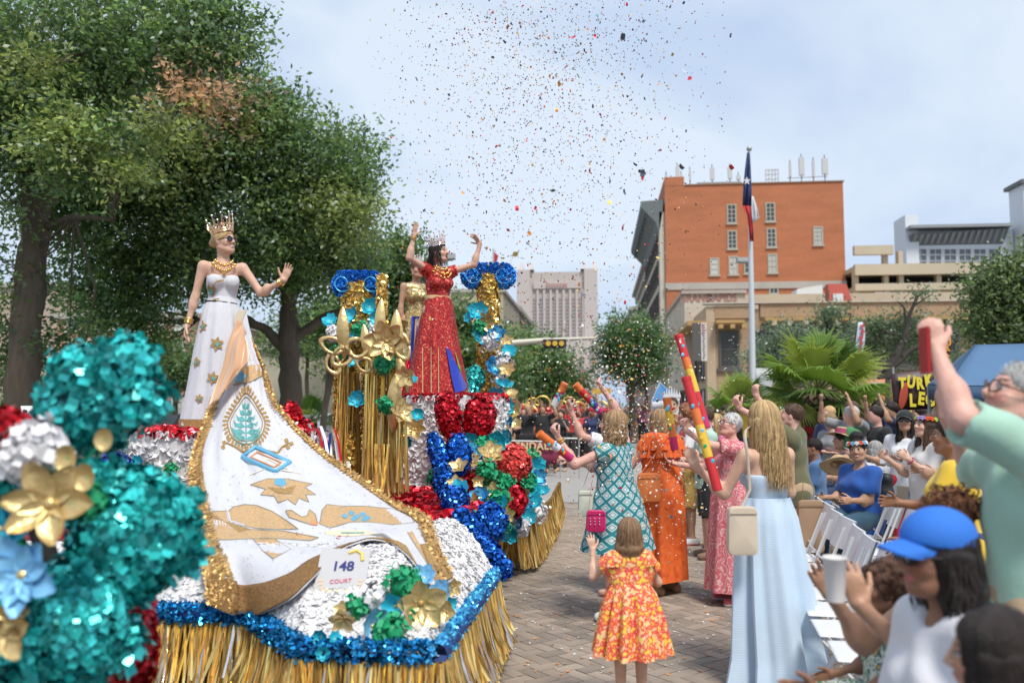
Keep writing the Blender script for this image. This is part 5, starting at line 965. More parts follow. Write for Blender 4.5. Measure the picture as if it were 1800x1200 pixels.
# ================================================================ NEARER FLOAT WITH TEAL FLOWER SHAPES (left, out of focus)
nf = empty('flower_float', 'near float decoration of teal foil lobes and giant paper flowers at the left', 'parade float', (G(60, 1200).x - .6, 2.6, 0))
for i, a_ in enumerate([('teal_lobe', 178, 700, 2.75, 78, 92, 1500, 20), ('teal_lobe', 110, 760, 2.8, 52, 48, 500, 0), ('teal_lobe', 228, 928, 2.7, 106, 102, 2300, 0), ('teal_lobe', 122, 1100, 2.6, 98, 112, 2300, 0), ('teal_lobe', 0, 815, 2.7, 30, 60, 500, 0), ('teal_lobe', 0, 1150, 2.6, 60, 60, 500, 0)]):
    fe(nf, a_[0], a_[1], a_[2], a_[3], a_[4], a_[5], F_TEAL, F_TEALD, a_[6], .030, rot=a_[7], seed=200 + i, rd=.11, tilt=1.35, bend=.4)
for i, (x_, y_, r_) in enumerate([(140, 655, 38), (222, 640, 44), (250, 700, 36), (115, 705, 36), (292, 905, 46), (175, 865, 48), (300, 965, 42), (225, 1005, 50), (60, 1050, 44), (185, 1030, 42), (90, 1170, 60), (200, 1130, 40)]): fe(nf, 'teal_tuft', x_, y_, 2.66, r_, r_, F_TEAL, F_TEALD, int(r_*r_*.16), .033, rot=i*40, seed=240 + i, rd=.07, tilt=1.5, bend=.4)
for i, a_ in enumerate([('red_stem', 195, 1050, 2.95, 70, 45, 30), ('red_stem', 225, 1130, 2.95, 32, 100, 0), ('red_stem', 10, 770, 2.6, 34, 30, 0)]):
    fe(nf, a_[0], a_[1], a_[2], a_[3], a_[4], a_[5], F_RED, F_REDD, 900, .03, rot=a_[6], seed=220 + i, rd=.09)
o = MB().tube([(nf.location.x + .1, 2.6, 0), (nf.location.x + .1, 2.6, .9)], .12, 12).build('post', MATS['float_black'], nf); o.location = -nf.location
o = MB().tube([P(120, 1100, 2.75), P(60, 900, 2.8), P(150, 720, 2.85)], .035, 10).build('stem', MATS['float_black'], nf); o.location = -nf.location
def nfl(px, py, d, r, m, n, seed, layers=1, fc=(0, 0, 0), curl=.35): return flower(nf, P(px, py, d), r*d/FPX, nrm2(CAMV + A(fc)), m, n, centre=GPAPER, seed=seed, layers=layers, curl=curl)
nfl(88, 885, 2.35, 78, GPAPER, 6, 1, 1, (.1, 0, .2)); nfl(40, 1010, 2.3, 72, BLUEP, 6, 2, 2, (0, 0, .1)); nfl(0, 930, 2.35, 60, TURQ, 6, 3, 2); nfl(10, 1110, 2.3, 55, GPAPER, 5, 4, 1); nfl(30, 1075, 2.3, 30, GPAPER, 5, 7)
for (px, py, r, m, s_) in [(60, 795, 44, WHITEP, 5), (150, 880, 26, GREENP, 6), (10, 985, 34, GREENP, 8), (10, 745, 24, F_RED, 9)]: foil_ell(nf, 'paper_pompom', P(px, py, 2.4), (r*2.4/FPX*.8,)*3, None, m, m, 240, r*2.4/FPX*.5, s_, .9, 'paper_ruffles', .6)
for px, py, r, s_ in ((186, 772, 18, 1), (120, 805, 22, 2), (152, 838, 22, 3)):
    c = A(P(px, py, 2.35)); rr = r*2.35/FPX; o = MB().loft([[c + A(RT)*math.cos(a)*rr*t*(1 if math.cos(a) < 0 else .8) + A((0, 0, 1))*math.sin(a)*rr*t*1.1 - A(FW)*(.35*rr*t*t) for a in np.linspace(0, 2*math.pi, 17)[:-1]] for t in (.02, .4, .75, 1)]).build('gold_bud', GPAPER, nf, True); o.location = -nf.location; MB().tube([c, A(P(px - 45, py + 45, 2.42))], .004, 5).build('wire_stem', GREENP, o)
# ---------------------------------------------------------------- people
def nrm(v): v = A(v); return v / (np.linalg.norm(v) + 1e-9)
SKIN = dict(fair=(.62, .38, .27), tan=(.50, .28, .18), brown=(.30, .145, .085), pink=(.66, .37, .29), olive=(.45, .26, .165), dark=(.16, .08, .05))
HAIRC = dict(blonde=(.50, .33, .15), sandy=(.36, .22, .11), brown=(.085, .045, .025), dark=(.022, .014, .011), grey=(.42, .40, .38), auburn=(.22, .09, .04), curly=(.10, .045, .025), lightbrown=(.22, .125, .065), white=(.62, .60, .57))
def skinmat():
    if 'skin' in MATS: return MATS['skin']
    m = mat('skin', 'Col', .48, bump=.12, bscale=90, spec=.35, var=.11, vscale=22)
    b = m.node_tree.nodes['Principled BSDF']; b.inputs['Subsurface Weight'].default_value = .12
    b.inputs['Subsurface Radius'].default_value = (.012, .005, .003); b.inputs['Subsurface Scale'].default_value = .6
    return m
def hairmat(c):
    m = mat('hair_' + c, HAIRC[c], .45, var=.25, vscale=8, island=.45, bump=.5, bscale=60, stretch=(5, 5, .7), spec=.4)
    return m
class Body:
    def __init__(s, H=1.68, sex='f', w=1.0, lean=0, side=0, twist=0, head=(0, 0, 0), arms=None, legs=None, seat=None, hs=1.0, shoulders=None):
        s.k = k = H / 1.7; s.w = w; s.sex = sex; s.hs = hs
        s.T = eul(-R(lean), R(side), R(twist)); s.Hm = s.T @ eul(0, 0, 0) if head is None else eul(0, 0, R(head[0])) @ eul(R(head[1]), 0, 0) @ eul(0, R(head[2]), 0)
        s.sh = shoulders or (.165 if sex == 'f' else .192 if sex == 'm' else .15)
        legs = legs or {}; s.leg = {}
        zmin = 0; hip0 = {}
        for q, sd in (('L', -1), ('R', 1)):
            th, shn = legs.get(q, ((sd * .04, 0, -1), (0, -.03, -1)))[:2]
            a = A((sd * .088, 0, 0)) * k; b = a + nrm(th) * .43 * k; c = b + nrm(shn) * .42 * k
            ft = nrm(legs[q][2]) if q in legs and len(legs[q]) > 2 else nrm((sd * .2, 1, 0))
            s.leg[q] = [a, b, c, c + ft * .13 * k + A((0, 0, -.045)) * k, c - ft * .045 * k + A((0, 0, -.045)) * k]
            zmin = min(zmin, c[2] - .078 * k)
        z = seat if seat is not None else -zmin
        s.P0 = A((0, 0, z))
        for q in 'LR': s.leg[q] = [p + s.P0 for p in s.leg[q]]
        s.arm = {}; arms = arms or {}
        for q, sd in (('L', -1), ('R', 1)):
            a = arms.get(q, dict(u=(sd * .18, .02, -1), f=(sd * .05, .2, -1)))
            sh = s.tp((sd * s.sh, 0, .452)); up = nrm(a['u'])
            sh = sh + A((0, 0, 1)) * k * .05 * max(0, up[2]) - A((sd, 0, 0)) * .03 * k * max(0, up[2])
            el = sh + up * .275 * k; fo = nrm(a['f']); wr = el + fo * .25 * k
            s.arm[q] = dict(sh=sh, el=el, wr=wr, h=nrm(a.get('h', fo)), n=nrm(a.get('n', (-sd, 0, 0))), curl=a.get('c', .35), sp=a.get('s', .5))
        s.nb = s.tp((0, -.01, .50)); s.hc = s.tp((0, .012, .615)) + A(s.Hm @ A((0, .012, .055))) * k * hs
    def tp(s, p): return s.P0 + s.T @ (A(p) * s.k)
    def hp(s, p): return s.hc + s.Hm @ (A(p) * s.k * s.hs)
    def torso(s, g=0.0, bust=True, z0=-9):
        k, w, T = s.k, s.w, s.T; f = s.sex == 'f'; o = []
        def e(c, r, kk=.05):
            if c[2] < z0: return
            o.append(('e', s.tp(c), A([(r[0]*w + g/k) * k, (r[1]*w + g/k) * k, (r[2] + g/k) * k]), T, kk))
        e((0, -.005, .0), (.165 if f else .155, .115, .12)); e((0, .0, .14), (.122 if f else .14, .092, .13)); e((0, 0, .31), (.142 if f else .165, .10, .16))
        e((-.07, -.05, -.03), (.085, .085, .09)); e((.07, -.05, -.03), (.085, .085, .09))
        if f and bust and s.sex == 'f':
            for sd in (-1, 1): e((sd * .066, .085, .315), (.062, .052, .06), .03)
        for sd in (-1, 1):
            o.append(('c', s.tp((0, -.015, .445)), s.tp((sd * (s.sh - .02), -.01, .44)), .052*k*w**.5 + g, .044*k + g, .06*k))
        if w > 1.1: e((0, .045, .12), (.12, .10, .13))
        return o
    def armp(s, q, g=0.0, frac=2.0, g2=None):
        a = s.arm[q]; k = s.k; w = s.w ** .6; m = 1.12 if s.sex == 'm' else 1.0; g2 = g if g2 is None else g2
        if frac <= 1:
            e = a['sh'] + (a['el'] - a['sh']) * frac
            u = nrm(a['el'] - a['sh']); return [('c', a['sh'], e + u*.03*k, .046*k*w*m + g, .041*k*w*m + g2, .04*k), ('-c', e + u*(.05*k*w + g2)*1.3, e + u*.3*k, .055*k*w + g2, .09*k*w + g2, .004)]
        o = [('c', a['sh'], a['el'], .044*k*w*m + g, .034*k*w*m + g, .04*k)]
        e = a['el'] + (a['wr'] - a['el']) * min(1, frac - 1); o.append(('c', a['el'], e, .034*k*w*m + g, (.024 if frac >= 2 else .030)*k*w*m + g2, .03*k))
        md = a['el'] + (a['wr'] - a['el']) * .28
        if frac > 1.4: o.append(('e', md, A([.036, .036, .06]) * k * w * m + g, None, .03*k))
        return o
    def legp(s, q, g=0.0, frac=2.0, g2=None, flare=0):
        a, b, c = s.leg[q][:3]; k = s.k; w = s.w ** .7; g2 = g if g2 is None else g2
        if frac <= 1:
            u = nrm(b - a); return [('c', a, a + (b - a) * frac + u*.03, .092*k*w + g, (.092 - .034*frac)*k*w + g2, .05*k), ('-c', a + (b-a)*frac + u*(.085*k*w + g2)*1.25, b + u*.3*k, .085*k*w + g2, .10*k*w + g2, .004)]
        o = [('c', a, b, .092*k*w + g, .056*k*w + g, .05*k)]
        e = b + (c - b) * min(1, frac - 1)
        o.append(('c', b, e, .054*k*w + g, (.054 - .018*(frac-1))*k*w + g2, .03*k))
        if frac > 1.5:
            d = nrm(c - b); bk = np.cross(d, A((1, 0, 0))); bk = bk * (1 if bk[1] < 0 else -1)
            o.append(('c', b + d*.06*k + bk*.014*k, b + d*.22*k + bk*.012*k, .048*k*w + g, .038*k*w + g, .03*k))
        return o
    def footp(s, q, g=0.0):
        a, b, c, t, hl = s.leg[q]; k = s.k
        return [('c', c, hl, .036*k + g, .034*k + g, .02*k), ('c', hl, t, .034*k + g, .028*k + g, .02*k), ('c', c + (hl-c)*.3, t, .034*k + g, .024*k + g, .02*k)]
    def hand(s, q, h):
        a = s.arm[q]; k = s.k * .98; d, n = a['h'], a['n']; n = nrm(n - d * (n @ d)); t = np.cross(d, n) * (1 if q == 'R' else -1); W = a['wr']; o = []
        o.append(('c', W - d*.05*k*0 - nrm(a['wr']-a['el'])*.05*k, W + d*.01*k, .027*k, .026*k, .01))
        o.append(('c', W + d*.02*k, W + d*.075*k, .031*k, .040*k, .02*k, n, .36))
        for i, (of, ln) in enumerate(((.028, .072), (.0095, .080), (-.0095, .075), (-.027, .059))):
            p = W + d*.082*k + t*of*k - d*abs(of)*.25*k; dd = nrm(d + t * of * 9 * a['sp']); ang = 0; ln *= k
            for j, fr in enumerate((.42, .32, .26)):
                ang += a['curl'] * (.55, .85, .6)[j]; v = dd * math.cos(ang) + n * math.sin(ang); e = p + v * ln * fr
                o.append(('c', p, e, (.0098, .0088, .0078)[j]*k, (.0088, .0078, .0068)[j]*k, .003)); p = e
        p = W + d*.022*k + t*.024*k; v = nrm(d*.62 + t*(.35 + .5*a['sp']) + n*.35); e = p + v*.052*k
        o.append(('c', p, e, .014*k, .010*k, .012*k)); v2 = nrm(v + d*.4 + n*a['curl']*.6 - t*a['curl']*.4); o.append(('c', e, e + v2*.036*k, .010*k, .0078*k, .003))
        return sdf_mesh(o, h, pad=.008)
    def mitt(s, q):
        a = s.arm[q]; k = s.k; return [('c', a['wr'], a['wr'] + a['h'] * .10 * k, .028*k, .034*k, .02, a['n'], .6), ('c', a['wr'] + a['h']*.09*k, a['wr'] + a['h']*.15*k + a['n']*.04*k*a['curl'], .030*k, .016*k, .01, a['n'], .6)]
    def headp(s, smile=0, mouth=0):
        k = s.k * s.hs; f = s.sex != 'm'; o = []
        def e(c, r, kk, op='e'): o.append((op, s.hp(c), A(r) * k, s.Hm, kk*k))
        def c(a, b, ra, rb, kk, op='c'): o.append((op, s.hp(a), s.hp(b), ra*k, rb*k, kk*k))
        e((0, -.012, .02), (.073, .092, .088), .02); e((0, .022, -.032), (.060, .066, .078), .03)
        c((-.025, .045, -.082), (.025, .045, -.082), .022 if f else .027, .022 if f else .027, .025); e((0, .066, -.092), (.018, .018, .016), .02)
        c((-.05, .0, -.06), (-.022, .05, -.086), .022, .018, .03); c((.05, .0, -.06), (.022, .05, -.086), .022, .018, .03)
        for sd in (-1, 1):
            e((sd*.037, .056, -.028), (.024, .024, .022), .02); e((sd*.031, .097, .006), (.017, .014, .010), .010, '-e'); e((sd*.031, .074, .006), (.0135, .0135, .0125), .003)
            e((sd*.074, -.006, -.008), (.009, .019, .031), .008); e((sd*.016, .094, -.026), (.009, .009, .008), .008)
        c((-.034, .070, .026), (.034, .070, .026), .012, .012, .014); c((0, .083, .014), (0, .103, -.020), .0085, .0115, .010)
        if mouth: e((0, .098, -.063), (.020, .022, .015 * mouth), .005, '-e'); c((-.014, .086, -.047), (.014, .086, -.047), .007, .007, .006); c((-.014, .082, -.080), (.014, .082, -.080), .008, .008, .006)
        else:
            c((-.019, .079, -.054 + .006*smile), (0, .089, -.052), .0055, .0068, .006); c((.019, .079, -.054 + .006*smile), (0, .089, -.052), .0055, .0068, .006)
            c((-.013, .081, -.063), (.013, .081, -.063), .0075, .0075, .006)
        return o
    def neckp(s):
        k = s.k; r = .046 if s.sex == 'f' else .056 if s.sex == 'm' else .042
        return [('c', s.nb - s.T @ A((0, 0, .03))*k, s.hp((0, -.018, -.06)), (r + .008)*k, r*k, .035*k)]
    def to_head(s, V): return ((V - s.hc) @ s.Hm) / (s.k * s.hs)
def body_mesh(B, skin='fair', h=.013, hh=.006, hand=.005, smile=0, mouth=0, lips=(.50, .14, .13), glasses=False, name='body', bare_legs=True, bare_torso=True, brow=(.12, .07, .04)):
    pr = B.torso() + B.neckp()
    for q in 'LR':
        pr += B.armp(q) + B.legp(q) + B.footp(q)
        if hand is None: pr += B.mitt(q)
    if hh is None: pr += B.headp()
    h *= 1.28; ms = [sdf_mesh(pr, h)]
    if hh: ms.append(sdf_mesh(B.headp(smile, mouth) + B.neckp(), hh*1.1, pad=.02))
    if hand: ms += [B.hand('L', hand*1.1), B.hand('R', hand*1.1)]
    V, Q = merge(ms); n0 = len(ms[0][0]); base = A(SKIN[skin]); C = np.tile(base, (len(V), 1)); k = B.k
    if hh:
        i = slice(n0, n0 + len(ms[1][0])); p = B.to_head(V[i]); x, y, z = np.abs(p[:, 0]), p[:, 1], p[:, 2]; c = C[i].copy()
        ck = (np.hypot((x - .042)/.02, (z + .03)/.018) < 1) & (y > .04); c[ck] = c[ck] * (1.06, .86, .84)
        c[(z > .026) & (z < .036) & (x > .013) & (x < .048) & (y > .05)] = brow
        ey = (np.hypot((x - .031)/.0155, (z - .006)/.0078) < 1) & (y > .055); c[ey] = (.62, .58, .55)
        c[ey & (np.hypot(x - .031, z - .006) < .0066)] = (.03, .018, .012); c[(np.hypot((x-.031)/.019, (z-.0145)/.004) < 1) & (y > .05)] = (.03, .02, .015)
        if mouth:
            li = (np.hypot(x/.028, (z+.063)/(.014*mouth+.011)) < 1) & (y > .05); c[li] = lips
            c[(np.hypot(x/.022, (z+.063)/(.016*mouth)) < 1) & (y > .03)] = (.06, .012, .012); c[(x < .018) & (z > -.056 + .0*z) & (z < -.049) & (y > .06) & (y < .094) & li] = (.8, .76, .7)
        else:
            li = (np.hypot(x/.026, (z + .058 - smile * x * .25)/.0105) < 1) & (y > .055); c[li] = lips
            if smile > .5: c[(x < .018) & (np.abs(z + .0575 - x*.22) < .0032) & (y > .06)] = (.85, .82, .77)
        C[i] = c
    return npmesh(name, V, Q, True, col=C)
def ribbons(paths, width, nrmdir=None, taper=.35, seed=0):
    """paths (n,m,3) -> thin strips facing away from the head axis"""
    p = np.asarray(paths, float); n, m = p.shape[:2]; t = np.gradient(p, axis=1); t /= np.linalg.norm(t, axis=2)[..., None] + 1e-9
    s = np.cross(t, nrmdir) ; s /= np.linalg.norm(s, axis=2)[..., None] + 1e-9
    wd = width * np.linspace(1, taper, m)[None, :, None]
    V = np.stack([p - s*wd/2, p + nrm_(nrmdir)*wd*.22, p + s*wd/2], 2).reshape(-1, 3)
    i = np.arange(n)[:, None] * m * 3 + np.arange(m - 1)[None] * 3; i = i.ravel()[:, None]
    return V, np.concatenate([i + [0, 1, 4, 3], i + [1, 2, 5, 4]])
def nrm_(v): return v / (np.linalg.norm(v, axis=-1)[..., None] + 1e-9)
def hair(B, style, color, par, h=.008, seed=1, length=.45, face_open=1.0, nr=260, wave=.012, width=.010):
    rs = np.random.RandomState(seed); k = B.k * B.hs; o = []
    def e(c, r, kk, op='e'): o.append((op, B.hp(c), A(r) * k, B.Hm, kk*k))
    def c(a, b, ra, rb, kk): o.append(('c', B.hp(a), B.hp(b), ra*k, rb*k, kk*k))
    V = []; 
    if style == 'short':
        e((0, -.018, .030), (.081, .097, .089), .01); e((0, .088, -.035), (.085, .062, .082), .012, '-e'); e((0, .01, -.088), (.10, .11, .062), .012, '-e')
    elif style == 'bald':
        e((0, -.026, .004), (.079, .094, .062), .01); e((0, .085, -.01), (.085, .085, .12), .012, '-e'); e((0, .0, .085), (.07, .085, .05), .012, '-e'); e((0, .0, -.085), (.10, .11, .062), .012, '-e')
    elif style == 'curly':
        e((0, -.02, .04), (.098, .112, .10), .01)
        for i in range(150):
            v = nrm(rs.normal(size=3)); q = A((v[0]*.102, v[1]*.115 - .02, v[2]*.10 + .04))
            if (q[1] > .045 and q[2] < .07) or q[2] < -.06: continue
            rr = rs.uniform(.014, .026); e(q, (rr, rr, rr), .006)
        e((0, .10, -.04), (.085, .065, .10), .012, '-e')
    else:
        e((0, -.016, .028), (.083, .100, .093), .01)
        if style in ('bun', 'updo'):
            e((0, .09, -.038), (.083, .062, .088), .012, '-e'); e((0, .02, -.09), (.10, .10, .060), .012, '-e')
            if style == 'bun': e((0, -.115, .0 if style == 'bun' else .1), (.045, .042, .045), .02)
            else: e((0, -.03, .13), (.07, .07, .06), .02)
        if style == 'pony':
            e((0, .09, -.038), (.083, .062, .088), .012, '-e'); e((0, .02, -.09), (.10, .10, .060), .012, '-e')
            c((0, -.10, -.01), (0, -.13, -.08), .03, .035, .02); c((0, -.13, -.08), (.0, -.11, -.26), .035, .015, .02)
        if style in ('long', 'bob'):
            e((0, .10, -.05), (.066*face_open, .072, .105), .012, '-e')
            Ln = .16 if style == 'bob' else length * .8
            for a in np.linspace(-2.5, 2.5, 9) + math.pi/2*0:
                x, y = math.sin(a) * .075, -math.cos(a) * .075 - .02
                if y > .02: y = .02
                c((x*.95, y, -.0), (x*1.05, y - .015, -Ln*.6), .026, .024, .03); c((x*1.05, y - .015, -Ln*.6), (x*(1.1 if style == 'long' else .9), y - .02, -Ln), .024, .010, .03)
    v, q = sdf_mesh(o, 1.3 * h * (k if k > .8 else .8), noise=.003, nscale=26, seed=seed, pad=.02); vs = [(v, q)]
    if style in ('long', 'bob', 'pony') and nr:
        m = 16; n = nr; az = rs.uniform(.85 * face_open, 2*math.pi - .85 * face_open, n); Ls = (length if style == 'long' else .19) * rs.uniform(.82, 1.05, n); ph = rs.uniform(0, 6.3, n); ou = rs.uniform(0, 1, n)
        u = np.linspace(0, 1, m)[None]; th = np.clip(u / .4, 0, 1) * 1.55 + .08; dn = np.clip((u - .4) / .6, 0, 1)
        rr = 1.0 + .07 * ou[:, None]
        px = np.sin(az)[:, None] * np.sin(th) * .086 * rr * (1 + .25*dn*ou[:, None]) + wave * np.sin(dn * 9 + ph[:, None]) * dn**.5
        py = np.cos(az)[:, None] * np.sin(th) * .102 * rr - .018 - dn * .03 * (1 - np.cos(az)[:, None]) * (Ls[:, None] > .25) + wave * .7 * np.cos(dn * 8 + ph[:, None]) * dn**.5
        pz = np.cos(th) * .095 * rr + .028 - dn * Ls[:, None]
        pts = np.stack([px, py, pz], -1); nd = pts.copy(); nd[..., 1] += .02; nd[..., 2] *= (1 - dn)
        pts = B.hc + (pts * k) @ B.Hm.T; nd = nd @ B.Hm.T; vv, qq = ribbons(pts, width * k, nrm_(nd)); vs.append((vv, qq))
    if style == 'short' or style == 'bald' or style == 'updo' or style == 'bun':
        n = 500 if style != 'bald' else 260; s_, ns = sample_tris(v, q, n, seed)
        fl = -ns * .15 + (np.cross(ns, B.Hm @ A((1, 0, 0))) if style in ('updo', 'bun') else B.Hm @ A((0, -.6, -.8))); L_ = .02 if style in ('bun', 'updo') else .018
        pth = s_[:, None] + fl[:, None] * np.linspace(-.5, 1, 4)[None, :, None] * L_ + ns[:, None] * .002; vs.append(ribbons(pth, .004 * k, np.repeat(ns[:, None], 4, 1)))
    if style == 'curly':
        n = 420; d = nrm_(rs.normal(size=(n, 3))); q0 = d * (.10, .115, .10) + (0, -.02, .04); ok = ~((q0[:, 1] > .05) & (q0[:, 2] < .08)) & (q0[:, 2] > -.06); q0, d = q0[ok], d[ok]; n = len(q0)
        u = np.linspace(0, 1, 9)[None, :, None]; ph = rs.uniform(0, 6.3, (n, 1, 1)); t1 = nrm_(np.cross(d, rs.normal(size=(n, 3))))[:, None]; t2 = np.cross(d[:, None], t1)
        pth = q0[:, None] + d[:, None] * u * .02 + .010 * (np.cos(u * 8 + ph) * t1 + np.sin(u * 8 + ph) * t2); pth = B.hc + (pth * k) @ B.Hm.T
        vs.append(ribbons(pth, .006 * k, np.repeat((d @ B.Hm.T)[:, None], 9, 1)))
    V, Q = merge(vs); me = npmesh('hair', V, Q, True); return link('hair', me, par, hairmat(color))
def top(B, m, par, name='shirt', sleeve=.55, g=.014, zb=-.02, neck=1.0, h=.012, strap=False, noise=.004, loose=.012, vneck=0, seed=1, tube=False):
    """upper garment; zb hem height in the torso frame"""
    o = B.torso(g)
    if not tube: o += B.neckp()[:1]
    if loose: o += [('c', B.tp((-.03, 0, zb)), B.tp((-.03, 0, zb + .2)), .135*B.k*B.w + loose, .12*B.k*B.w + loose, .05, (0, 1, 0), .8), ('c', B.tp((.03, 0, zb)), B.tp((.03, 0, zb + .2)), .135*B.k*B.w + loose, .12*B.k*B.w + loose, .05, (0, 1, 0), .8)]
    if sleeve:
        o = [p for q in 'LR' for p in B.armp(q, g + .004, sleeve, g + .012)] + o
    if neck: o.append(('-e', B.tp((0, .03, .53)), A((.085, .085, .07 + vneck)) * B.k * neck, B.T, .01))
    if strap:
        for q in 'LR':
            sd = -1 if q == 'L' else 1; o.append(('-e', B.tp((sd * .20, .0, .44)), A((.06, .12, .10)) * B.k, B.T, .01))
    cl = [(B.tp((0, 0, zb)), -B.T @ A((0, 0, 1)))]
    if tube: cl.append((B.tp((0, 0, tube)), B.T @ A((0, 0, 1))))
    for q in 'LR':
        a = B.arm[q]
        if sleeve and sleeve < 1:   # flat sleeve end
            pass
    V, Q = sdf_mesh(o, h*1.25, noise, 11, cl, seed=seed); return link(name, npmesh(name, V, Q, True), par, m)
def pants(B, m, par, name='trousers', frac=1.9, g=.014, g2=.03, zt=.10, h=.012, noise=.004, seed=2):
    o = [p for p in B.torso(g, False)[:2]] + B.torso(g, False)[3:5]
    for q in 'LR': o += B.legp(q, g, frac, g2)
    V, Q = sdf_mesh(o, h*1.3, noise, 10, [(B.tp((0, 0, zt)), B.T @ A((0, 0, 1)))], seed=seed); return link(name, npmesh(name, V, Q, True), par, m)
def shoes(B, m, par, sole=None, h=.009, name='shoe'):
    for q in 'LR':
        o = B.footp(q, .008); an = B.leg[q][2]; V, Q = sdf_mesh(o, h, clips=[(an + A((0, 0, .005)), (0, 0, 1)), (an - A((0, 0, .078*B.k + .004)), (0, 0, -1))])
        s = link(name, npmesh(name, V, Q, True), par, m)
        if sole:
            V, Q = sdf_mesh(B.footp(q, .013), h, clips=[(an - A((0, 0, .055*B.k)), (0, 0, 1)), (an - A((0, 0, .078*B.k + .002)), (0, 0, -1))]); link('sole', npmesh('sole', V, Q, True), s, sole)
def skirt(B, m, par, prof, name='skirt', nf=11, amp=.02, n=96, seed=1, c0=None, thick=True, hem=0.0):
    """prof rows: (z, rx, ry, dx, dy) in body space; folds deepen to the hem"""
    rs = np.random.RandomState(seed); c0 = B.P0 * (1, 1, 0) if c0 is None else A(c0); z = [p[0] for p in prof]; rows = 26; a = np.arange(n) * 2*math.pi/n
    f = sum(np.sin(a * (nf + j) + rs.uniform(0, 6)) * w_ for j, w_ in ((0, .5), (3, .35), (-4, .35), (7, .2)))
    t = np.linspace(0, 1, rows); ti = np.linspace(0, 1, len(prof)); pr = np.array([np.interp(t, ti, [p[j] for p in prof]) for j in range(5)]).T
    rg = []
    for i, (zz, rx, ry, dx, dy) in enumerate(pr):
        s = 1 + amp / max(rx, .05) * f * t[i] ** .9; rg.append(np.stack([c0[0] + dx + rx*s*np.cos(a), c0[1] + dy + ry*s*np.sin(a), np.full(n, zz) + hem * f * t[i]**3], -1))
    if thick: rg += [r_ * 1.0 + (c0*(1, 1, 0) + A((pr[i][3], pr[i][4], 0)) - r_ * (1, 1, 0)) * .03 for i, r_ in list(enumerate(rg))[::-1][:8]]
    mb = MB().loft(rg); return mb.build(name, m, par, True)
def sunglasses(B, par, dark=True, name='sunglasses', fm=None):
    fm = fm or mat('dark_frame', (.03, .015, .012), .3); k = B.k * B.hs
    def pt(x, y, z): return B.hp((x, y, z))
    mb = MB(); lens = MB()
    for sd in (-1, 1):
        pts = [pt(sd*(.034 + .026*math.cos(a)), .100 - .012*abs(math.cos(a)) * (math.cos(a)*1 > 0), .004 + .019*math.sin(a)) for a in np.linspace(0, 2*math.pi, 17)]
        mb.tube(pts, .0028*k, 6, False); lens.add(np.array(pts[:-1] + [pt(sd*.034, .101, .004)]), (), [[j, (j+1) % 16, 16] for j in range(16)])
        mb.tube([pt(sd*.060, .088, .008), pt(sd*.078, .06, .008), pt(sd*.082, -.005, .004)], .0026*k, 6)
    mb.tube([pt(-.009, .102, .008), pt(0, .105, .010), pt(.009, .102, .008)], .0026*k, 6)
    g = mb.build(name, fm, par)
    lm = mat('dark_lens', (.012, .012, .014), .08, spec=.8) if dark else mat('clear_lens', (.9, .92, .95), .05, alpha=.18, spec=.8)
    lens.build('lens', lm, g); return g
def cap(B, m, par, brim=True, name='cap', off=(0, 0, 0), brimang=0):
    k = B.k * B.hs; o = [('e', B.hp((0, -.014, .045)), A((.092, .108, .092))*k, B.Hm, .01)]
    V, Q = sdf_mesh(o, .007, clips=[(B.hp((0, 0, .028)), -(B.Hm @ nrm((0, -.12, 1))))]); c = link(name, npmesh(name, V, Q, True), par, m)
    if brim:
        mb = MB(); rg = []
        for t in np.linspace(0, 1, 5):
            rg.append([B.hp((.078 * math.sin(a) * (1 - .10*t), .035 + .05*math.cos(a) + t * .082 * (math.cos(a)**.5), .034 + .012 - t*.016 - .028*math.sin(a)**2)) for a in np.linspace(-1.45, 1.45, 17)])
        r2 = [[A(p) + A((0, 0, .006)) for p in r_] for r_ in rg]; mb.loft(rg, False); mb.loft(r2, False); mb.loft([rg[-1], r2[-1]], False); mb.build('brim', m, c, True)
    return c
def arm(u, f, h=None, n=None, c=.35, s=.5):
    d = dict(u=u, f=f, c=c, s=s)
    if h is not None: d['h'] = h
    if n is not None: d['n'] = n
    return d
def make_person(label, px, py, d, face, B, z=None, cat='person', group=None, skin='fair', **kw):
    """feet point at pixel column px; base on ground unless z"""
    p = P(px, py, d); e = empty('person', label, cat, (p.x, p.y, 0 if z is None else z), YAW + R(face), group)
    link('body', body_mesh(B, skin, **kw), e, skinmat()); return e
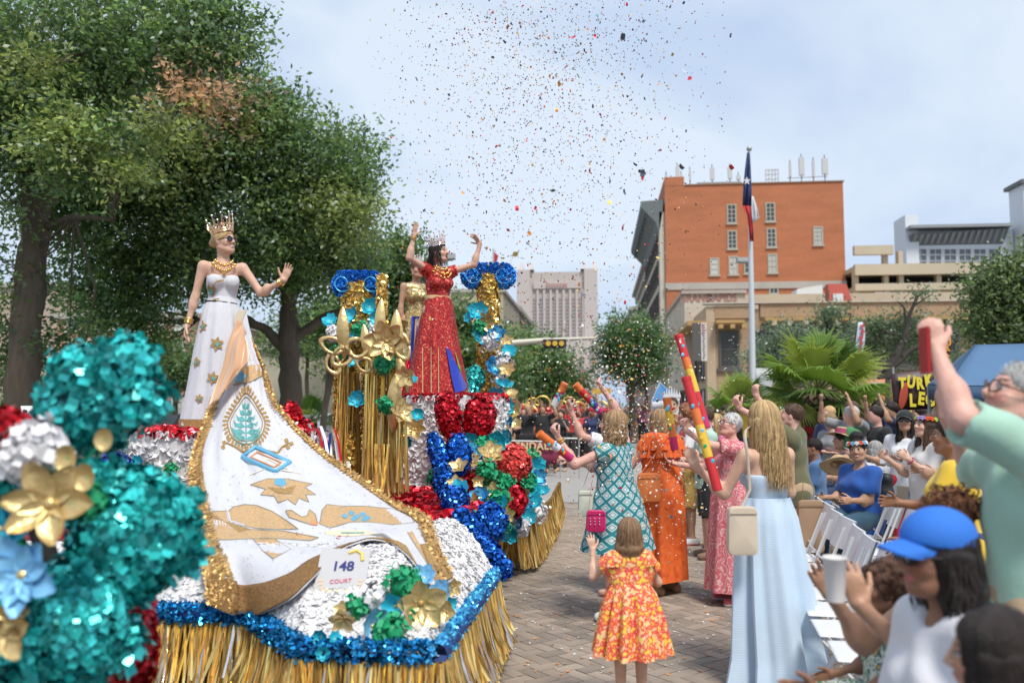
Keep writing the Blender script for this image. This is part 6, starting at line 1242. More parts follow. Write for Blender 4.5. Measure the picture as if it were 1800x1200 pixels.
# ================================================================ PEOPLE IN THE SCENE
def cam_dir(face):
    f = R(face); c, s = math.cos(f), math.sin(f)
    return lambda X, Y, Z=0: (X*c + Y*s, -X*s + Y*c, Z)
def PM(o): return Matrix.Translation(o.location) @ Matrix.Rotation(o.rotation_euler[2], 4, 'Z')
def adopt(o, par): o.parent = par; o.location = (0, 0, 0); o.matrix_parent_inverse = PM(par).inverted(); return o
def at_world(e, p): return PM(e) @ Vector(p)
CL = {}
def cloth(name, c, rough=.85, **k): return mat(name + '_cloth', c, rough, sheen=.2, bump=.12, bscale=120, var=.06, vscale=5, **k)
def P_(label, px, d, face, z=None, H=1.66, sex='f', w=1.0, arms=None, legs=None, skin='fair', group=None, py=900, **kw):
    """arms/legs given as camera-frame directions"""
    D = cam_dir(face); bk = {k: kw.pop(k) for k in ('lean', 'side', 'twist', 'head', 'seat', 'hs', 'shoulders') if k in kw}
    A_ = {}
    for q, a in (arms or {}).items():
        a = dict(a)
        for k in ('u', 'f', 'h', 'n'):
            if k in a: a[k] = D(*a[k])
        A_[q] = a
    B = Body(H, sex, w, arms=A_, legs=legs, **bk); p = P(px, py, d)
    e = empty('person', label, 'person', (p.x, p.y, 0 if z is None else z), YAW + R(face), group)
    link('body', body_mesh(B, skin, **kw), e, skinmat()); return e, B
def gem_crown(B, par, m, gm, h=.14, r=.085, flare=.25, n=9, z0=.075, name='crown', tilt=8):
    mb = MB(); k = B.k*B.hs; Mt = eul(R(tilt), 0, 0)
    def q(a, rr, z): v = Mt @ A((math.sin(a)*rr, math.cos(a)*rr*1.1 - .01, z)); return B.hp(v + A((0, 0, z0)))
    for z, t in ((0, .006), (.022, .004)): mb.tube([q(a, r*(1 + flare*z/h), z) for a in np.linspace(0, 2*math.pi, 33)], t, 6, False)
    for i in range(n*2):
        a = i*math.pi/n; hh = h*(1 if i % 2 == 0 else .62)*(.65 + .35*abs(math.cos(a/2))); mb.tube([q(a - .10, r, .0), q(a - .05, r*(1 + flare*.5), hh*.55), q(a, r*(1 + flare), hh), q(a + .05, r*(1 + flare*.5), hh*.55), q(a + .10, r, .0)], .0042, 5)
        mb.tube([q(a, r*1.02, .02), q(a + math.pi/n/2, r*(1 + flare*.55), h*.42), q(a + math.pi/n, r*1.02, .02)], .0035, 5)
    o = mb.build(name, m, par, True); g = MB()
    for i in range(n*2):
        a = i*math.pi/n; hh = h*(1 if i % 2 == 0 else .62)*(.65 + .35*abs(math.cos(a/2))); g.ell(q(a, r*(1 + flare), hh + .006), .0085, 6, 5); g.ell(q(a, r*1.06, .035), .0075, 6, 5); g.ell(q(a + .17, r*(1 + flare*.4), .06), .006, 6, 4)
    gg = g.build('gemstones', gm, o, True); gg['kind'] = 'stuff'; return o
def necklace(B, par, m, rows=2, drop=.09, w_=.012, name='necklace'):
    mb = MB(); 
    for j in range(rows):
        for i in range(15):
            a = (i/14 - .5)*2.7; x = math.sin(a)*(.075 + .022*j); y = math.cos(a)*.062 + .035 + .012*j; z = .50 - .028*j - (drop*.55 + .02*j)*max(0, math.cos(a))**2
            mb.ell(B.tp((x, y + .02*math.cos(a), z)), w_*(.7 + .5*(i % 2)), 7, 5)
    mb.ell(B.tp((0, .125, .50 - drop - .02)), (w_*1.3, w_*.8, w_*2.2), 8, 6); return mb.build(name, m, par, True)
def bangle(B, par, q, m, r=.034, n=1, off=.02):
    a = B.arm[q]; d = nrm(a['wr'] - a['el']); x = nrm(np.cross(d, A((.3, .2, .9)))); y = np.cross(d, x); mb = MB()
    for j in range(n):
        c = a['wr'] - d*(off + .016*j); mb.tube([c + r*(x*math.cos(t) + y*math.sin(t)) for t in np.linspace(0, 2*math.pi, 15)], .007, 6, False)
    return mb.build('bracelet', m, par, True)
def wbvh(o, e):
    M = PM(e); o.data.calc_loop_triangles(); return BVHTree.FromPolygons([tuple(M @ v.co) for v in o.data.vertices], [tuple(t.vertices) for t in o.data.loop_triangles])
def wdecal(poly, m, o, e, bvh, name='applique', off=.012):
    d = decal(poly, m, name, off, o, bvh)
    if d is None: return
    d.parent = o; d.location = (0, 0, 0); d.matrix_parent_inverse = PM(e).inverted()
def starpoly(x, y, r, n=5, rot=0, k=.45): return [(x + r*(1 if i % 2 == 0 else k)*math.sin(rot + i*math.pi/n), y - r*(1 if i % 2 == 0 else k)*math.cos(rot + i*math.pi/n)) for i in range(2*n)]
JEW = mat('gold_jewel', (.80, .50, .16), .22, .95, var=.3, vscale=90); GEMW = mat('crystal', (.85, .83, .8), .05, .3, spec=1); GEMR = mat('ruby', (.5, .01, .03), .08, spec=1); ROSEG = mat('rose_gold', (.78, .50, .30), .25, .9, var=.2, vscale=60)
# --- woman in the white gown
e1, B = P_('woman in white strapless gown, sunglasses and tall gold crown waving from the float', 381, 7.55, 203, z=1.52, H=1.76, w=.88, head=(42, 4, 4), smile=1, h=.010, hh=.0045, hand=.004, lips=(.52, .16, .15),
    arms=dict(R=arm((-.22, .02, -1), (-.20, -.12, -1), (-.1, -.1, -1), (1, 0, 0), .45, .3), L=arm((.62, -.05, -.85), (.70, -.28, .30), (.42, -.05, .95), (-.15, -1, .1), .12, .55)))
hair(B, 'bun', 'blonde', e1, .006, 3); sunglasses(B, e1); gem_crown(B, e1, ROSEG, GEMW, .15, .082, .32, 9, .068, tilt=12); necklace(B, e1, JEW, 2, .10, .013); bangle(B, e1, 'L', JEW, .033, 2); bangle(B, e1, 'R', JEW, .034, 3)
WG = mat('white_gown', (.66, .65, .68), .55, bump=.5, bscale=150, var=.06, vscale=30, sheen=.3)
bd = top(B, WG, e1, 'bodice', sleeve=0, g=.010, zb=.06, neck=0, h=.009, loose=0, tube=.365, noise=.001)
sk = skirt(B, WG, e1, [(1.16, .118, .092, 0, 0), (1.02, .165, .13, 0, 0), (.75, .215, .19, 0, -.01), (.35, .28, .26, -.01, -.03), (.02, .345, .33, -.02, -.05)], 'skirt', 9, .022)
bv = wbvh(sk, e1); MB().tube([B.tp((.135*math.sin(a), .105*math.cos(a) - .004, .135 + .01*math.sin(a))) for a in np.linspace(-1.2, 1.9, 14)], .007, 6).build('belt_cord', mat('black_cord', (.02, .015, .02), .5), sk)
for x, y, r in ((354, 573, 9), (381, 604, 11), (344, 636, 8), (374, 664, 10), (350, 700, 7)): wdecal(starpoly(x, y, r*1.25, 6, .2, .55), GGLIT, sk, e1, bv, 'star'); wdecal(starpoly(x + 1, y + 1, r*.55, 4), TEALE, sk, e1, bv, 'star_centre', .018)
bv2 = wbvh(bd, e1)
wdecal([(366, 518), (362, 508), (366, 499), (371, 506), (375, 500), (379, 508), (376, 520)], GGLIT, bd, e1, bv2); wdecal([(366, 512), (370, 506), (375, 512), (371, 520)], TEALE, bd, e1, bv2, off=.018)
for pts in ([(360, 530), (372, 526), (384, 524), (393, 532)], [(356, 542), (368, 545), (382, 541), (396, 546)], [(376, 498), (382, 493), (394, 491)]): wdecal(pts + [(x, y + 3) for x, y in pts[::-1]], GGLIT, bd, e1, bv2)
MB().loft([[(.352*math.cos(a) - .02, .335*math.sin(a) - .05, z) for a in np.linspace(0, 2*math.pi, 60)] for z in (.0, .075)]).build('gold_hem', GGLIT, sk)
# --- woman in red
REDS = pattern('red_sequins', 'cells', [(.42, .02, .02), (.60, .05, .035), (.28, .012, .015), (.70, .22, .12, .93)], 75, .35, .25, bump=.4)
e2, B = P_('woman in red sequin gown and jewelled crown laughing with both arms raised', 768, 9.85, 214, z=1.84, H=1.76, w=1.0, head=(32, 6, 6), mouth=1.15, h=.010, hh=.005, hand=.0045, brow=(.03, .015, .01), skin='fair',
    arms=dict(R=arm((-.55, -.65, .30), (.20, .0, 1), (.12, .0, 1), (.9, -.5, 0), .15, .7), L=arm((1, .0, .30), (.30, .0, 1), (-.55, -.1, .75), (-.8, -.6, -.3), .25, .9)))
hair(B, 'pony', 'dark', e2, .007, 5, nr=120); gem_crown(B, e2, GEMW, GEMR, .14, .080, .22, 10, .072, tilt=6); necklace(B, e2, JEW, 3, .07, .012); bangle(B, e2, 'R', JEW, .034, 2)
top(B, REDS, e2, 'bodice', sleeve=.12, g=.013, zb=.16, neck=.95, h=.010, loose=0, noise=.001, vneck=.01)
MB().ell(B.hp((.079, .0, -.05)), (.008, .008, .02), 6, 5).build('earring', JEW, e2)
MB().loft([[B.tp((.138*math.cos(a)*s, .108*math.sin(a)*s, z)) for a in np.linspace(0, 2*math.pi, 40)] for z, s in ((.10, 1.08), (.11, 1.12), (.165, 1.1), (.175, 1.04))]).build('gold_belt', LGOLD, e2, True)
sk = skirt(B, REDS, e2, [(1.14, .145, .12, 0, 0), (1.0, .185, .15, 0, 0), (.7, .24, .2, .01, 0), (.3, .315, .28, .015, 0), (.01, .385, .34, .02, 0)], 'skirt', 8, .03, seed=4); bv = wbvh(sk, e2)
RB = mat('royal_satin', (.015, .04, .42), .3, sheen=.2); wdecal([(784, 608), (791, 616), (822, 680), (816, 686), (800, 690), (793, 660)], RB, sk, e2, bv, 'blue_gusset', .03); wdecal([(799, 614), (805, 632), (812, 655), (806, 645)], mat('lime_satin', (.30, .42, .04), .4), sk, e2, bv, 'green_gusset', .02)
for x0 in (742, 757, 770): wdecal([(x0, 610), (x0 + 1.5, 610), (x0 + 2, 690), (x0, 690)], LGOLD, sk, e2, bv, 'gold_seam', .01)
t = empty('draped_train', 'blue and gold satin train hanging beside the red sequin gown', 'dress train', P(715, 690, 10.0)); t.location.z = 1.84
for i, (pts, m_) in enumerate([([(724, 556, 736, 556), (722, 600, 736, 600), (712, 650, 730, 650), (702, 690, 716, 694)], RB), ([(730, 560, 738, 560), (727, 610, 737, 610), (722, 650, 736, 650), (712, 695, 730, 696)], LGOLD), ([(736, 600, 740, 600), (732, 650, 744, 650), (724, 697, 746, 697)], mat('teal_satin', (.02, .22, .25), .35)), ([(715, 630, 722, 625), (706, 660, 716, 655), (698, 690, 706, 690)], F_RED)]):
    rg = [[A(P(x0 + (x1-x0)*s, y, 10.02 - .02*i + .03*math.sin(s*9 + y*.05))) for s in np.linspace(0, 1, 8)] for x0, y, x1, _ in pts]; o = MB().loft(rg, False).build('panel', m_, t, True); o.location = -t.location; s_ = o.modifiers.new('thickness', 'SOLIDIFY'); s_.thickness = .012
GS = pattern('gold_sequins', 'cells', [(.50, .36, .14), (.72, .55, .28), (.36, .24, .08), (.82, .74, .5, .9)], 60, .3, .6, bump=.4)
e3, B = P_('woman in sleeveless gold sequin gown half hidden behind the red gown', 728, 10.75, 205, z=1.84, H=1.70, w=.9, head=(10, 0, 0), h=.012, hh=.006, arms=dict(R=arm((-.12, 0, -1), (.0, -.05, -1)), L=arm((.15, 0, -1), (.1, -.1, -1))), skin='tan', hand=.006)
hair(B, 'updo', 'brown', e3, .009, 6); gem_crown(B, e3, GEMW, GEMW, .12, .078, .2, 8, .075); top(B, GS, e3, 'bodice', 0, .012, .05, .9, .012, strap=True, loose=0, noise=.001); skirt(B, GS, e3, [(1.06, .14, .115, 0, 0), (.9, .18, .15, 0, 0), (.5, .22, .19, 0, 0), (.02, .28, .26, 0, 0)], 'skirt', 8, .03)
# --- street: woman in the teal print dress
TD = pattern('teal_diamond_print', 'diamond', [(.02, .16, .19, 0), (.04, .27, .28, .16), (.62, .64, .62, .34), (.05, .25, .27, .50), (.45, .50, .50, .64), (.62, .62, .62, .84)], 10.5, .8, bump=0)
e4, B = P_('woman with curly blonde hair in teal and white diamond print dress holding a confetti tube', 1085, 7.0, 52, H=1.66, w=1.12, lean=2, head=(20, 3, 0), skin='pink', hand=.0045, hh=.006,
    arms=dict(L=arm((-.92, -.15, -.38), (-.42, .05, .72), (-.5, 0, .7), (.5, .3, .3), .95, .2), R=arm((-.75, .3, -.55), (-.9, .1, .25), (-.9, 0, .2), (.3, .2, -.5), .9, .2)), legs=dict(L=((-.05, .05, -1), (-.02, -.12, -1)), R=((.10, -.05, -1), (.05, -.25, -1))))
hair(B, 'bob', 'sandy', e4, .007, 8, nr=380, wave=.022, width=.012); top(B, TD, e4, 'bodice', .14, .016, .0, .85, .011, loose=.01); skirt(B, TD, e4, [(1.10, .165, .14, 0, 0), (.98, .205, .18, 0, 0), (.80, .25, .225, 0, 0), (.56, .33, .28, 0, 0)], 'skirt', 7, .022); shoes(B, cloth('white_shoe', (.68, .68, .66)), e4, mat('grey_sole', (.25, .25, .26))); bangle(B, e4, 'L', JEW, .034, 2)
CHAIN = mat('chain', (.7, .65, .55), .3, .9)
e5, B = P_('woman in white blouse behind the teal dress with both arms up holding confetti tubes', 1085, 7.9, 60, H=1.66, head=(10, 15, 0), skin='pink', hand=.006, arms=dict(L=arm((-.85, 0, .25), (-.35, .0, .85), (-.3, 0, 1), (.5, .2, .2), .9, .2), R=arm((-.1, .2, .9), (-.4, .0, .6), (-.55, 0, .7), (.5, .2, .2), .9, .2)))
WB = cloth('white', (.72, .72, .73)); hair(B, 'short', 'blonde', e5, .009, 9); top(B, WB, e5, sleeve=.55, zb=-.12); pants(B, WB, e5, frac=1.9)
# --- orange ruffled outfit
OR = pattern('orange_cloth', 'noise', [(.62, .085, .018, .3), (.80, .16, .03, .5), (.70, .11, .02, .7)], 12, .8)
e6, B = P_('woman in bright orange ruffled outfit seen from behind', 1163, 8.0, 40, H=1.66, w=1.18, head=(0, 0, 0), skin='pink', hand=.006, arms=dict(L=arm((-.6, .3, -.7), (-.5, .5, .8), None, None, .8), R=arm((.3, .2, -.9), (.2, .6, .9), None, None, .8)), legs=dict(L=((-.06, 0, -1), (0, -.03, -1)), R=((.08, 0, -1), (.02, -.05, -1))))
hair(B, 'bob', 'sandy', e6, .008, 10, nr=260, wave=.02); top(B, OR, e6, 'bodice', .1, .02, -.05, .7, .012, loose=.03, noise=.008); skirt(B, OR, e6, [(1.15, .19, .16, 0, 0), (.95, .225, .2, 0, 0), (.5, .235, .2, 0, 0), (.13, .24, .21, 0, 0)], 'skirt', 6, .05)
for j in range(2): skirt(B, OR, e6, [(1.47 - .05*j, .10 + .05*j, .08 + .04*j, 0, 0), (1.44 - .05*j, .19 + .03*j, .14 + .02*j, 0, 0), (1.31 - .07*j, .25 + .01*j, .18, 0, 0)], 'ruffle', 13, .045, seed=20 + j, thick=False)
shoes(B, mat('tan_leather', (.35, .20, .10), .6), e6)
# --- red vest and khaki shorts
e7, B = P_('person in red vest over white shirt with mustard shorts and white sneakers', 1210, 10.8, 95, H=1.70, sex='m', skin='tan', head=(0, 5, 0), hand=.007, arms=dict(L=arm((-.3, -.2, -1), (-.6, -.3, .7), None, None, .7), R=arm((-.3, .2, -1), (-.8, .1, .5), None, None, .7)))
hair(B, 'curly', 'auburn', e7, .012, 11); top(B, WB, e7, 'undershirt', .6, .010, -.16, h=.014); top(B, cloth('red', (.50, .02, .02)), e7, 'vest', 0, .022, .0, 1.1, .014, strap=True); pants(B, cloth('mustard', (.50, .33, .08)), e7, 'shorts', .95, .018, .045); shoes(B, cloth('sneaker', (.62, .62, .64)), e7, mat('red_sole', (.4, .05, .06)))
# --- pink print dress
PK = pattern('pink_paisley', 'wave', [(.55, .10, .12, 0), (.66, .30, .30, .35), (.74, .52, .50, .55), (.60, .16, .18, .8)], 6, .85, detail=3, bump=0)
e8, B = P_('older woman with glasses in long pink paisley dress aiming a red confetti tube upwards', 1288, 7.6, 98, H=1.64, w=1.12, head=(4, 14, 0), skin='pink', hh=.0055, hand=.0045, arms=dict(L=arm((-.9, -.1, .12), (-.75, -.1, .45), (-.3, 0, .9), (.6, -.5, .1), 1.1, .1), R=arm((-.7, .2, -.7), (-1, 0, .15), (-.9, 0, .3), (.2, -.2, .9), .5, .4)))
hair(B, 'short', 'grey', e8, .007, 12); sunglasses(B, e8, False, 'glasses'); top(B, PK, e8, 'bodice', .5, .016, -.02, .8, .012); skirt(B, PK, e8, [(1.05, .19, .165, 0, 0), (.9, .215, .19, 0, 0), (.5, .25, .22, 0, 0), (.12, .28, .25, 0, 0)], 'skirt', 8, .04); shoes(B, cloth('pink_shoe', (.60, .12, .14)), e8, mat('white_sole', (.66, .6, .6)))
# --- blonde in the pale blue gown
PB = mat('pale_blue_cloth', (.48, .60, .72), .7, var=.05, vscale=6, sheen=.3, bump=.05)
t_ = PB.node_tree; wv = t_.nodes.new('ShaderNodeTexWave'); wv.bands_direction = 'Z'; wv.inputs['Scale'].default_value = 22; wv.inputs['Distortion'].default_value = 1.2; cc_ = t_.nodes.new('ShaderNodeTexCoord'); t_.links.new(cc_.outputs['Object'], wv.inputs[0]); bb_ = t_.nodes.new('ShaderNodeBump'); bb_.inputs['Strength'].default_value = .12; bb_.inputs['Distance'].default_value = .004; t_.links.new(wv.outputs['Fac'], bb_.inputs['Height']); t_.links.new(bb_.outputs[0], t_.nodes['Principled BSDF'].inputs['Normal'])
e9, B = P_('young woman with long blonde hair in pale blue strapless gown, back turned', 1349, 5.5, 22, H=1.72, w=.98, head=(4, 0, -4), skin='fair', h=.011, hand=.0042, arms=dict(L=arm((-.48, .15, -.95), (-.62, .1, .62), (-.3, .1, .8), (-.1, .6, .2), 1.0, .2), R=arm((.15, .35, -.9), (-.2, .8, .4), None, None, .8)))
hair(B, 'long', 'blonde', e9, .0065, 13, length=.44, nr=1100, wave=.026, width=.006, face_open=1.1)
top(B, PB, e9, 'bodice', 0, .014, .02, 0, .010, loose=0, tube=.33, noise=.001)
skirt(B, PB, e9, [(1.13, .148, .125, 0, 0), (1.0, .188, .16, 0, 0), (.8, .212, .19, 0, 0), (.45, .25, .23, .01, -.02), (.16, .275, .26, .02, -.04), (.012, .305, .29, .02, -.05)], 'skirt', 9, .075, seed=6, hem=.005)
MB().tube([B.tp((0, -.116 + .03*math.sin(t*2), .33 - .5*t)) for t in np.linspace(0, 1, 12)], .003, 5).build('zip', mat('pale_zip', (.36, .46, .56), .6), e9)
# --- olive shirt man
e10, B = P_('man in olive polo shirt and khaki shorts filming with raised arms', 1398, 8.1, 62, H=1.72, sex='m', w=1.08, head=(0, 12, 0), skin='pink', hand=.006, arms=dict(L=arm((-.75, -.05, .42), (-.75, .1, .45), (-.4, 0, .8), (.3, .3, .3), .9, .2), R=arm((-.7, .1, .5), (-.5, .1, .8), (-.2, 0, 1), (.3, .3, .3), .9, .2)))
hair(B, 'short', 'brown', e10, .008, 14); top(B, cloth('olive', (.12, .115, .055)), e10, 'polo_shirt', .75, .022, -.16, .75, .012, noise=.008, loose=.035); pants(B, cloth('khaki', (.42, .30, .18)), e10, 'shorts', 1.0, .02, .04); shoes(B, cloth('brown_shoe', (.15, .09, .06)), e10)
# --- child in the floral dress
FLD = pattern('floral_print', 'noise', [(.80, .62, .08, .30), (.80, .55, .35, .40), (.78, .16, .05, .46), (.66, .03, .09, .51), (.80, .22, .05, .56), (.82, .60, .08, .64)], 36, .8, detail=2.5, bump=0)
e11, B = P_('small girl in red and yellow floral dress seen from behind, hands raised', 1106, 4.9, 5, H=1.04, sex='c', w=.98, head=(-6, 6, 0), hs=1.22, skin='fair', h=.009, hh=.006, hand=.0032, arms=dict(L=arm((-.75, .35, -.72), (.06, .35, .9), (-.2, .1, 1), (-.1, 1, 0), .25, .6), R=arm((.5, .3, -.9), (.1, .8, -.1), None, None, .5)), legs=dict(L=((-.02, 0, -1), (0, -.02, -1)), R=((.02, 0, -1), (0, -.02, -1))))
hair(B, 'bob', 'lightbrown', e11, .006, 15, nr=520, wave=.008, width=.009, face_open=.9); top(B, FLD, e11, 'bodice', .28, .018, .03, .8, .009, loose=.008)
skirt(B, FLD, e11, [(.72, .108, .095, 0, 0), (.66, .135, .12, 0, 0), (.52, .17, .155, 0, 0), (.33, .205, .19, 0, 0)], 'skirt', 12, .045, seed=8); MB().loft([[B.tp((.172*math.cos(a)*s, .145*math.sin(a)*s, z)) for a in np.linspace(0, 2*math.pi, 36)] for z, s in ((.05, 1.0), (.075, 1.03), (.095, 1.0))]).build('sash', cloth('yellow', (.75, .50, .05)), e11, True)
for sd in (-1, 1): skirt(B, FLD, e11, [(B.tp((0, 0, .50))[2], .03, .03, 0, 0), (B.tp((0, 0, .46))[2], .055, .055, 0, 0), (B.tp((0, 0, .40))[2], .07, .065, 0, 0)], 'shoulder_frill', 9, .02, c0=B.tp((sd*.135, 0, 0)) * (1, 1, 0), thick=False)
# --- seated and standing spectators at the right
SIT = lambda a=.1, s=.0: dict(L=((-.12, 1, -a), (-.02, s, -1)), R=((.12, 1, -a), (.02, s, -1)))
lap = dict(L=arm((.0, 0, -1), (-.6, 0, -.1), None, None, .5), R=arm((.0, 0, -1), (-.6, 0, -.1), None, None, .5))
def laparms(face, up=0): D = cam_dir(-face); f = (-math.sin(R(face)), math.cos(R(face))); return dict(L=arm((f[0]*.3, f[1]*.3, -1), (f[0], f[1], .05 + up), None, None, .6), R=arm((f[0]*.3, f[1]*.3, -1), (f[0], f[1], .05 + up), None, None, .6))
def simple(label, px, d, face, hairs=('short', 'brown'), shirt=(.5, .5, .5), sname='grey', seated=False, H=1.66, sex='f', w=1.05, skin='tan', head=(0, 0, 0), arms=None, legs_c=(.03, .05, .12), cap_c=None, long=.4, smile=0, hh=.007, hand=.007, h=.014, z=None, sleeve=.6, zb=-.14, seat=.56, lean=0, fr=1.9, hs=1.0, group=None, **k):
    kw = dict(legs=SIT(), seat=seat) if seated else {}
    e, B = P_(label, px, d, face, z=z, H=H, sex=sex, w=w, skin=skin, head=head, arms=arms or laparms(face), hh=hh, hand=hand, h=h, lean=lean, smile=smile, hs=hs, group=group, **kw)
    if hairs: hair(B, hairs[0], hairs[1], e, max(.007, hh), int(px) % 97, length=long, nr=180)
    sm = shirt if not isinstance(shirt, tuple) else cloth(sname, shirt); top(B, sm, e, k.get('gname', 'shirt'), sleeve, .018, zb, .85, h, strap=k.get('strap', False), loose=k.get('loose', .02), noise=.006)
    pants(B, cloth('leg%d' % int(sum(legs_c)*1e4), legs_c), e, 'trousers' if fr > 1.2 else 'shorts', fr, .016, .03, h=h); shoes(B, cloth('shoe%d' % (int(px) % 3), [(.5, .5, .5), (.06, .05, .05), (.2, .12, .08)][int(px) % 3]), e, h=.012)
    if cap_c: cap(B, cloth('cap%d' % int(sum(cap_c)*1e4), cap_c), e)
    return e, B
def flower_crown(B, par, cols=('orange', 'white', 'sky', 'pink', 'lime')):
    cs = dict(orange=(.75, .12, .03), white=(.7, .68, .66), sky=(.15, .45, .65), pink=(.62, .10, .32), lime=(.40, .60, .06), lilac=(.42, .28, .62)); base = MB().tube([B.hp((.084*math.sin(a), .098*math.cos(a) - .016, .062)) for a in np.linspace(0, 2*math.pi, 25)], .005, 5, False).build('flower_crown', GREENP, par)
    for i in range(10):
        a = -1.9 + i*.42; c = B.hp((.088*math.sin(a), .102*math.cos(a) - .016, .068)); f = nrm2(c - B.hp((0, -.016, .03))); fl = flower0(c, .026, f, mat('crown_' + cols[i % len(cols)], cs[cols[i % len(cols)]], .6), base)
def flower0(c, r, f, m, par):
    u = nrm2(np.cross(f, A((.2, .1, 1)))); v = np.cross(f, u); mb = MB()
    for k in range(5):
        a = k*1.2566; d = u*math.cos(a) + v*math.sin(a); mb.ell(c + d*r*.6 + f*.004, (r*.45, r*.45, r*.3), 7, 5)
    mb.ell(c + f*.008, r*.3, 6, 5); return mb.build('flower', m, par, True)
simple('man in blue tee shirt seated with his back to the planter', 1436, 10.2, 70, ('short', 'dark'), (.07, .16, .33), 'denim_blue', True, sex='m', skin='brown')
e, B = simple('smiling woman in royal blue shirt and flower crown seated with a black backpack', 1514, 8.6, 118, ('updo', 'dark'), (.015, .09, .36), 'royal_blue', True, w=1.3, head=(28, 0, 6), smile=1, hh=.0055, legs_c=(.02, .07, .12), seat=.60, skin='olive', H=1.7); flower_crown(B, e, ('orange', 'white', 'sky'))
bp = at_world(e, B.tp((0, -.26, .18))); BKP = mat('black_nylon', (.012, .014, .018), .55, bump=.3); bag = empty('backpack', 'black backpack with pink bottle on the back of the seated woman in blue', 'backpack', bp, YAW + R(118))
V, Q = sdf_mesh([('e', (0, 0, 0), A((.17, .11, .24)), None, .05), ('e', (0, -.06, -.06), A((.13, .08, .14)), None, .05), ('c', (-.1, 0, .2), (.1, 0, .2), .06, .06, .05)], .014, .005); link('shell', npmesh('shell', V, Q, True), bag, BKP)
for sd in (-1, 1): MB().tube([(sd*.09, .08, .2), (sd*.12, .20, .24), (sd*.12, .33, .12), (sd*.11, .30, -.1), (sd*.12, .1, -.18)], .02, 6, flat=.4).build('strap', BKP, bag, True)
bo = MB().tube([(.19, .02, -.12), (.19, .02, .06)], .04, 12).build('bottle', mat('magenta_plastic', (.30, .015, .12), .3), bag, True); MB().tube([(.19, .02, .06), (.19, .02, .09), (.19, .03, .12)], (.042, .03, .012), 12).build('lid', mat('pink_plastic', (.62, .08, .30), .4), bo, True)
def straw_hat(name_label, B=None, e=None, c=None, tilt=(0, 0), r=.20):
    m = mat('straw', (.52, .37, .20), .85, var=.15, vscale=30, bump=.6, bscale=90); mb = MB(); M = eul(R(tilt[0]), R(tilt[1]), 0); rg = [[M @ A((rr*math.cos(a), rr*math.sin(a), z + (.012*math.sin(a*3) if rr > .12 else 0))) for a in np.linspace(0, 2*math.pi, 29)[:-1]] for rr, z in ((.01, .10), (.06, .098), (.085, .075), (.092, .01), (.13, -.005), (r, -.012), (r, -.018))]
    if B is not None: rg = [[B.hp(p / (B.k*B.hs) + A((0, -.01, .07))) for p in r_] for r_ in rg]; o = mb.loft(rg).build('straw_hat', m, e, True); MB().loft([[rg[3][i]*1.0 + (rg[3][i] - B.hp((0, -.01, .08)))*.03 for i in range(28)], [rg[2][i] + (rg[2][i] - B.hp((0, -.01, .1)))*.04 for i in range(28)]]).build('hat_band', mat('hat_band', (.35, .05, .12), .7), o)
    else: o = mb.loft(rg).build('straw_hat', m, None, True); o.location = c; tag(o, name_label, 'hat'); flower0(M @ A((.06, -.07, .04)), .035, nrm2(M @ A((.5, -.8, .3))), mat('sunflower', (.65, .25, .02), .7), o)
    return o
e, B = simple('woman wearing a straw sun hat and dark vest seated before the planter', 1486, 11.0, 75, ('short', 'dark'), (.02, .02, .025), 'black', True, strap=True, sleeve=0, skin='tan', seat=.62); straw_hat('', B, e, tilt=(10, 8))
straw_hat('loose straw hat with sunflower resting on the seat row', c=P(1474, 817, 9.3), tilt=(-30, 10))
simple('grey haired man seated beyond the woman with flower crown', 1521, 12.0, 60, ('short', 'grey'), (.35, .30, .33), 'mauve', True, sex='m', skin='pink', seat=.62)
simple('woman with long grey bob seated facing away near the straw hats', 1543, 10.8, 20, ('bob', 'grey'), pattern('grey_print', 'patch', [(.30, .31, .34), (.55, .54, .56), (.18, .19, .22)], 14), '', True, skin='pink', seat=.5)
e, B = simple('bearded man in turquoise polo shirt with tan trousers standing by the white tent', 1551, 13.2, 110, ('bob', 'dark'), (.015, .34, .50), 'turquoise', H=1.78, sex='m', skin='olive', legs_c=(.40, .33, .25), head=(25, 4, 0))
e, B = simple('woman in white sleeveless top with backpack straps and sunglasses standing by the palm', 1478, 14.0, 185, ('updo', 'dark'), (.68, .68, .68), 'white', H=1.6, skin='olive', sleeve=0, strap=True); sunglasses(B, e)
for sd in (-1, 1): MB().tube([B.tp((sd*.09, -.05, .47)), B.tp((sd*.10, .10, .43)), B.tp((sd*.11, .13, .25)), B.tp((sd*.13, .05, .12))], .018, 6, flat=.4).build('backpack_strap', cloth('navy', (.02, .025, .07)), e, True)
e, B = simple('woman in black cap and sunglasses with white shirt and red trousers holding papers', 1597, 9.4, 135, ('long', 'dark'), (.72, .73, .75), 'white', H=1.64, skin='olive', legs_c=(.60, .025, .03), head=(15, 8, 0), cap_c=(.015, .02, .02), sleeve=.9, zb=-.16, hh=.0055, hand=.005, arms=dict(L=arm((-.1, -.2, -1), (-.95, -.2, .25), None, (0, 0, 1), .3), R=arm((-.3, .1, -.9), (-.95, -.1, .35), None, (0, 0, 1), .3))); sunglasses(B, e)
pp = at_world(e, B.arm['R']['wr'] + B.arm['R']['h']*.12); t = tag(MB().box((0, 0, .0), (.20, .14, .004), M=eul(.35, .3, .6)).build('leaflet', mat('lilac_paper', (.50, .40, .45), .8)), 'folded lilac leaflet held by the woman in black cap', 'leaflet'); t.location = pp
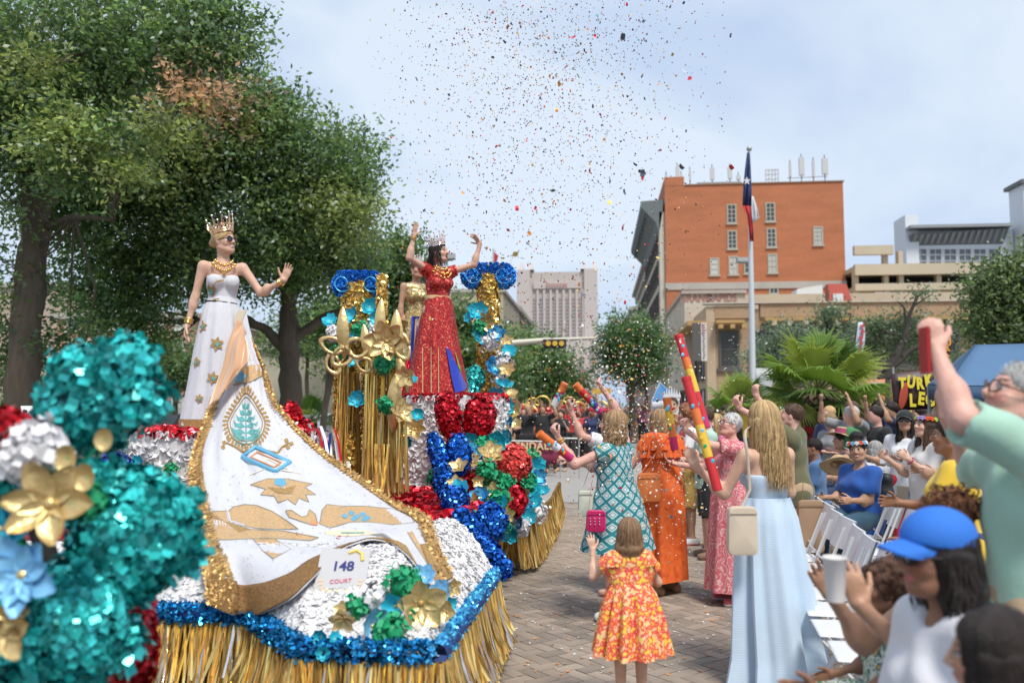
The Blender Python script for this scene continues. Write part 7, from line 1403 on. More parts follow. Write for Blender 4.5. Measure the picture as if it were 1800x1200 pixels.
e, B = simple('woman in white blouse with bright flower crown, hands clasped, in profile', 1634, 8.0, 100, ('long', 'brown'), (.70, .67, .63), 'cream', H=1.62, w=1.15, skin='fair', legs_c=(.035, .07, .13), head=(0, 8, 0), smile=1, hh=.005, hand=.0045, sleeve=.7, arms=dict(L=arm((-.35, -.1, -.95), (-.75, .1, .62), None, (0, .5, 0), .8), R=arm((-.35, .1, -.95), (-.75, -.1, .55), None, (0, -.5, 0), .8))); flower_crown(B, e, ('lime', 'orange', 'orange', 'lilac', 'lilac')); hb = at_world(e, B.tp((.22, .08, -.02))); t = tag(MB().box((0, 0, 0), (.05, .22, .16), rz=.4).build('handbag', mat('beige_leather', (.50, .42, .30), .6)), 'small beige handbag hanging at the hip of the woman with bright flower crown', 'handbag'); t.location = hb
bangle(B, e, 'L', mat('watch_red', (.4, .05, .08), .4), .036, 1)
simple('person in mustard yellow tee shirt leaning behind the raised arm of the tall man', 1680, 5.2, 62, ('short', 'dark'), (.72, .47, .035), 'yellow_tee', H=1.62, w=1.35, skin='brown', sleeve=.7, zb=-.2, arms=dict(L=arm((-.45, -.1, -.9), (-.75, 0, -.6)), R=arm((-.4, .1, -.9), (-.8, 0, .1))))
e, B = simple('man in white baseball cap standing under the edge of the blue tent', 1708, 7.6, 80, ('short', 'dark'), (.05, .07, .12), 'dark_tee', H=1.70, sex='m', skin='olive', cap_c=(.62, .63, .62))
simple('person in mint shirt and black shorts behind the pink dress', 1244, 9.8, 88, ('short', 'brown'), (.40, .58, .48), 'pale_mint', H=1.68, sex='m', skin='pink', legs_c=(.015, .018, .02), fr=.95)
simple('woman with blonde hair looking left behind the red cannon tube', 1262, 10.4, 110, ('bob', 'blonde'), (.55, .10, .22), 'rose', H=1.60, skin='pink')
# --- tall man in mint shirt
e12, B = P_('tall grey haired man in mint green shirt and glasses holding a red phone high', 1806, 2.85, 84, H=1.84, sex='m', w=1.02, head=(0, 20, 0), skin='pink', h=.012, hh=.004, hand=.0038, arms=dict(L=arm((-.62, .1, .34), (-.02, .45, .68), (0, .3, .9), (.4, .8, 0), .9, .1), R=arm((.25, .9, -.1), (-.6, -.4, .75), (-.1, 0, 1), (.2, -.8, 0), .9, .1)))
hair(B, 'bald', 'white', e12, .006, 17, nr=0); hair(B, 'short', 'white', e12, .006, 18); sunglasses(B, e12, False, 'glasses', mat('brown_frame', (.12, .04, .02), .4)); top(B, cloth('mint', (.34, .54, .42)), e12, 'tee_shirt', .80, .020, -.24, .8, .010, noise=.010, loose=.02); pants(B, cloth('khaki', (.42, .30, .18)), e12, 'trousers', 1.9, .02, .04)
ph = at_world(e12, B.arm['L']['wr'] + A((0, .03, .03))); ph = at_world(e12, B.arm['L']['wr'] + B.arm['L']['h']*.055) - RT*.035 - FW*.02 - UPV*.05; t = empty('smartphone', 'red cased phone held up by the tall man in mint shirt', 'phone', ph, YAW + R(84)); MB().box((0, 0, 0), (.018, .009, .15)).box((0, 0, 0), (.075, .010, .155)).build('case', mat('phone_red', (.42, .01, .015), .4), t); MB().box((0, -.007, 0), (.066, .003, .14)).build('screen', mat('phone_black', (.01, .01, .012), .1), t)
# --- blue cap, cup, curly child, dark haired girl
e13, B = P_('seated person in bright blue baseball cap, dark glasses and white tee shirt', 1682, 2.5, 92, H=1.72, w=1.1, legs=SIT(), seat=.60, lean=4, head=(4, -2, 0), skin='brown', h=.011, hh=.004, hand=.005, arms=dict(L=arm((-.15, -.1, -1), (-.5, -.1, -.4)), R=arm((-.2, .1, -1), (-.8, 0, .1))))
hair(B, 'bob', 'dark', e13, .006, 21, nr=300, face_open=1.35); cap(B, mat('bright_blue_cloth', (.025, .16, .58), .8, bump=.2, bscale=150), e13); sunglasses(B, e13)
top(B, cloth('white_tee', (.70, .69, .71)), e13, 'tee_shirt', .75, .022, -.1, .8, .010, noise=.008, loose=.03); pants(B, cloth('pale_denim', (.36, .46, .56)), e13, 'jeans', 1.9, .015, .03)
e14, B = P_('woman with curly updo in black tank top and pale jeans clapping beside a white cup', 1676, 2.98, 96, H=1.68, w=1.12, legs=SIT(.15), seat=.56, lean=2, head=(0, 5, 0), skin='tan', h=.011, hh=.005, hand=.0035, arms=dict(L=arm((-.85, -.25, -.42), (-.60, .15, .60), (-.25, .1, .9), (.2, .9, 0), .5, .3), R=arm((-.65, .1, -.5), (-.45, -.25, .62), (-.5, -.1, .85), (.1, -.8, -.2), .3, .55)))
hair(B, 'updo', 'auburn', e14, .006, 22)
rs = np.random.RandomState(5); mb = MB()
for i in range(170):
    v = nrm(rs.normal(size=3)) * rs.uniform(.6, 1); c = B.hp(A((0, -.03, .14)) + v * (.085, .09, .065)); u = nrm(rs.normal(size=3)); w2 = nrm(np.cross(u, v)); mb.tube([c + .016*(u*math.cos(t) + w2*math.sin(t)) + v*.004*t for t in np.linspace(0, 5, 8)], .0035, 4, False)
mb.build('curls', hairmat('auburn'), e14, True)['kind'] = 'stuff'
top(B, cloth('black_tank', (.012, .012, .014)), e14, 'tank_top', 0, .012, -.05, 1.1, .010, strap=True, loose=.01); pants(B, cloth('pale_denim', (.36, .46, .56)), e14, 'jeans', 1.9, .015, .03)
cupp = at_world(e14, B.arm['L']['wr'] + B.arm['L']['h']*.09); cp_ = P(1468, 1016, 2.72); t = empty('paper_cup', 'tall white paper cup held in front of the curly haired child', 'cup', cp_, 0); MB().loft([[(r*math.cos(a), r*math.sin(a), z) for a in np.linspace(0, 2*math.pi, 25)[:-1]] for r, z in ((.026, -.07), (.026, -.07), (.037, .062), (.039, .064), (.037, .067), (.034, .064), (.024, -.065))], cap=True).build('cup_wall', mat('cup_white', (.74, .70, .66), .6), t, True)
TRP = pattern('tropical_print', 'patch', [(.62, .62, .55, .0), (.10, .22, .13, .42), (.55, .58, .50, .50), (.04, .12, .12, .58), (.62, .32, .06, .66)], 22, .85, detail=1)
e15, B = P_('curly haired child in tropical print shirt seated in the front row', 1556, 3.5, 84, H=1.12, sex='c', w=1.05, hs=1.25, legs=dict(L=((-.15, 1, -.2), (0, .1, -1)), R=((.15, 1, -.1), (0, .1, -1))), seat=.52, head=(6, 4, 0), skin='brown', h=.010, hh=.005, hand=.0035, arms=dict(L=arm((-.2, 0, -1), (-.7, 0, -.25)), R=arm((-.2, .2, -1), (-.7, 0, -.2))))
hair(B, 'curly', 'curly', e15, .006, 23); top(B, TRP, e15, 'shirt', .7, .02, -.08, .85, .010, loose=.02); pants(B, TRP, e15, 'shorts', .9, .018, .035, h=.010); shoes(B, cloth('shoe1', (.06, .05, .05)), e15)
e16, B = P_('dark haired girl in pale patterned shirt seated nearest the camera', 1752, 1.98, 62, H=1.30, sex='c', w=1.05, hs=1.15, legs=SIT(), seat=.62, head=(0, -4, 0), skin='tan', h=.010, hh=.005, hand=.005)
hair(B, 'long', 'dark', e16, .006, 24, length=.32, nr=700, wave=.008, width=.008, face_open=.75); top(B, pattern('purple_floral', 'patch', [(.66, .62, .66, .0), (.30, .10, .35, .55), (.62, .55, .62, .6), (.62, .36, .04, .66)], 18), e16, 'shirt', .7, .02, -.1, .85, .011)
# ---------------------------------------------------------------- crowd, smaller people: one build per pose, then copies
def crowd_proto(i, sx, H, arms, hr, band=False):
    B = Body(H, sx, 1.05, arms=arms, head=(0, 0, 0)); me = body_mesh(B, ['tan', 'fair', 'brown', 'olive', 'pink'][i % 5], .026, None, None); V, Q = sdf_mesh(B.torso(.02) + [p for q in 'LR' for p in B.armp(q, .02, .7)], .028, 0, 9, [(B.tp((0, 0, -.1)), (0, 0, -1))]); sh = npmesh('shirt', V, Q, True)
    V, Q = sdf_mesh(B.torso(.02)[:2] + [p for q in 'LR' for p in B.legp(q, .02, 1.8)], .03, 0, 9, [(B.tp((0, 0, .05)), (0, 0, 1))]); tr = npmesh('trousers', V, Q, True); k = B.k
    V, Q = sdf_mesh([('e', B.hp((0, -.02, .03)), A((.088, .10, .095))*k, None, .01)] + ([('c', B.hp((0, -.07, 0)), B.hp((0, -.08, -.2)), .07*k, .05*k, .03)] if hr == 'long' else []) + [('-e', B.hp((0, .10, -.04)), A((.08, .07, .09))*k, None, .01)], .018); ha = npmesh('hair', V, Q, True)
    return B, me, sh, tr, ha
AR = [None, dict(L=arm((-.3, .3, -1), (.1, .8, .8)), R=arm((.3, .3, -1), (-.1, .8, .8))), dict(L=arm((-.5, .3, .8), (.0, .1, 1)), R=arm((.2, 0, -1), (0, .5, -.8))), dict(L=arm((-.4, .6, .2), (.3, .2, 1)), R=arm((.4, .6, .2), (-.3, .2, 1))), dict(L=arm((-.2, .1, -1), (.5, .6, .1)), R=arm((.2, .1, -1), (-.5, .6, .1)))]
PR = [crowd_proto(i, 'mf'[i % 2], [1.74, 1.62, 1.8, 1.58, 1.7, 1.5, 1.68, 1.64, 1.76, 1.6][i], AR[i % 5], ['short', 'long'][i % 2]) for i in range(10)]
PAL = [('white', (.65, .65, .66)), ('red', (.45, .03, .03)), ('black', (.015, .015, .018)), ('navy', (.02, .03, .10)), ('pink', (.60, .12, .28)), ('teal', (.03, .28, .32)), ('grey', (.25, .25, .26)), ('yellow', (.70, .48, .06)), ('blue', (.05, .15, .45)), ('green', (.06, .22, .08)), ('orange', (.70, .18, .03))]
PALM_ = [(n, cloth('crowd_' + n, c)) for n, c in PAL]; HM = [hairmat(c) for c in ('dark', 'brown', 'blonde', 'grey', 'dark')]; LM = [cloth('crowd_leg%d' % i, c) for i, c in enumerate([(.02, .03, .07), (.02, .02, .02), (.35, .28, .18), (.06, .09, .15), (.4, .4, .4)])]
BANDR = cloth('band_red', (.42, .012, .02)); BANDG = mat('band_gold', (.65, .45, .12), .4, .5)
plume = MB().ell((0, 0, 0), (.12, .11, .10), 10, 7).mesh('plumed_hat'); ring_ = MB().tube([(.20*math.cos(a), 0, .05 + .20*math.sin(a)) for a in np.linspace(-.2, math.pi + .2, 13)], .025, 5).mesh('halo_headdress')
def crowd(px, d, face, rs, label, group, z=0, kind='spec', wx_=None):
    i = rs.randint(10); B, me, sh, tr, ha = PR[i]; p = P(px, 800, d) if wx_ is None else wx_; c = rs.randint(len(PALM_)); nm = PALM_[c][0]
    if kind == 'band': c = (2, 1, 2, 3, 1, 2, 7)[rs.randint(7)]; nm = PALM_[c][0]
    e = empty('person', label % nm if '%' in label else label, 'person', (p.x, p.y, z), YAW + R(face), group % nm if '%' in group else group)
    link('body', me, e, skinmat())
    for n_, m_, mm in (('shirt', sh, PALM_[c][1]), ('trousers', tr, LM[rs.randint(5)] if kind != 'band' else LM[1]), ('hair', ha, HM[rs.randint(5)])):
        if not m_.materials: m_.materials.append(mm)
        o = link(n_, m_, e); o.material_slots[0].link = 'OBJECT'; o.material_slots[0].material = mm
    hc = B.hp((0, -.01, .07))
    if kind == 'band' and rs.rand() < .6: link('plumed_hat', plume, e, BANDR, loc=hc)
    if kind == 'band' and rs.rand() < .22: link('halo_headdress', ring_, e, BANDG, loc=hc)
    return e
rs = np.random.RandomState(44)
for r_, d in enumerate((22.5, 24.5, 27, 30, 34, 39)):
    n = 12 if r_ < 4 else 10
    for k in range(n):
        px = 868 + (1085 - 868)*(k + .5 + rs.uniform(-.3, .3))/n
        if r_ == 0 and 1000 < px: continue
        crowd(px, d + rs.uniform(-.6, .6), 180 + rs.uniform(-30, 30), rs, 'costumed marcher in %s in the distant band behind the maroon banner', 'marchers in %s behind the banner', kind='band')
for k in range(100):
    y = 11.5 + 30*(k/100)**1.2; x = 3.0 + rs.uniform(0, 3.4); p = Vector((x, y, 0)); crowd(0, 0, 90 + rs.uniform(-35, 35), rs, 'spectator in %s packed along the right side of the street', 'spectators in %s along the street', wx_=p)
for k in range(17):
    px = 1440 + 230*(k/17) + rs.uniform(-6, 6); crowd(px, rs.uniform(15.5, 24), rs.uniform(60, 200), rs, 'visitor in %s standing among the tents behind the palm', 'visitors in %s among the tents')
for k in range(22):
    px = 590 + 90*k/22 if k < 4 else 1090 + 60*k/22; crowd(px, 44 + rs.uniform(-4, 6), 180, rs, 'tiny figure in %s far down the street', 'tiny figures in %s far down the street')
for px, d, f in ((1408, 16.5, 75), (1572, 12.5, 90), (1608, 13.5, 120), (1655, 11.5, 100)): crowd(px, d, f, rs, 'onlooker in %s half hidden in the seating area', 'onlookers in %s in the seating area')
# ================================================================ STREET FURNITURE AND PROPS
WPL = mat('white_plastic', (.68, .68, .68), .45, var=.05, vscale=5); WMT = mat('white_tube', (.60, .60, .60), .4, .1); GALV = mat('galvanised', (.42, .43, .42), .5, .4, var=.08)
def folding_chair():
    r = empty('folding_chair', 'x y z w', 'chair'); mb = MB()
    for sd in (-1, 1):
        x = sd*.215; mb.tube([(x, .20, 0), (x, -.10, .45), (x, -.24, .80)], .011, 6)
    mb.tube([(-.215, .20, .03), (.215, .20, .03)], .009, 6); mb.tube([(-.215, -.13, .52), (.215, -.13, .52)], .009, 6); mb.build('front_frame', WMT, r, True); mb = MB()
    for sd in (-1, 1): mb.tube([(sd*.19, -.24, 0), (sd*.19, .17, .43)], .011, 6)
    mb.tube([(-.19, -.24, .02), (.19, -.24, .02)], .009, 6); mb.tube([(-.19, -.10, .15), (.19, -.10, .15)], .008, 6); mb.build('rear_frame', WMT, r, True)
    V, Q = sdf_mesh([('c', (-.14, .02, .455), (.14, .02, .455), .19, .19, .05, (0, 0, 1), .09)], .02, clips=[((0, .19, 0), (0, 1, 0)), ((0, -.16, 0), (0, -1, 0)), ((.2, 0, 0), (1, 0, 0)), ((-.2, 0, 0), (-1, 0, 0))]); link('seat', npmesh('seat', V, Q, True), r, WPL)
    rg = [[(s*.225, -.20 - (z-.62)*.38 + .035*(1 - s*s) - .03 - th, z + (.015*(1 - s*s) if z > .7 else 0)) for s in np.linspace(-1, 1, 9)] for th in (0, .014) for z in ((.63, .70, .78, .84) if th == 0 else (.84, .78, .70, .63))]; rg.append(rg[0]); MB().loft(rg, False).build('backrest', WPL, r, True); return r
ch0 = folding_chair(); used = False; ORD = 'first second third fourth fifth sixth seventh eighth ninth tenth eleventh twelfth thirteenth'.split()
def chair(X, d, f, label, group):
    global used
    c = copy_tree(ch0) if used else ch0; used = True; p = CAM + RT*X + FW*d; c.location = (p.x, p.y, 0); c.rotation_euler = (0, 0, YAW + R(f)); c['label'] = label; c['group'] = group; return c
rs = np.random.RandomState(9)
for k, d in enumerate(np.arange(4.45, 9.3, .46)): chair(2.23 + .2*(d - 6.49) + rs.normal()*.015, d, 78 + rs.normal()*3, '%s empty white folding chair from the near end of the front row' % ORD[k], 'front row of white folding chairs')
for k, d in enumerate(np.arange(5.6, 11.2, .47)): chair(3.5 + .2*(d - 9) + rs.normal()*.02, d, 78 + rs.normal()*3, '%s white folding chair from the near end of the second row' % ORD[k], 'second row of white folding chairs')
for k, d in enumerate(np.arange(7.0, 11.2, .5)): chair(4.6 + .15*(d - 9) + rs.normal()*.02, d, 80 + rs.normal()*3, '%s white folding chair from the near end of the back row' % ORD[k], 'back row of white folding chairs')
for X, d, lb in ((1.60, 3.45, 'white folding chair under the curly haired child'), (1.58, 2.98, 'white folding chair under the clapping woman in black tank top'), (1.37, 2.50, 'white folding chair under the person in blue cap'), (1.22, 1.98, 'white folding chair under the dark haired girl nearest the camera'), (1.86, 4.02, 'empty white folding chair next to the curly haired child')): chair(X + (.10 if d == 2.98 else 0), d, 84, lb, 'occupied end of the front row')
# planter
c = P(1440, 800, 14.5); t = empty('planter', 'large red brown round planter with pink flowers under the fan palm', 'planter', (c.x, c.y, 0)); MB().loft([[(r*math.cos(a), r*math.sin(a), z) for a in np.linspace(0, 2*math.pi, 33)[:-1]] for r, z in ((.42, 0), (.5, .3), (.60, .9), (.66, .93), (.66, 1.02), (.60, 1.03), (.58, .96), (.02, .95))]).build('pot', mat('terracotta', (.22, .055, .03), .7, var=.12, vscale=4), t, True)
p, n = sample_ell((0, 0, 1.02), (.55, .55, .12), None, 500, 3, 0); v, q = scraps(p, n, .07, 1, .6, .3, seed=2); o = link('foliage', npmesh('foliage', v, q), t, mat('plant_green', (.04, .10, .02), .7, island=.4)); o['kind'] = 'stuff'
p, n = sample_ell((0, 0, 1.06), (.52, .52, .14), None, 160, 4, .2); v, q = scraps(p, n, .08, .6, .9, .5, seed=3); o = link('blossoms', npmesh('blossoms', v, q), t, mat('plant_pink', (.55, .03, .16), .6, island=.3)); o['kind'] = 'stuff'
c = P(1300, 800, 20); t = empty('planter', 'smaller red brown planter under the yellow green fan palm', 'planter', (c.x, c.y, 0)); MB().loft([[(r*math.cos(a), r*math.sin(a), z) for a in np.linspace(0, 2*math.pi, 25)[:-1]] for r, z in ((.3, 0), (.45, .5), (.48, .55), (.42, .55), (.02, .5))]).build('pot', MATS['terracotta'], t, True)
# flagpole and flag
b = g0(1323, 30); t = empty('flagpole', 'tall white flagpole with ball finial in front of the orange building', 'flagpole', b); zt_ = P(1317, 266, 30).z; tp_ = P(1317, 266, 30)
MB().tube([(0, 0, 0), ((tp_.x - b[0])*.5, (tp_.y-b[1])*.5, zt_*.5), (tp_.x - b[0], tp_.y - b[1], zt_)], (.13, .10, .045), 12).build('pole', mat('pole_white', (.60, .62, .63), .4, .2), t, True); MB().ell((tp_.x - b[0], tp_.y - b[1], zt_ + .09), .10, 14, 10).build('finial', GALV, t, True); MB().tube([(0, 0, 0), (0, 0, .5)], (.4, .2), 14).build('base', GALV, t, True)
fl = empty('flag', 'limp flag with white star on blue over white and red on the tall pole', 'flag', P(1318, 300, 29.9)); FB, FWh, FRd = mat('flag_blue', (.03, .05, .14), .8), mat('flag_white', (.62, .62, .64), .8), mat('flag_red', (.45, .03, .035), .8)
def drape(rows, m, nm, d=29.8, n=12, amp=.05):
    rg = [[A(P(x0 + (x1-x0)*s, y, d + amp*math.sin(s*11 + y*.03))) for s in np.linspace(0, 1, n)] for y, x0, x1 in rows]; o = MB().loft(rg, False).build(nm, m, fl, True); o.location = -fl.location; s_ = o.modifiers.new('thickness', 'SOLIDIFY'); s_.thickness = .02; return o
drape([(268, 1314, 1317), (300, 1310, 1319), (330, 1307, 1321), (362, 1305, 1321)], FB, 'blue_field'); drape([(345, 1321, 1324), (365, 1322, 1331), (382, 1322, 1335), (391, 1323, 1325)], FWh, 'white_stripe', 29.75); drape([(362, 1305, 1320), (378, 1313, 1321), (400, 1316, 1324), (424, 1318, 1325)], FRd, 'red_stripe', 29.78)
c = A(P(1313, 318, 29.6)); V = [c + A(RT)*(.14*(1 if i % 2 == 0 else .42)*math.sin(i*math.pi/5)) + A((0, 0, 1))*(.16*(1 if i % 2 == 0 else .42)*math.cos(i*math.pi/5)) for i in range(10)] + [c]; o = MB().add(V, (), [[i, (i+1) % 10, 10] for i in range(10)]).build('star', FWh, fl); o.location = -fl.location
def lamp(px, py, d, base_px, label, w_=.75, arm_=1):
    b = g0(base_px, d); t = empty('street_lamp', label, 'street lamp', b); h = P(px, py, d); hx_ = A(h) - A(b); MB().tube([(0, 0, 0), (0, 0, hx_[2] - .1), (hx_[0]*.5, hx_[1]*.5, hx_[2] + .05), tuple(hx_)], (.09, .06, .04, .035), 8).build('pole', GALV, t, True)
    MB().box(hx_, (w_, .32, .16), rz=YAW).box(hx_ - (0, 0, .09), (w_*.7, .26, .05), rz=YAW).build('lamp_head', mat('lamp_grey', (.38, .39, .38), .5), t)
lamp(1308, 457, 32, 1326, 'street lamp head beside the flagpole over the tan building', .55); lamp(786, 451, 26, 768, 'street lamp head just right of the crowned woman in red', .5)
# traffic signal mast
b = g0(850, 24); t = empty('traffic_signal', 'long mast arm with horizontal yellow and black traffic signal over the street', 'traffic signal', b); a0, a1 = A(P(850, 607, 24)) - b, A(P(1046, 594, 25)) - b; MB().tube([(0, 0, 0), tuple(a0 + (0, 0, .3))], (.16, .13), 12).build('pole', GALV, t, True); MB().tube([a0, (a0+a1)/2 + (0, 0, .03), a1], (.11, .08, .04), 10).build('mast_arm', mat('mast_cream', (.50, .47, .38), .5, .2), t, True)
s = A(P(975, 604, 24.4)) - b; sg = MB().box(s, (.66, .10, .26), rz=YAW).build('signal_head', mat('signal_black', (.02, .02, .02), .6), t)
for k in range(3): MB().tube([s + A(RT)*(k-1)*.19 + A(FW)*-.05, s + A(RT)*(k-1)*.19 + A(FW)*-.14], .075, 12).build('signal_hood', mat('signal_yellow', (.62, .38, .04), .5), sg, True)
b = g0(1048, 50); t = empty('traffic_signal', 'small distant yellow traffic signal arm near the end of the street', 'traffic signal', b); a0 = A(P(1048, 687, 50)) - b; MB().tube([(0, 0, 0), a0 + (0, 0, .3)], .08, 8).build('pole', GALV, t, True); MB().box(a0 + A(RT)*.3, (1.1, .15, .3), rz=YAW).build('signal_head', MATS['signal_yellow'], t)
b = g0(867, 60); t = empty('flag', 'small distant flag above the right gold column', 'flag', b); z = P(867, 437, 60).z; MB().tube([(0, 0, 0), (0, 0, z)], .06, 6).build('pole', GALV, t); MB().loft([[(0, 0, z - .2), (.35, .1, z - .5)], [(0, 0, z - 1.3), (.12, .1, z - 1.3)]], False).build('cloth', FRd, t)
# canopies
def canopy(label, pts, ridge, zv, m, mv, legs, name='canopy_tent'):
    """pts: 4 eave corners NL,NR,FR,FL world; ridge: 1-2 points"""
    c = A(pts[0]); t = empty(name, label, 'tent', (c[0], c[1], 0)); r0, r1 = A(ridge[0]), A(ridge[-1]); P4 = [A(p) for p in pts]
    def panel(a, b, c_, d_, n=10):
        rg = []
        for u in np.linspace(0, 1, n):
            row = []
            for v in np.linspace(0, 1, n): q = (A(a)*(1-u) + A(b)*u)*(1-v) + (A(d_)*(1-u) + A(c_)*u)*v; q = q - A((0, 0, .10*math.sin(math.pi*v)*math.sin(math.pi*u))); row.append(q)
            rg.append(row)
        o = MB().loft(rg, False).build('roof_panel', m, t, True); o.location = -t.location; sd = o.modifiers.new('thickness', 'SOLIDIFY'); sd.thickness = .01
    panel(P4[0], P4[1], r1, r0); panel(P4[1], P4[2], r1, r1); panel(P4[2], P4[3], r0, r1); panel(P4[3], P4[0], r0, r0)
    for i in range(4):
        a, b = P4[i], P4[(i+1) % 4]; o = MB().loft([[a*(1-s) + b*s - (0, 0, .002) for s in np.linspace(0, 1, 12)], [a*(1-s) + b*s - (0, 0, zv + .015*math.sin(s*30)) for s in np.linspace(0, 1, 12)]], False).build('valance', mv, t, True); o.location = -t.location; sd = o.modifiers.new('thickness', 'SOLIDIFY'); sd.thickness = .008
        MB().tube([(a[0] - c[0] , a[1] - c[1], 0), (a[0] - c[0], a[1] - c[1], a[2])], .022, 6).build('leg', legs, t)
    for a, r_ in ((P4[0], r0), (P4[1], r1)): o = MB().tube([a + (0, 0, .01), (a + r_)/2 + (0, 0, .0), r_ + (0, 0, .01)], .012, 5).build('seam', mv, t); o.location = -t.location
    return t
TB1, TB2 = mat('tent_blue', (.07, .15, .27), .7, var=.04), mat('tent_navy', (.015, .06, .13), .7)
canopy('blue canopy tent with navy valance at the right edge', [P(1664, 678, 8.9), P(1960, 680, 8.9), P(1930, 672, 11.9), P(1664 - 32, 676, 11.9)], [P(1714, 607, 10.4), P(1850, 604, 10.4)], .20, TB1, TB2, GALV)
TW, TW2 = mat('tent_white', (.58, .58, .62), .7, var=.05), mat('tent_pale_blue', (.38, .52, .60), .7)
canopy('grey white canopy tent behind the large palm', [P(1440, 738, 17), P(1548, 738, 17), P(1545, 732, 20), P(1445, 732, 20)], [P(1497, 690, 18.5)], .14, TW, TW2, WMT); canopy('pale blue canopy edge behind the man in olive shirt', [P(1350, 728, 22), P(1432, 728, 22), P(1430, 722, 25), P(1355, 722, 25)], [P(1392, 704, 23)], .2, TW2, TW, WMT)
canopy('small blue awning tent beyond the street tree', [P(1145, 706, 34), P(1190, 700, 34), P(1190, 695, 38), P(1148, 700, 38)], [P(1160, 672, 36)], .3, mat('awning_blue', (.06, .18, .36), .7), TW, GALV)
# banners and signs
def board(name, label, cat, c00, c10, c11, c01, d, m, th=.03, nx=8):
    """four picture corners (bottom-left, bottom-right, top-right, top-left)"""
    c = P((c00[0]+c10[0])/2, (c00[1]+c10[1])/2, d); t = empty(name, label, cat, c, YAW); bl, br, tr, tl = [A(PM_inv(t) @ P(*q, d)) for q in (c00, c10, c11, c01)]
    rg = [[(bl*(1-s) + br*s)*(1-v) + (tl*(1-s) + tr*s)*v + (0, .012*math.sin(s*9), 0) for s in np.linspace(0, 1, nx)] for v in np.linspace(0, 1, 4)]; o = MB().loft(rg, False).build('panel', m, t, True); sd = o.modifiers.new('thickness', 'SOLIDIFY'); sd.thickness = th; return t, (bl, br, tr, tl)
def PM_inv(t): return (Matrix.Translation(t.location) @ Matrix.Rotation(t.rotation_euler[2], 4, 'Z')).inverted()
t, (bl, br, tr, tl) = board('parade_banner', 'maroon banner with pale yellow lettering carried before the marching band', 'banner', (872, 812), (986, 816), (985, 776), (872, 774), 21.2, mat('maroon', (.20, .02, .06), .7))
YL = mat('banner_yellow', (.66, .52, .25), .7); W = (br - bl)[0]; Hh = (tl - bl)[2]; text('ALENDALE', 'lettering', t, (bl[0] + W*.50, -.05, bl[2] + Hh*.74), .25, YL, sx=.98, bold=.006, space=1.1); text('BAND', 'lettering', t, (bl[0] + W*.52, -.05, bl[2] + Hh*.40), .20, YL, sx=1.05, bold=.006)
MB().tube([tl, tr], .02, 6).build('rod', GALV, t)
t, (bl, br, tr, tl) = board('food_stall_banner', 'dark brown banner reading turkey legs in yellow hand lettering', 'banner', (1574, 722), (1672, 716), (1672, 645), (1567, 657), 12.5, mat('dark_brown_vinyl', (.045, .018, .02), .5)); YB = mat('bright_yellow', (.75, .62, .05), .6); DK = mat('black_outline', (.01, .01, .01), .6)
cxm = (bl[0] + br[0])/2 + .04
for j, (s_, zz, sz) in enumerate((('TURKEY', .72, .235), ('LEGS', .27, .25))):
    for i, chh in enumerate(s_): text(chh, 'letter', t, (bl[0] + .10 + i*.128 + (.14 if j else 0), -.03, bl[2] + (tl-bl)[2]*zz + .018*math.sin(i*2.3) + .012*i), sz, YB, rot=(R(90), R(8*math.sin(i*1.7)), 0), sx=.72, bold=.012, ext=.006)
MB().ell((bl[0] + .11, -.03, bl[2] + .22), (.06, .012, .20), 14, 8, eul(0, R(12), 0)).build('turkey_leg_print', mat('leg_red', (.42, .06, .03), .6), t, True)
for x in (bl[0], br[0]): MB().tube([(x, .03, -t.location.z), (x, .03, tl[2] + .1)], .015, 6).build('post', GALV, t)
def feather(label, px0, py0, px1, py1, w_, d, m, s_, tm, sz):
    b = g0(px0, d); t = empty('feather_flag', label, 'flag', b, YAW); p1 = A(PM_inv(t) @ P(px1, py1, d)); p0 = A(PM_inv(t) @ P(px0, py0, d)); w_ = w_*d/FPX; MB().tube([(0, 0, 0), p0, (p0+p1)/2, p1], (.015, .015, .012, .008), 6).build('pole', mat('flag_pole_dark', (.03, .03, .03), .4), t, True)
    o = MB().loft([[p0*(1-v) + p1*v + (s*w_*(math.sin(math.pi*min(.93, .16 + .84*(1-v)))**.5), .02*math.sin(v*6 + s), 0) for s in np.linspace(0, 1, 5)] for v in np.linspace(0, 1, 12)], False).build('cloth', m, t, True); sd = o.modifiers.new('thickness', 'SOLIDIFY'); sd.thickness = .006
    if s_.isdigit():
        for i in range(int(s_)): q = p0*(i/int(s_)*.8 + .08) + p1*(1 - i/int(s_)*.8 - .08); MB().box(q + A((w_*(.45 + .12*(i % 2)), -.05, 0)), (sz*.5, .012, sz*.28)).box(q + A((w_*.6, -.052, sz*.3)), (sz*.16, .012, sz*.35)).build('printed_mark', tm, t)
        s_ = ''
    for i, chh in enumerate(s_): v = .88 - i/len(s_)*.85; q = p0*(1-v) + p1*v; text(chh, 'letter', t, (q[0] + w_*.5, -.05, q[2]), sz, tm, ext=.004, bold=.006)
feather('pale blue feather flag with red letters beside the palm', 1497, 655, 1508, 566, 16, 20, mat('flag_pale', (.48, .56, .64), .8), '7', mat('letter_red', (.5, .06, .06), .7), .20)
feather('black feather flag with orange letters above the turkey legs banner', 1643, 650, 1655, 585, 22, 13.5, mat('flag_black', (.04, .03, .035), .8), 'TURKEY', mat('letter_orange', (.75, .30, .03), .6), .17)
t, q_ = board('menu_board', 'orange and cream menu board left of the turkey legs banner', 'sign', (1525, 726), (1556, 724), (1556, 666), (1525, 668), 15, mat('board_orange', (.55, .22, .10), .7))
for k in range(6): MB().box((q_[0][0] + .15, -.03, q_[0][2] + .08 + k*.09), (.22, .01, .05)).build('menu_panel', mat('menu_cream', (.62, .50, .38), .7), t)
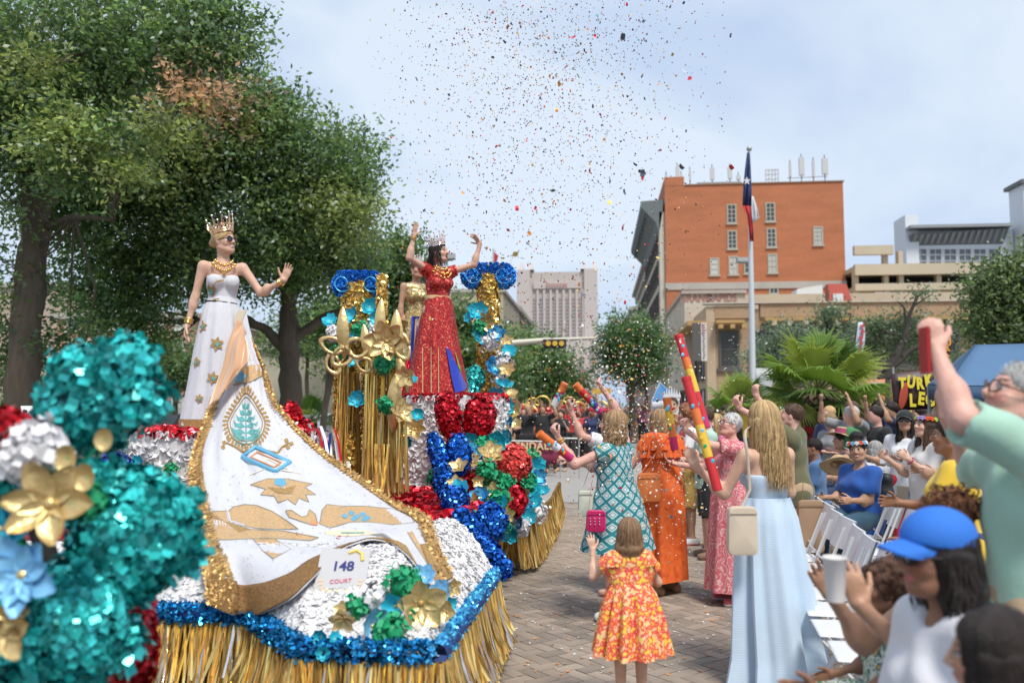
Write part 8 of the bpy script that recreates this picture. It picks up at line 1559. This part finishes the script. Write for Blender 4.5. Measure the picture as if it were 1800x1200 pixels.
MB().tube([(.05, .04, -t.location.z), (.05, .04, q_[3][2])], .02, 6).build('post', GALV, t)
t, q_ = board('notice_board', 'plain grey white notice board behind the palm fronds', 'sign', (1328, 700), (1358, 700), (1358, 647), (1328, 647), 26, mat('notice_grey', (.45, .45, .45), .7)); MB().tube([(0, .04, -t.location.z), (0, .04, .3)], .03, 6).build('post', GALV, t)
t, q_ = board('parking_sign', 'white and red parking sign in front of the near left trunk', 'sign', (35, 757), (53, 757), (54, 713), (37, 713), 9.5, WPL); W = q_[1] - q_[0]; MB().box(q_[0]*.5 + q_[1]*.5 + (0, -.02, .065), (.09, .012, .09)).build('red_panel', mat('park_red', (.42, .03, .03), .6), t); text('P', 'lettering', t, tuple(q_[0]*.5 + q_[1]*.5 + (0, -.02, .20)), .09, mat('print_black', (.02, .02, .02), .7)); MB().tube([(0, .03, -t.location.z), (0, .03, .25)], .015, 6).build('post', GALV, t)
# pennants
pal = [(.75, .25, .03), (.05, .40, .12), (.60, .08, .30), (.05, .35, .55), (.70, .55, .05)]
t = empty('pennant_string', 'string of small coloured pennants over the tents', 'pennants', P(1480, 735, 16)); a, b_ = A(P(1478, 712, 16)) - t.location, A(P(1668, 716, 15)) - t.location; MB().tube([a, (a+b_)/2 - (0, 0, .15), b_], .006, 5).build('cord', DK, t)
for k in range(22):
    s = (k + .5)/22; q = a*(1-s) + b_*s - (0, 0, .15*4*s*(1-s)*.5); MB().add([q - A(RT)*.07, q + A(RT)*.07, q - (0, 0, .16)], (), [[0, 1, 2]]).build('pennant', mat('pennant_%d' % (k % 5), pal[k % 5], .7), t)
# face placard on a stick (generic smiling face with paper crown)
b = g0(1181, 12.5); t = empty('face_placard', 'big printed face placard with white paper crown on a stick', 'placard', b, YAW); z = P(1181, 712, 12.5).z; SKN = mat('print_skin', (.58, .38, .26), .6); MB().tube([(0, .02, 0), (0, .02, z)], .012, 6).build('stick', mat('wood_stick', (.35, .25, .15), .8), t)
MB().box((0, .012, z), (.22, .012, .26)).build('card', WPL, t); MB().tube([(0, 0, z - .01), (0, -.004, z - .01)], .095, 20).build('face_print', SKN, t)
for sd in (-1, 1): MB().tube([(sd*.035, -.006, z + .02), (sd*.035, -.010, z + .02)], .012, 8).build('eye_print', DK, t)
MB().tube([(-.045, -.008, z - .04), (0, -.008, z - .065), (.045, -.008, z - .04)], .007, 5).build('mouth_print', FRd, t); MB().tube([(-.085*math.cos(a), -.006, z + .02 + .085*math.sin(a)) for a in np.linspace(0, math.pi, 9)], .018, 5).build('hair_print', mat('print_brown', (.12, .06, .04), .7), t)
mb = MB()
for k in range(7): x = (k - 3)*.037; h_ = .17 - .012*abs(k-3)*2; mb.add([(x - .022, 0, z + .12), (x + .022, 0, z + .12), (x, 0, z + .12 + h_), (x - .022, .01, z + .12), (x + .022, .01, z + .12), (x, .01, z + .12 + h_)], [[0, 1, 4, 3], [1, 2, 5, 4], [2, 0, 3, 5]], [[0, 2, 1], [3, 4, 5]])
mb.box((0, .005, z + .135), (.26, .012, .04)).build('paper_crown', WPL, t)
# parked cars far left
def car(px, d, f, label, m):
    b = g0(px, d); t = empty('parked_car', label, 'car', b, YAW + R(f)); prof = [(-2.2, .35), (-2.25, .8), (-2.0, .95), (-1.5, 1.0), (-.9, 1.42), (.6, 1.46), (1.3, 1.02), (2.1, .85), (2.25, .6), (2.2, .35)]
    rg = [[(x*s_, y, z if z < 1.01 else z - (.0 if abs(y) < .7 else .05)) for x, z in prof] for y, s_ in ((-.86, .97), (-.8, 1), (.8, 1), (.86, .97))]; o = MB().loft(rg, True, True); o.build('body', m, t, True)
    for sd in (-1, 1): MB().loft([[(-1.35, sd*.875, 1.0), (-.85, sd*.87, 1.36), (.55, sd*.87, 1.38), (1.1, sd*.875, 1.02)]] + [[(-1.35, sd*.86, 1.0), (-.85, sd*.855, 1.36), (.55, sd*.855, 1.38), (1.1, sd*.86, 1.02)]], True, True).build('side_window', GL, t)
    for x in (-1.4, 1.4):
        for sd in (-1, 1): w_ = MB().tube([(x, sd*.88, .33), (x, sd*.70, .33)], .33, 16).build('wheel', MATS['signal_black'], t, True); MB().tube([(x, sd*.90, .33), (x, sd*.88, .33)], .19, 12).build('rim', GALV, w_, True)
car(296, 36, 88, 'dark car with white roof line parked behind the white gown', mat('car_dark', (.03, .035, .04), .25, .3)); car(72, 32, 92, 'white car parked beyond the near left trunk', mat('car_white', (.60, .60, .61), .3)); car(560, 40, 85, 'silver car parked near the small palm', mat('car_silver', (.42, .43, .45), .3, .4))
# confetti tubes
RDT, ORT, YLT, MGT, BLT = mat('tube_red', (.55, .02, .025), .35), mat('tube_orange', (.70, .16, .03), .35), mat('tube_yellow', (.72, .45, .04), .35), mat('tube_magenta', (.50, .02, .12), .35), mat('tube_navy', (.04, .03, .20), .35)
def cannon(label, x0, y0, d0, x1, y1, d1, r, cols, dots=True):
    a, b = A(P(x0, y0, d0)), A(P(x1, y1, d1)); t = empty('confetti_tube', label, 'confetti cannon', b); n = len(cols); u = nrm2(a - b); rr = r
    for i in range(n): p, q = b + (a-b)*(i/n), b + (a-b)*((i+1)/n); o = MB().tube([p, q], rr, 14).build('coloured_section', cols[i], t, True); o.location = -t.location
    o = MB().tube([a - u*.02, a + u*.006], rr*1.08, 14).build('rim', cols[-1], t, True); o.location = -t.location
    if dots:
        rs_ = np.random.RandomState(int(x0)); s = nrm2(np.cross(u, A(FW)))
        for k in range(5): v = rs_.uniform(.1, .9); c = b + (a-b)*v - A(FW)*rr*.95 + s*rs_.uniform(-.6, .6)*rr; o = MB().ell(c, (rr*.4, rr*.14, rr*.5), 8, 6).build('printed_dot', [TURQ, GREENP, BLUEP, YLT][k % 4], t, True); o.location = -t.location
cannon('long red and gold confetti tube raised highest by the woman in pink', 1193, 590, 7.4, 1242, 752, 7.2, .036, [MGT, RDT, RDT, YLT, YLT, ORT, RDT, RDT]); cannon('red and yellow confetti tube held by the young woman in pale blue', 1206, 664, 5.5, 1262, 862, 5.35, .030, [RDT, RDT, YLT, YLT, ORT, RDT, RDT])
cannon('purple and orange confetti tube pointing up left from the white blouse', 1012, 676, 7.7, 1056, 724, 7.75, .034, [MGT, BLT, RDT, RDT, ORT]); cannon('short confetti tube with orange tip in the raised left hand', 993, 674, 7.6, 974, 712, 7.65, .032, [WPL, MGT, ORT]); cannon('orange tipped confetti tube held low by the teal dress woman', 948, 762, 6.6, 1004, 806, 6.7, .032, [MGT, RDT, WPL, ORT, ORT]); cannon('orange confetti tube upright in front of the orange outfit', 1172, 700, 7.6, 1186, 790, 7.6, .036, [MGT, ORT, YLT, ORT])
# bags
def bag(label, px, py, d, w_, h_, m, strap=None, name='handbag', rz=0, th=.07, sm=None):
    c = P(px, py, d); t = empty(name, label, 'handbag', c, YAW + rz); a, b = w_*d/FPX/2, h_*d/FPX/2
    rc = min(a, b)*.38; out = []
    for cx_, cz_, a0_ in ((a-rc, b-rc, 0), (-a*.92+rc, b-rc, 90), (-a+rc, -b+rc, 180), (a-rc, -b+rc, 270)): out += [(cx_ + rc*math.cos(R(a0_ + q)), cz_ + rc*math.sin(R(a0_ + q))) for q in (0, 22, 45, 67, 90)]
    MB().loft([[(x*s_, y, z*s_) for x, z in out] for y, s_ in ((-th*.5, .86), (-th*.42, .97), (0, 1), (th*.42, .97), (th*.5, .86))], cap=True).build('pouch', m, t, True)
    if name == 'handbag': MB().loft([[(x*.93, -th*.5 - .004 - .004*(z > 0), z*.9 + b*.03) for x, z in out if z > -b*.1], [(x*.90, -th*.5 - .002, z*.86 + b*.03) for x, z in out if z > -b*.1]], True, True).build('flap', m, t, True)
    M = PM_inv(t)
    if strap: MB().tube([M @ P(*q) for q in strap], (sm or 1)*.012, 6, flat=.4).build('strap', m, t, True)
    return t
CRM = mat('cream_leather', (.60, .50, .38), .6, var=.06)
bag('cream shoulder bag hanging against the pale blue gown', 1304, 932, 5.25, 52, 84, CRM, [(1302, 893, 5.25), (1318, 860, 5.27), (1314, 800, 5.29), (1309, 768, 5.33), (1310, 757, 5.42), (1316, 752, 5.50)], sm=1.4)
t = bag('hot pink handbag with studded flap beside the teal dress', 1047, 915, 6.72, 34, 38, mat('hot_pink', (.55, .015, .12), .35), [(1034, 900, 6.72), (1040, 850, 6.78), (1052, 800, 6.85)], sm=.35)
for i in range(3):
    for j in range(3): MB().ell((-.045 + i*.035, -.045, -.02 + j*.022), .006, 6, 4).build('stud', GALV, t, True)
bag('white and lime handbag behind the pink one', 1029, 884, 6.95, 26, 44, mat('lime_white', (.58, .60, .48), .5), [(1022, 865, 6.95), (1034, 830, 7.0), (1046, 800, 7.0)], sm=.4); bag('orange leather bag on the orange outfit', 1140, 856, 7.72, 42, 50, mat('orange_leather', (.62, .17, .04), .5), [(1124, 835, 7.72), (1150, 800, 7.75), (1175, 765, 7.85)], sm=.8); bag('tan brown tote bag hanging beside the khaki shorts', 1424, 925, 7.7, 46, 92, mat('tan_tote', (.34, .22, .13), .7), [(1410, 880, 7.75), (1412, 840, 7.8)], sm=.5)
t = empty('blue_scarf', 'bright blue scarf hanging between the pale blue gown and khaki shorts', 'scarf', P(1388, 900, 6.4)); rg = [[A(P(x0 + (x1-x0)*s, y, 6.4 + .02*math.sin(s*8))) for s in np.linspace(0, 1, 6)] for y, x0, x1 in ((846, 1372, 1380), (870, 1374, 1388), (905, 1379, 1396), (945, 1388, 1398))]; o = MB().loft(rg, False).build('cloth', mat('scarf_blue', (.04, .16, .55), .6), t, True); o.location = -t.location; sd_ = o.modifiers.new('thickness', 'SOLIDIFY'); sd_.thickness = .012
# barricade rail before the band
b = g0(1010, 20.5); t = empty('barricade', 'low metal crowd barrier rail beside the maroon banner', 'barrier', b, YAW); MB().tube([(-.35, 0, .95), (.55, 0, .95)], .02, 6).build('rail', GALV, t)
for x in (-.35, .1, .55): MB().tube([(x, 0, 0), (x, 0, .95)], .016, 6).build('post', GALV, t)
# ================================================================ CONFETTI
CC = [('crimson', (.55, .02, .05)), ('orange', (.75, .28, .05)), ('gold', (.72, .50, .14)), ('slate', (.10, .11, .14)), ('cream', (.75, .72, .66)), ('teal', (.03, .30, .34))]  # dark grey pieces have the backlit silhouette painted into their colour
CM = [mat('confetti_' + n, c, .5, .2) for n, c in CC]
def conf_pts(n, seed):
    rs = np.random.RandomState(seed); out = []
    while len(out) < n:
        r = rs.rand()
        if r < .60: px, py = rs.normal(945, 128), rs.triangular(-60, 60, 640)
        elif r < .74: px, py = rs.normal(1000, 190), rs.uniform(-40, 560)
        elif r < .90: px, py = rs.normal(1100, 70), rs.normal(700, 95)
        else: px, py = rs.normal(1150, 60), rs.normal(860, 70)
        if py > 1010 or px < 690 - max(0, 300-py)*.2 or (py < 560 and px > 1290): continue
        out.append((px, py, rs.uniform(5.5, 11) if py < 600 else rs.uniform(5.6, 8.5)))
    return out, rs
tri6 = []
for k, (n_, c_) in enumerate(CC):
    me = MB().add([(-.5, -.35, .12), (0, -.4, 0), (.5, -.3, .15), (.45, .35, .1), (0, .4, 0), (-.5, .3, .16)], [[0, 1, 4, 5], [1, 2, 3, 4]]).mesh('confetti_piece'); me.materials.append(CM[k]); tri6.append(me)
pts, rs = conf_pts(300, 5)
for i, (px, py, d) in enumerate(pts):
    if i < 28: py = rs.uniform(0, 460); d = rs.uniform(4.2, 6)
    up = py < 560; k = rs.choice(6, p=[.22, .16, .12, .38, .04, .08] if up else [.2, .2, .2, .02, .33, .05]); s = rs.uniform(.022, .036) * (1.25 if i < 28 else 1)
    o = link('confetti_piece', tri6[k], loc=P(px, py, d), rot=tuple(rs.uniform(0, 6.3, 3)), sc=(s, s*rs.uniform(.6, 1), s)); where = 'drifting against the sky' if up else 'falling over the street crowd'
    tag(o, '%s scrap of paper confetti %s' % (CC[k][0], where), 'confetti', '%s confetti %s' % (CC[k][0], where))
pts, rs = conf_pts(7600, 6); pp = np.array([P(*p) for p in pts]); up = np.array([p[1] < 560 for p in pts])
g = []
for i in range(750):
    q = G(rs.uniform(900, 1290), rs.triangular(830, 930, 1195)); g.append((q.x, q.y, .004))
for nm, mm, sel in (('flying_confetti', CM[3], up & (rs.rand(len(pp)) < .62)), ('flying_confetti', CM[0], (rs.rand(len(pp)) < .20)), ('flying_confetti', CM[2], (rs.rand(len(pp)) < .2)), ('flying_confetti', CM[4], ~up & (rs.rand(len(pp)) < .75)), ('flying_confetti', CM[1], rs.rand(len(pp)) < .14)):
    k = pp[sel]; v, q = scraps(k, rs.normal(size=k.shape), .0115, 1.5, .75, .5, seed=len(k), jit=.5); tag(link(nm, npmesh(nm, v, q), None, mm), 'fine paper confetti filling the air over the street', 'confetti', None, 'stuff')
g = A(g); v, q = scraps(g, np.tile((0, 0, 1.), (len(g), 1)), .018, .25, .7, .2, seed=3, jit=.5); tag(link('fallen_confetti', npmesh('fallen_confetti', v, q), None, CM[4]), 'pale paper confetti fallen on the brick paving', 'confetti', None, 'stuff')
g = A([tuple(G(rs.uniform(880, 1290), rs.uniform(850, 1195))) for _ in range(260)]) + (0, 0, .006); v, q = scraps(g, np.tile((0, 0, 1.), (len(g), 1)), .018, .25, .7, .2, seed=4, jit=.5); tag(link('fallen_confetti', npmesh('fallen_confetti', v, q), None, CM[1]), 'orange paper confetti fallen on the brick paving', 'confetti', None, 'stuff')
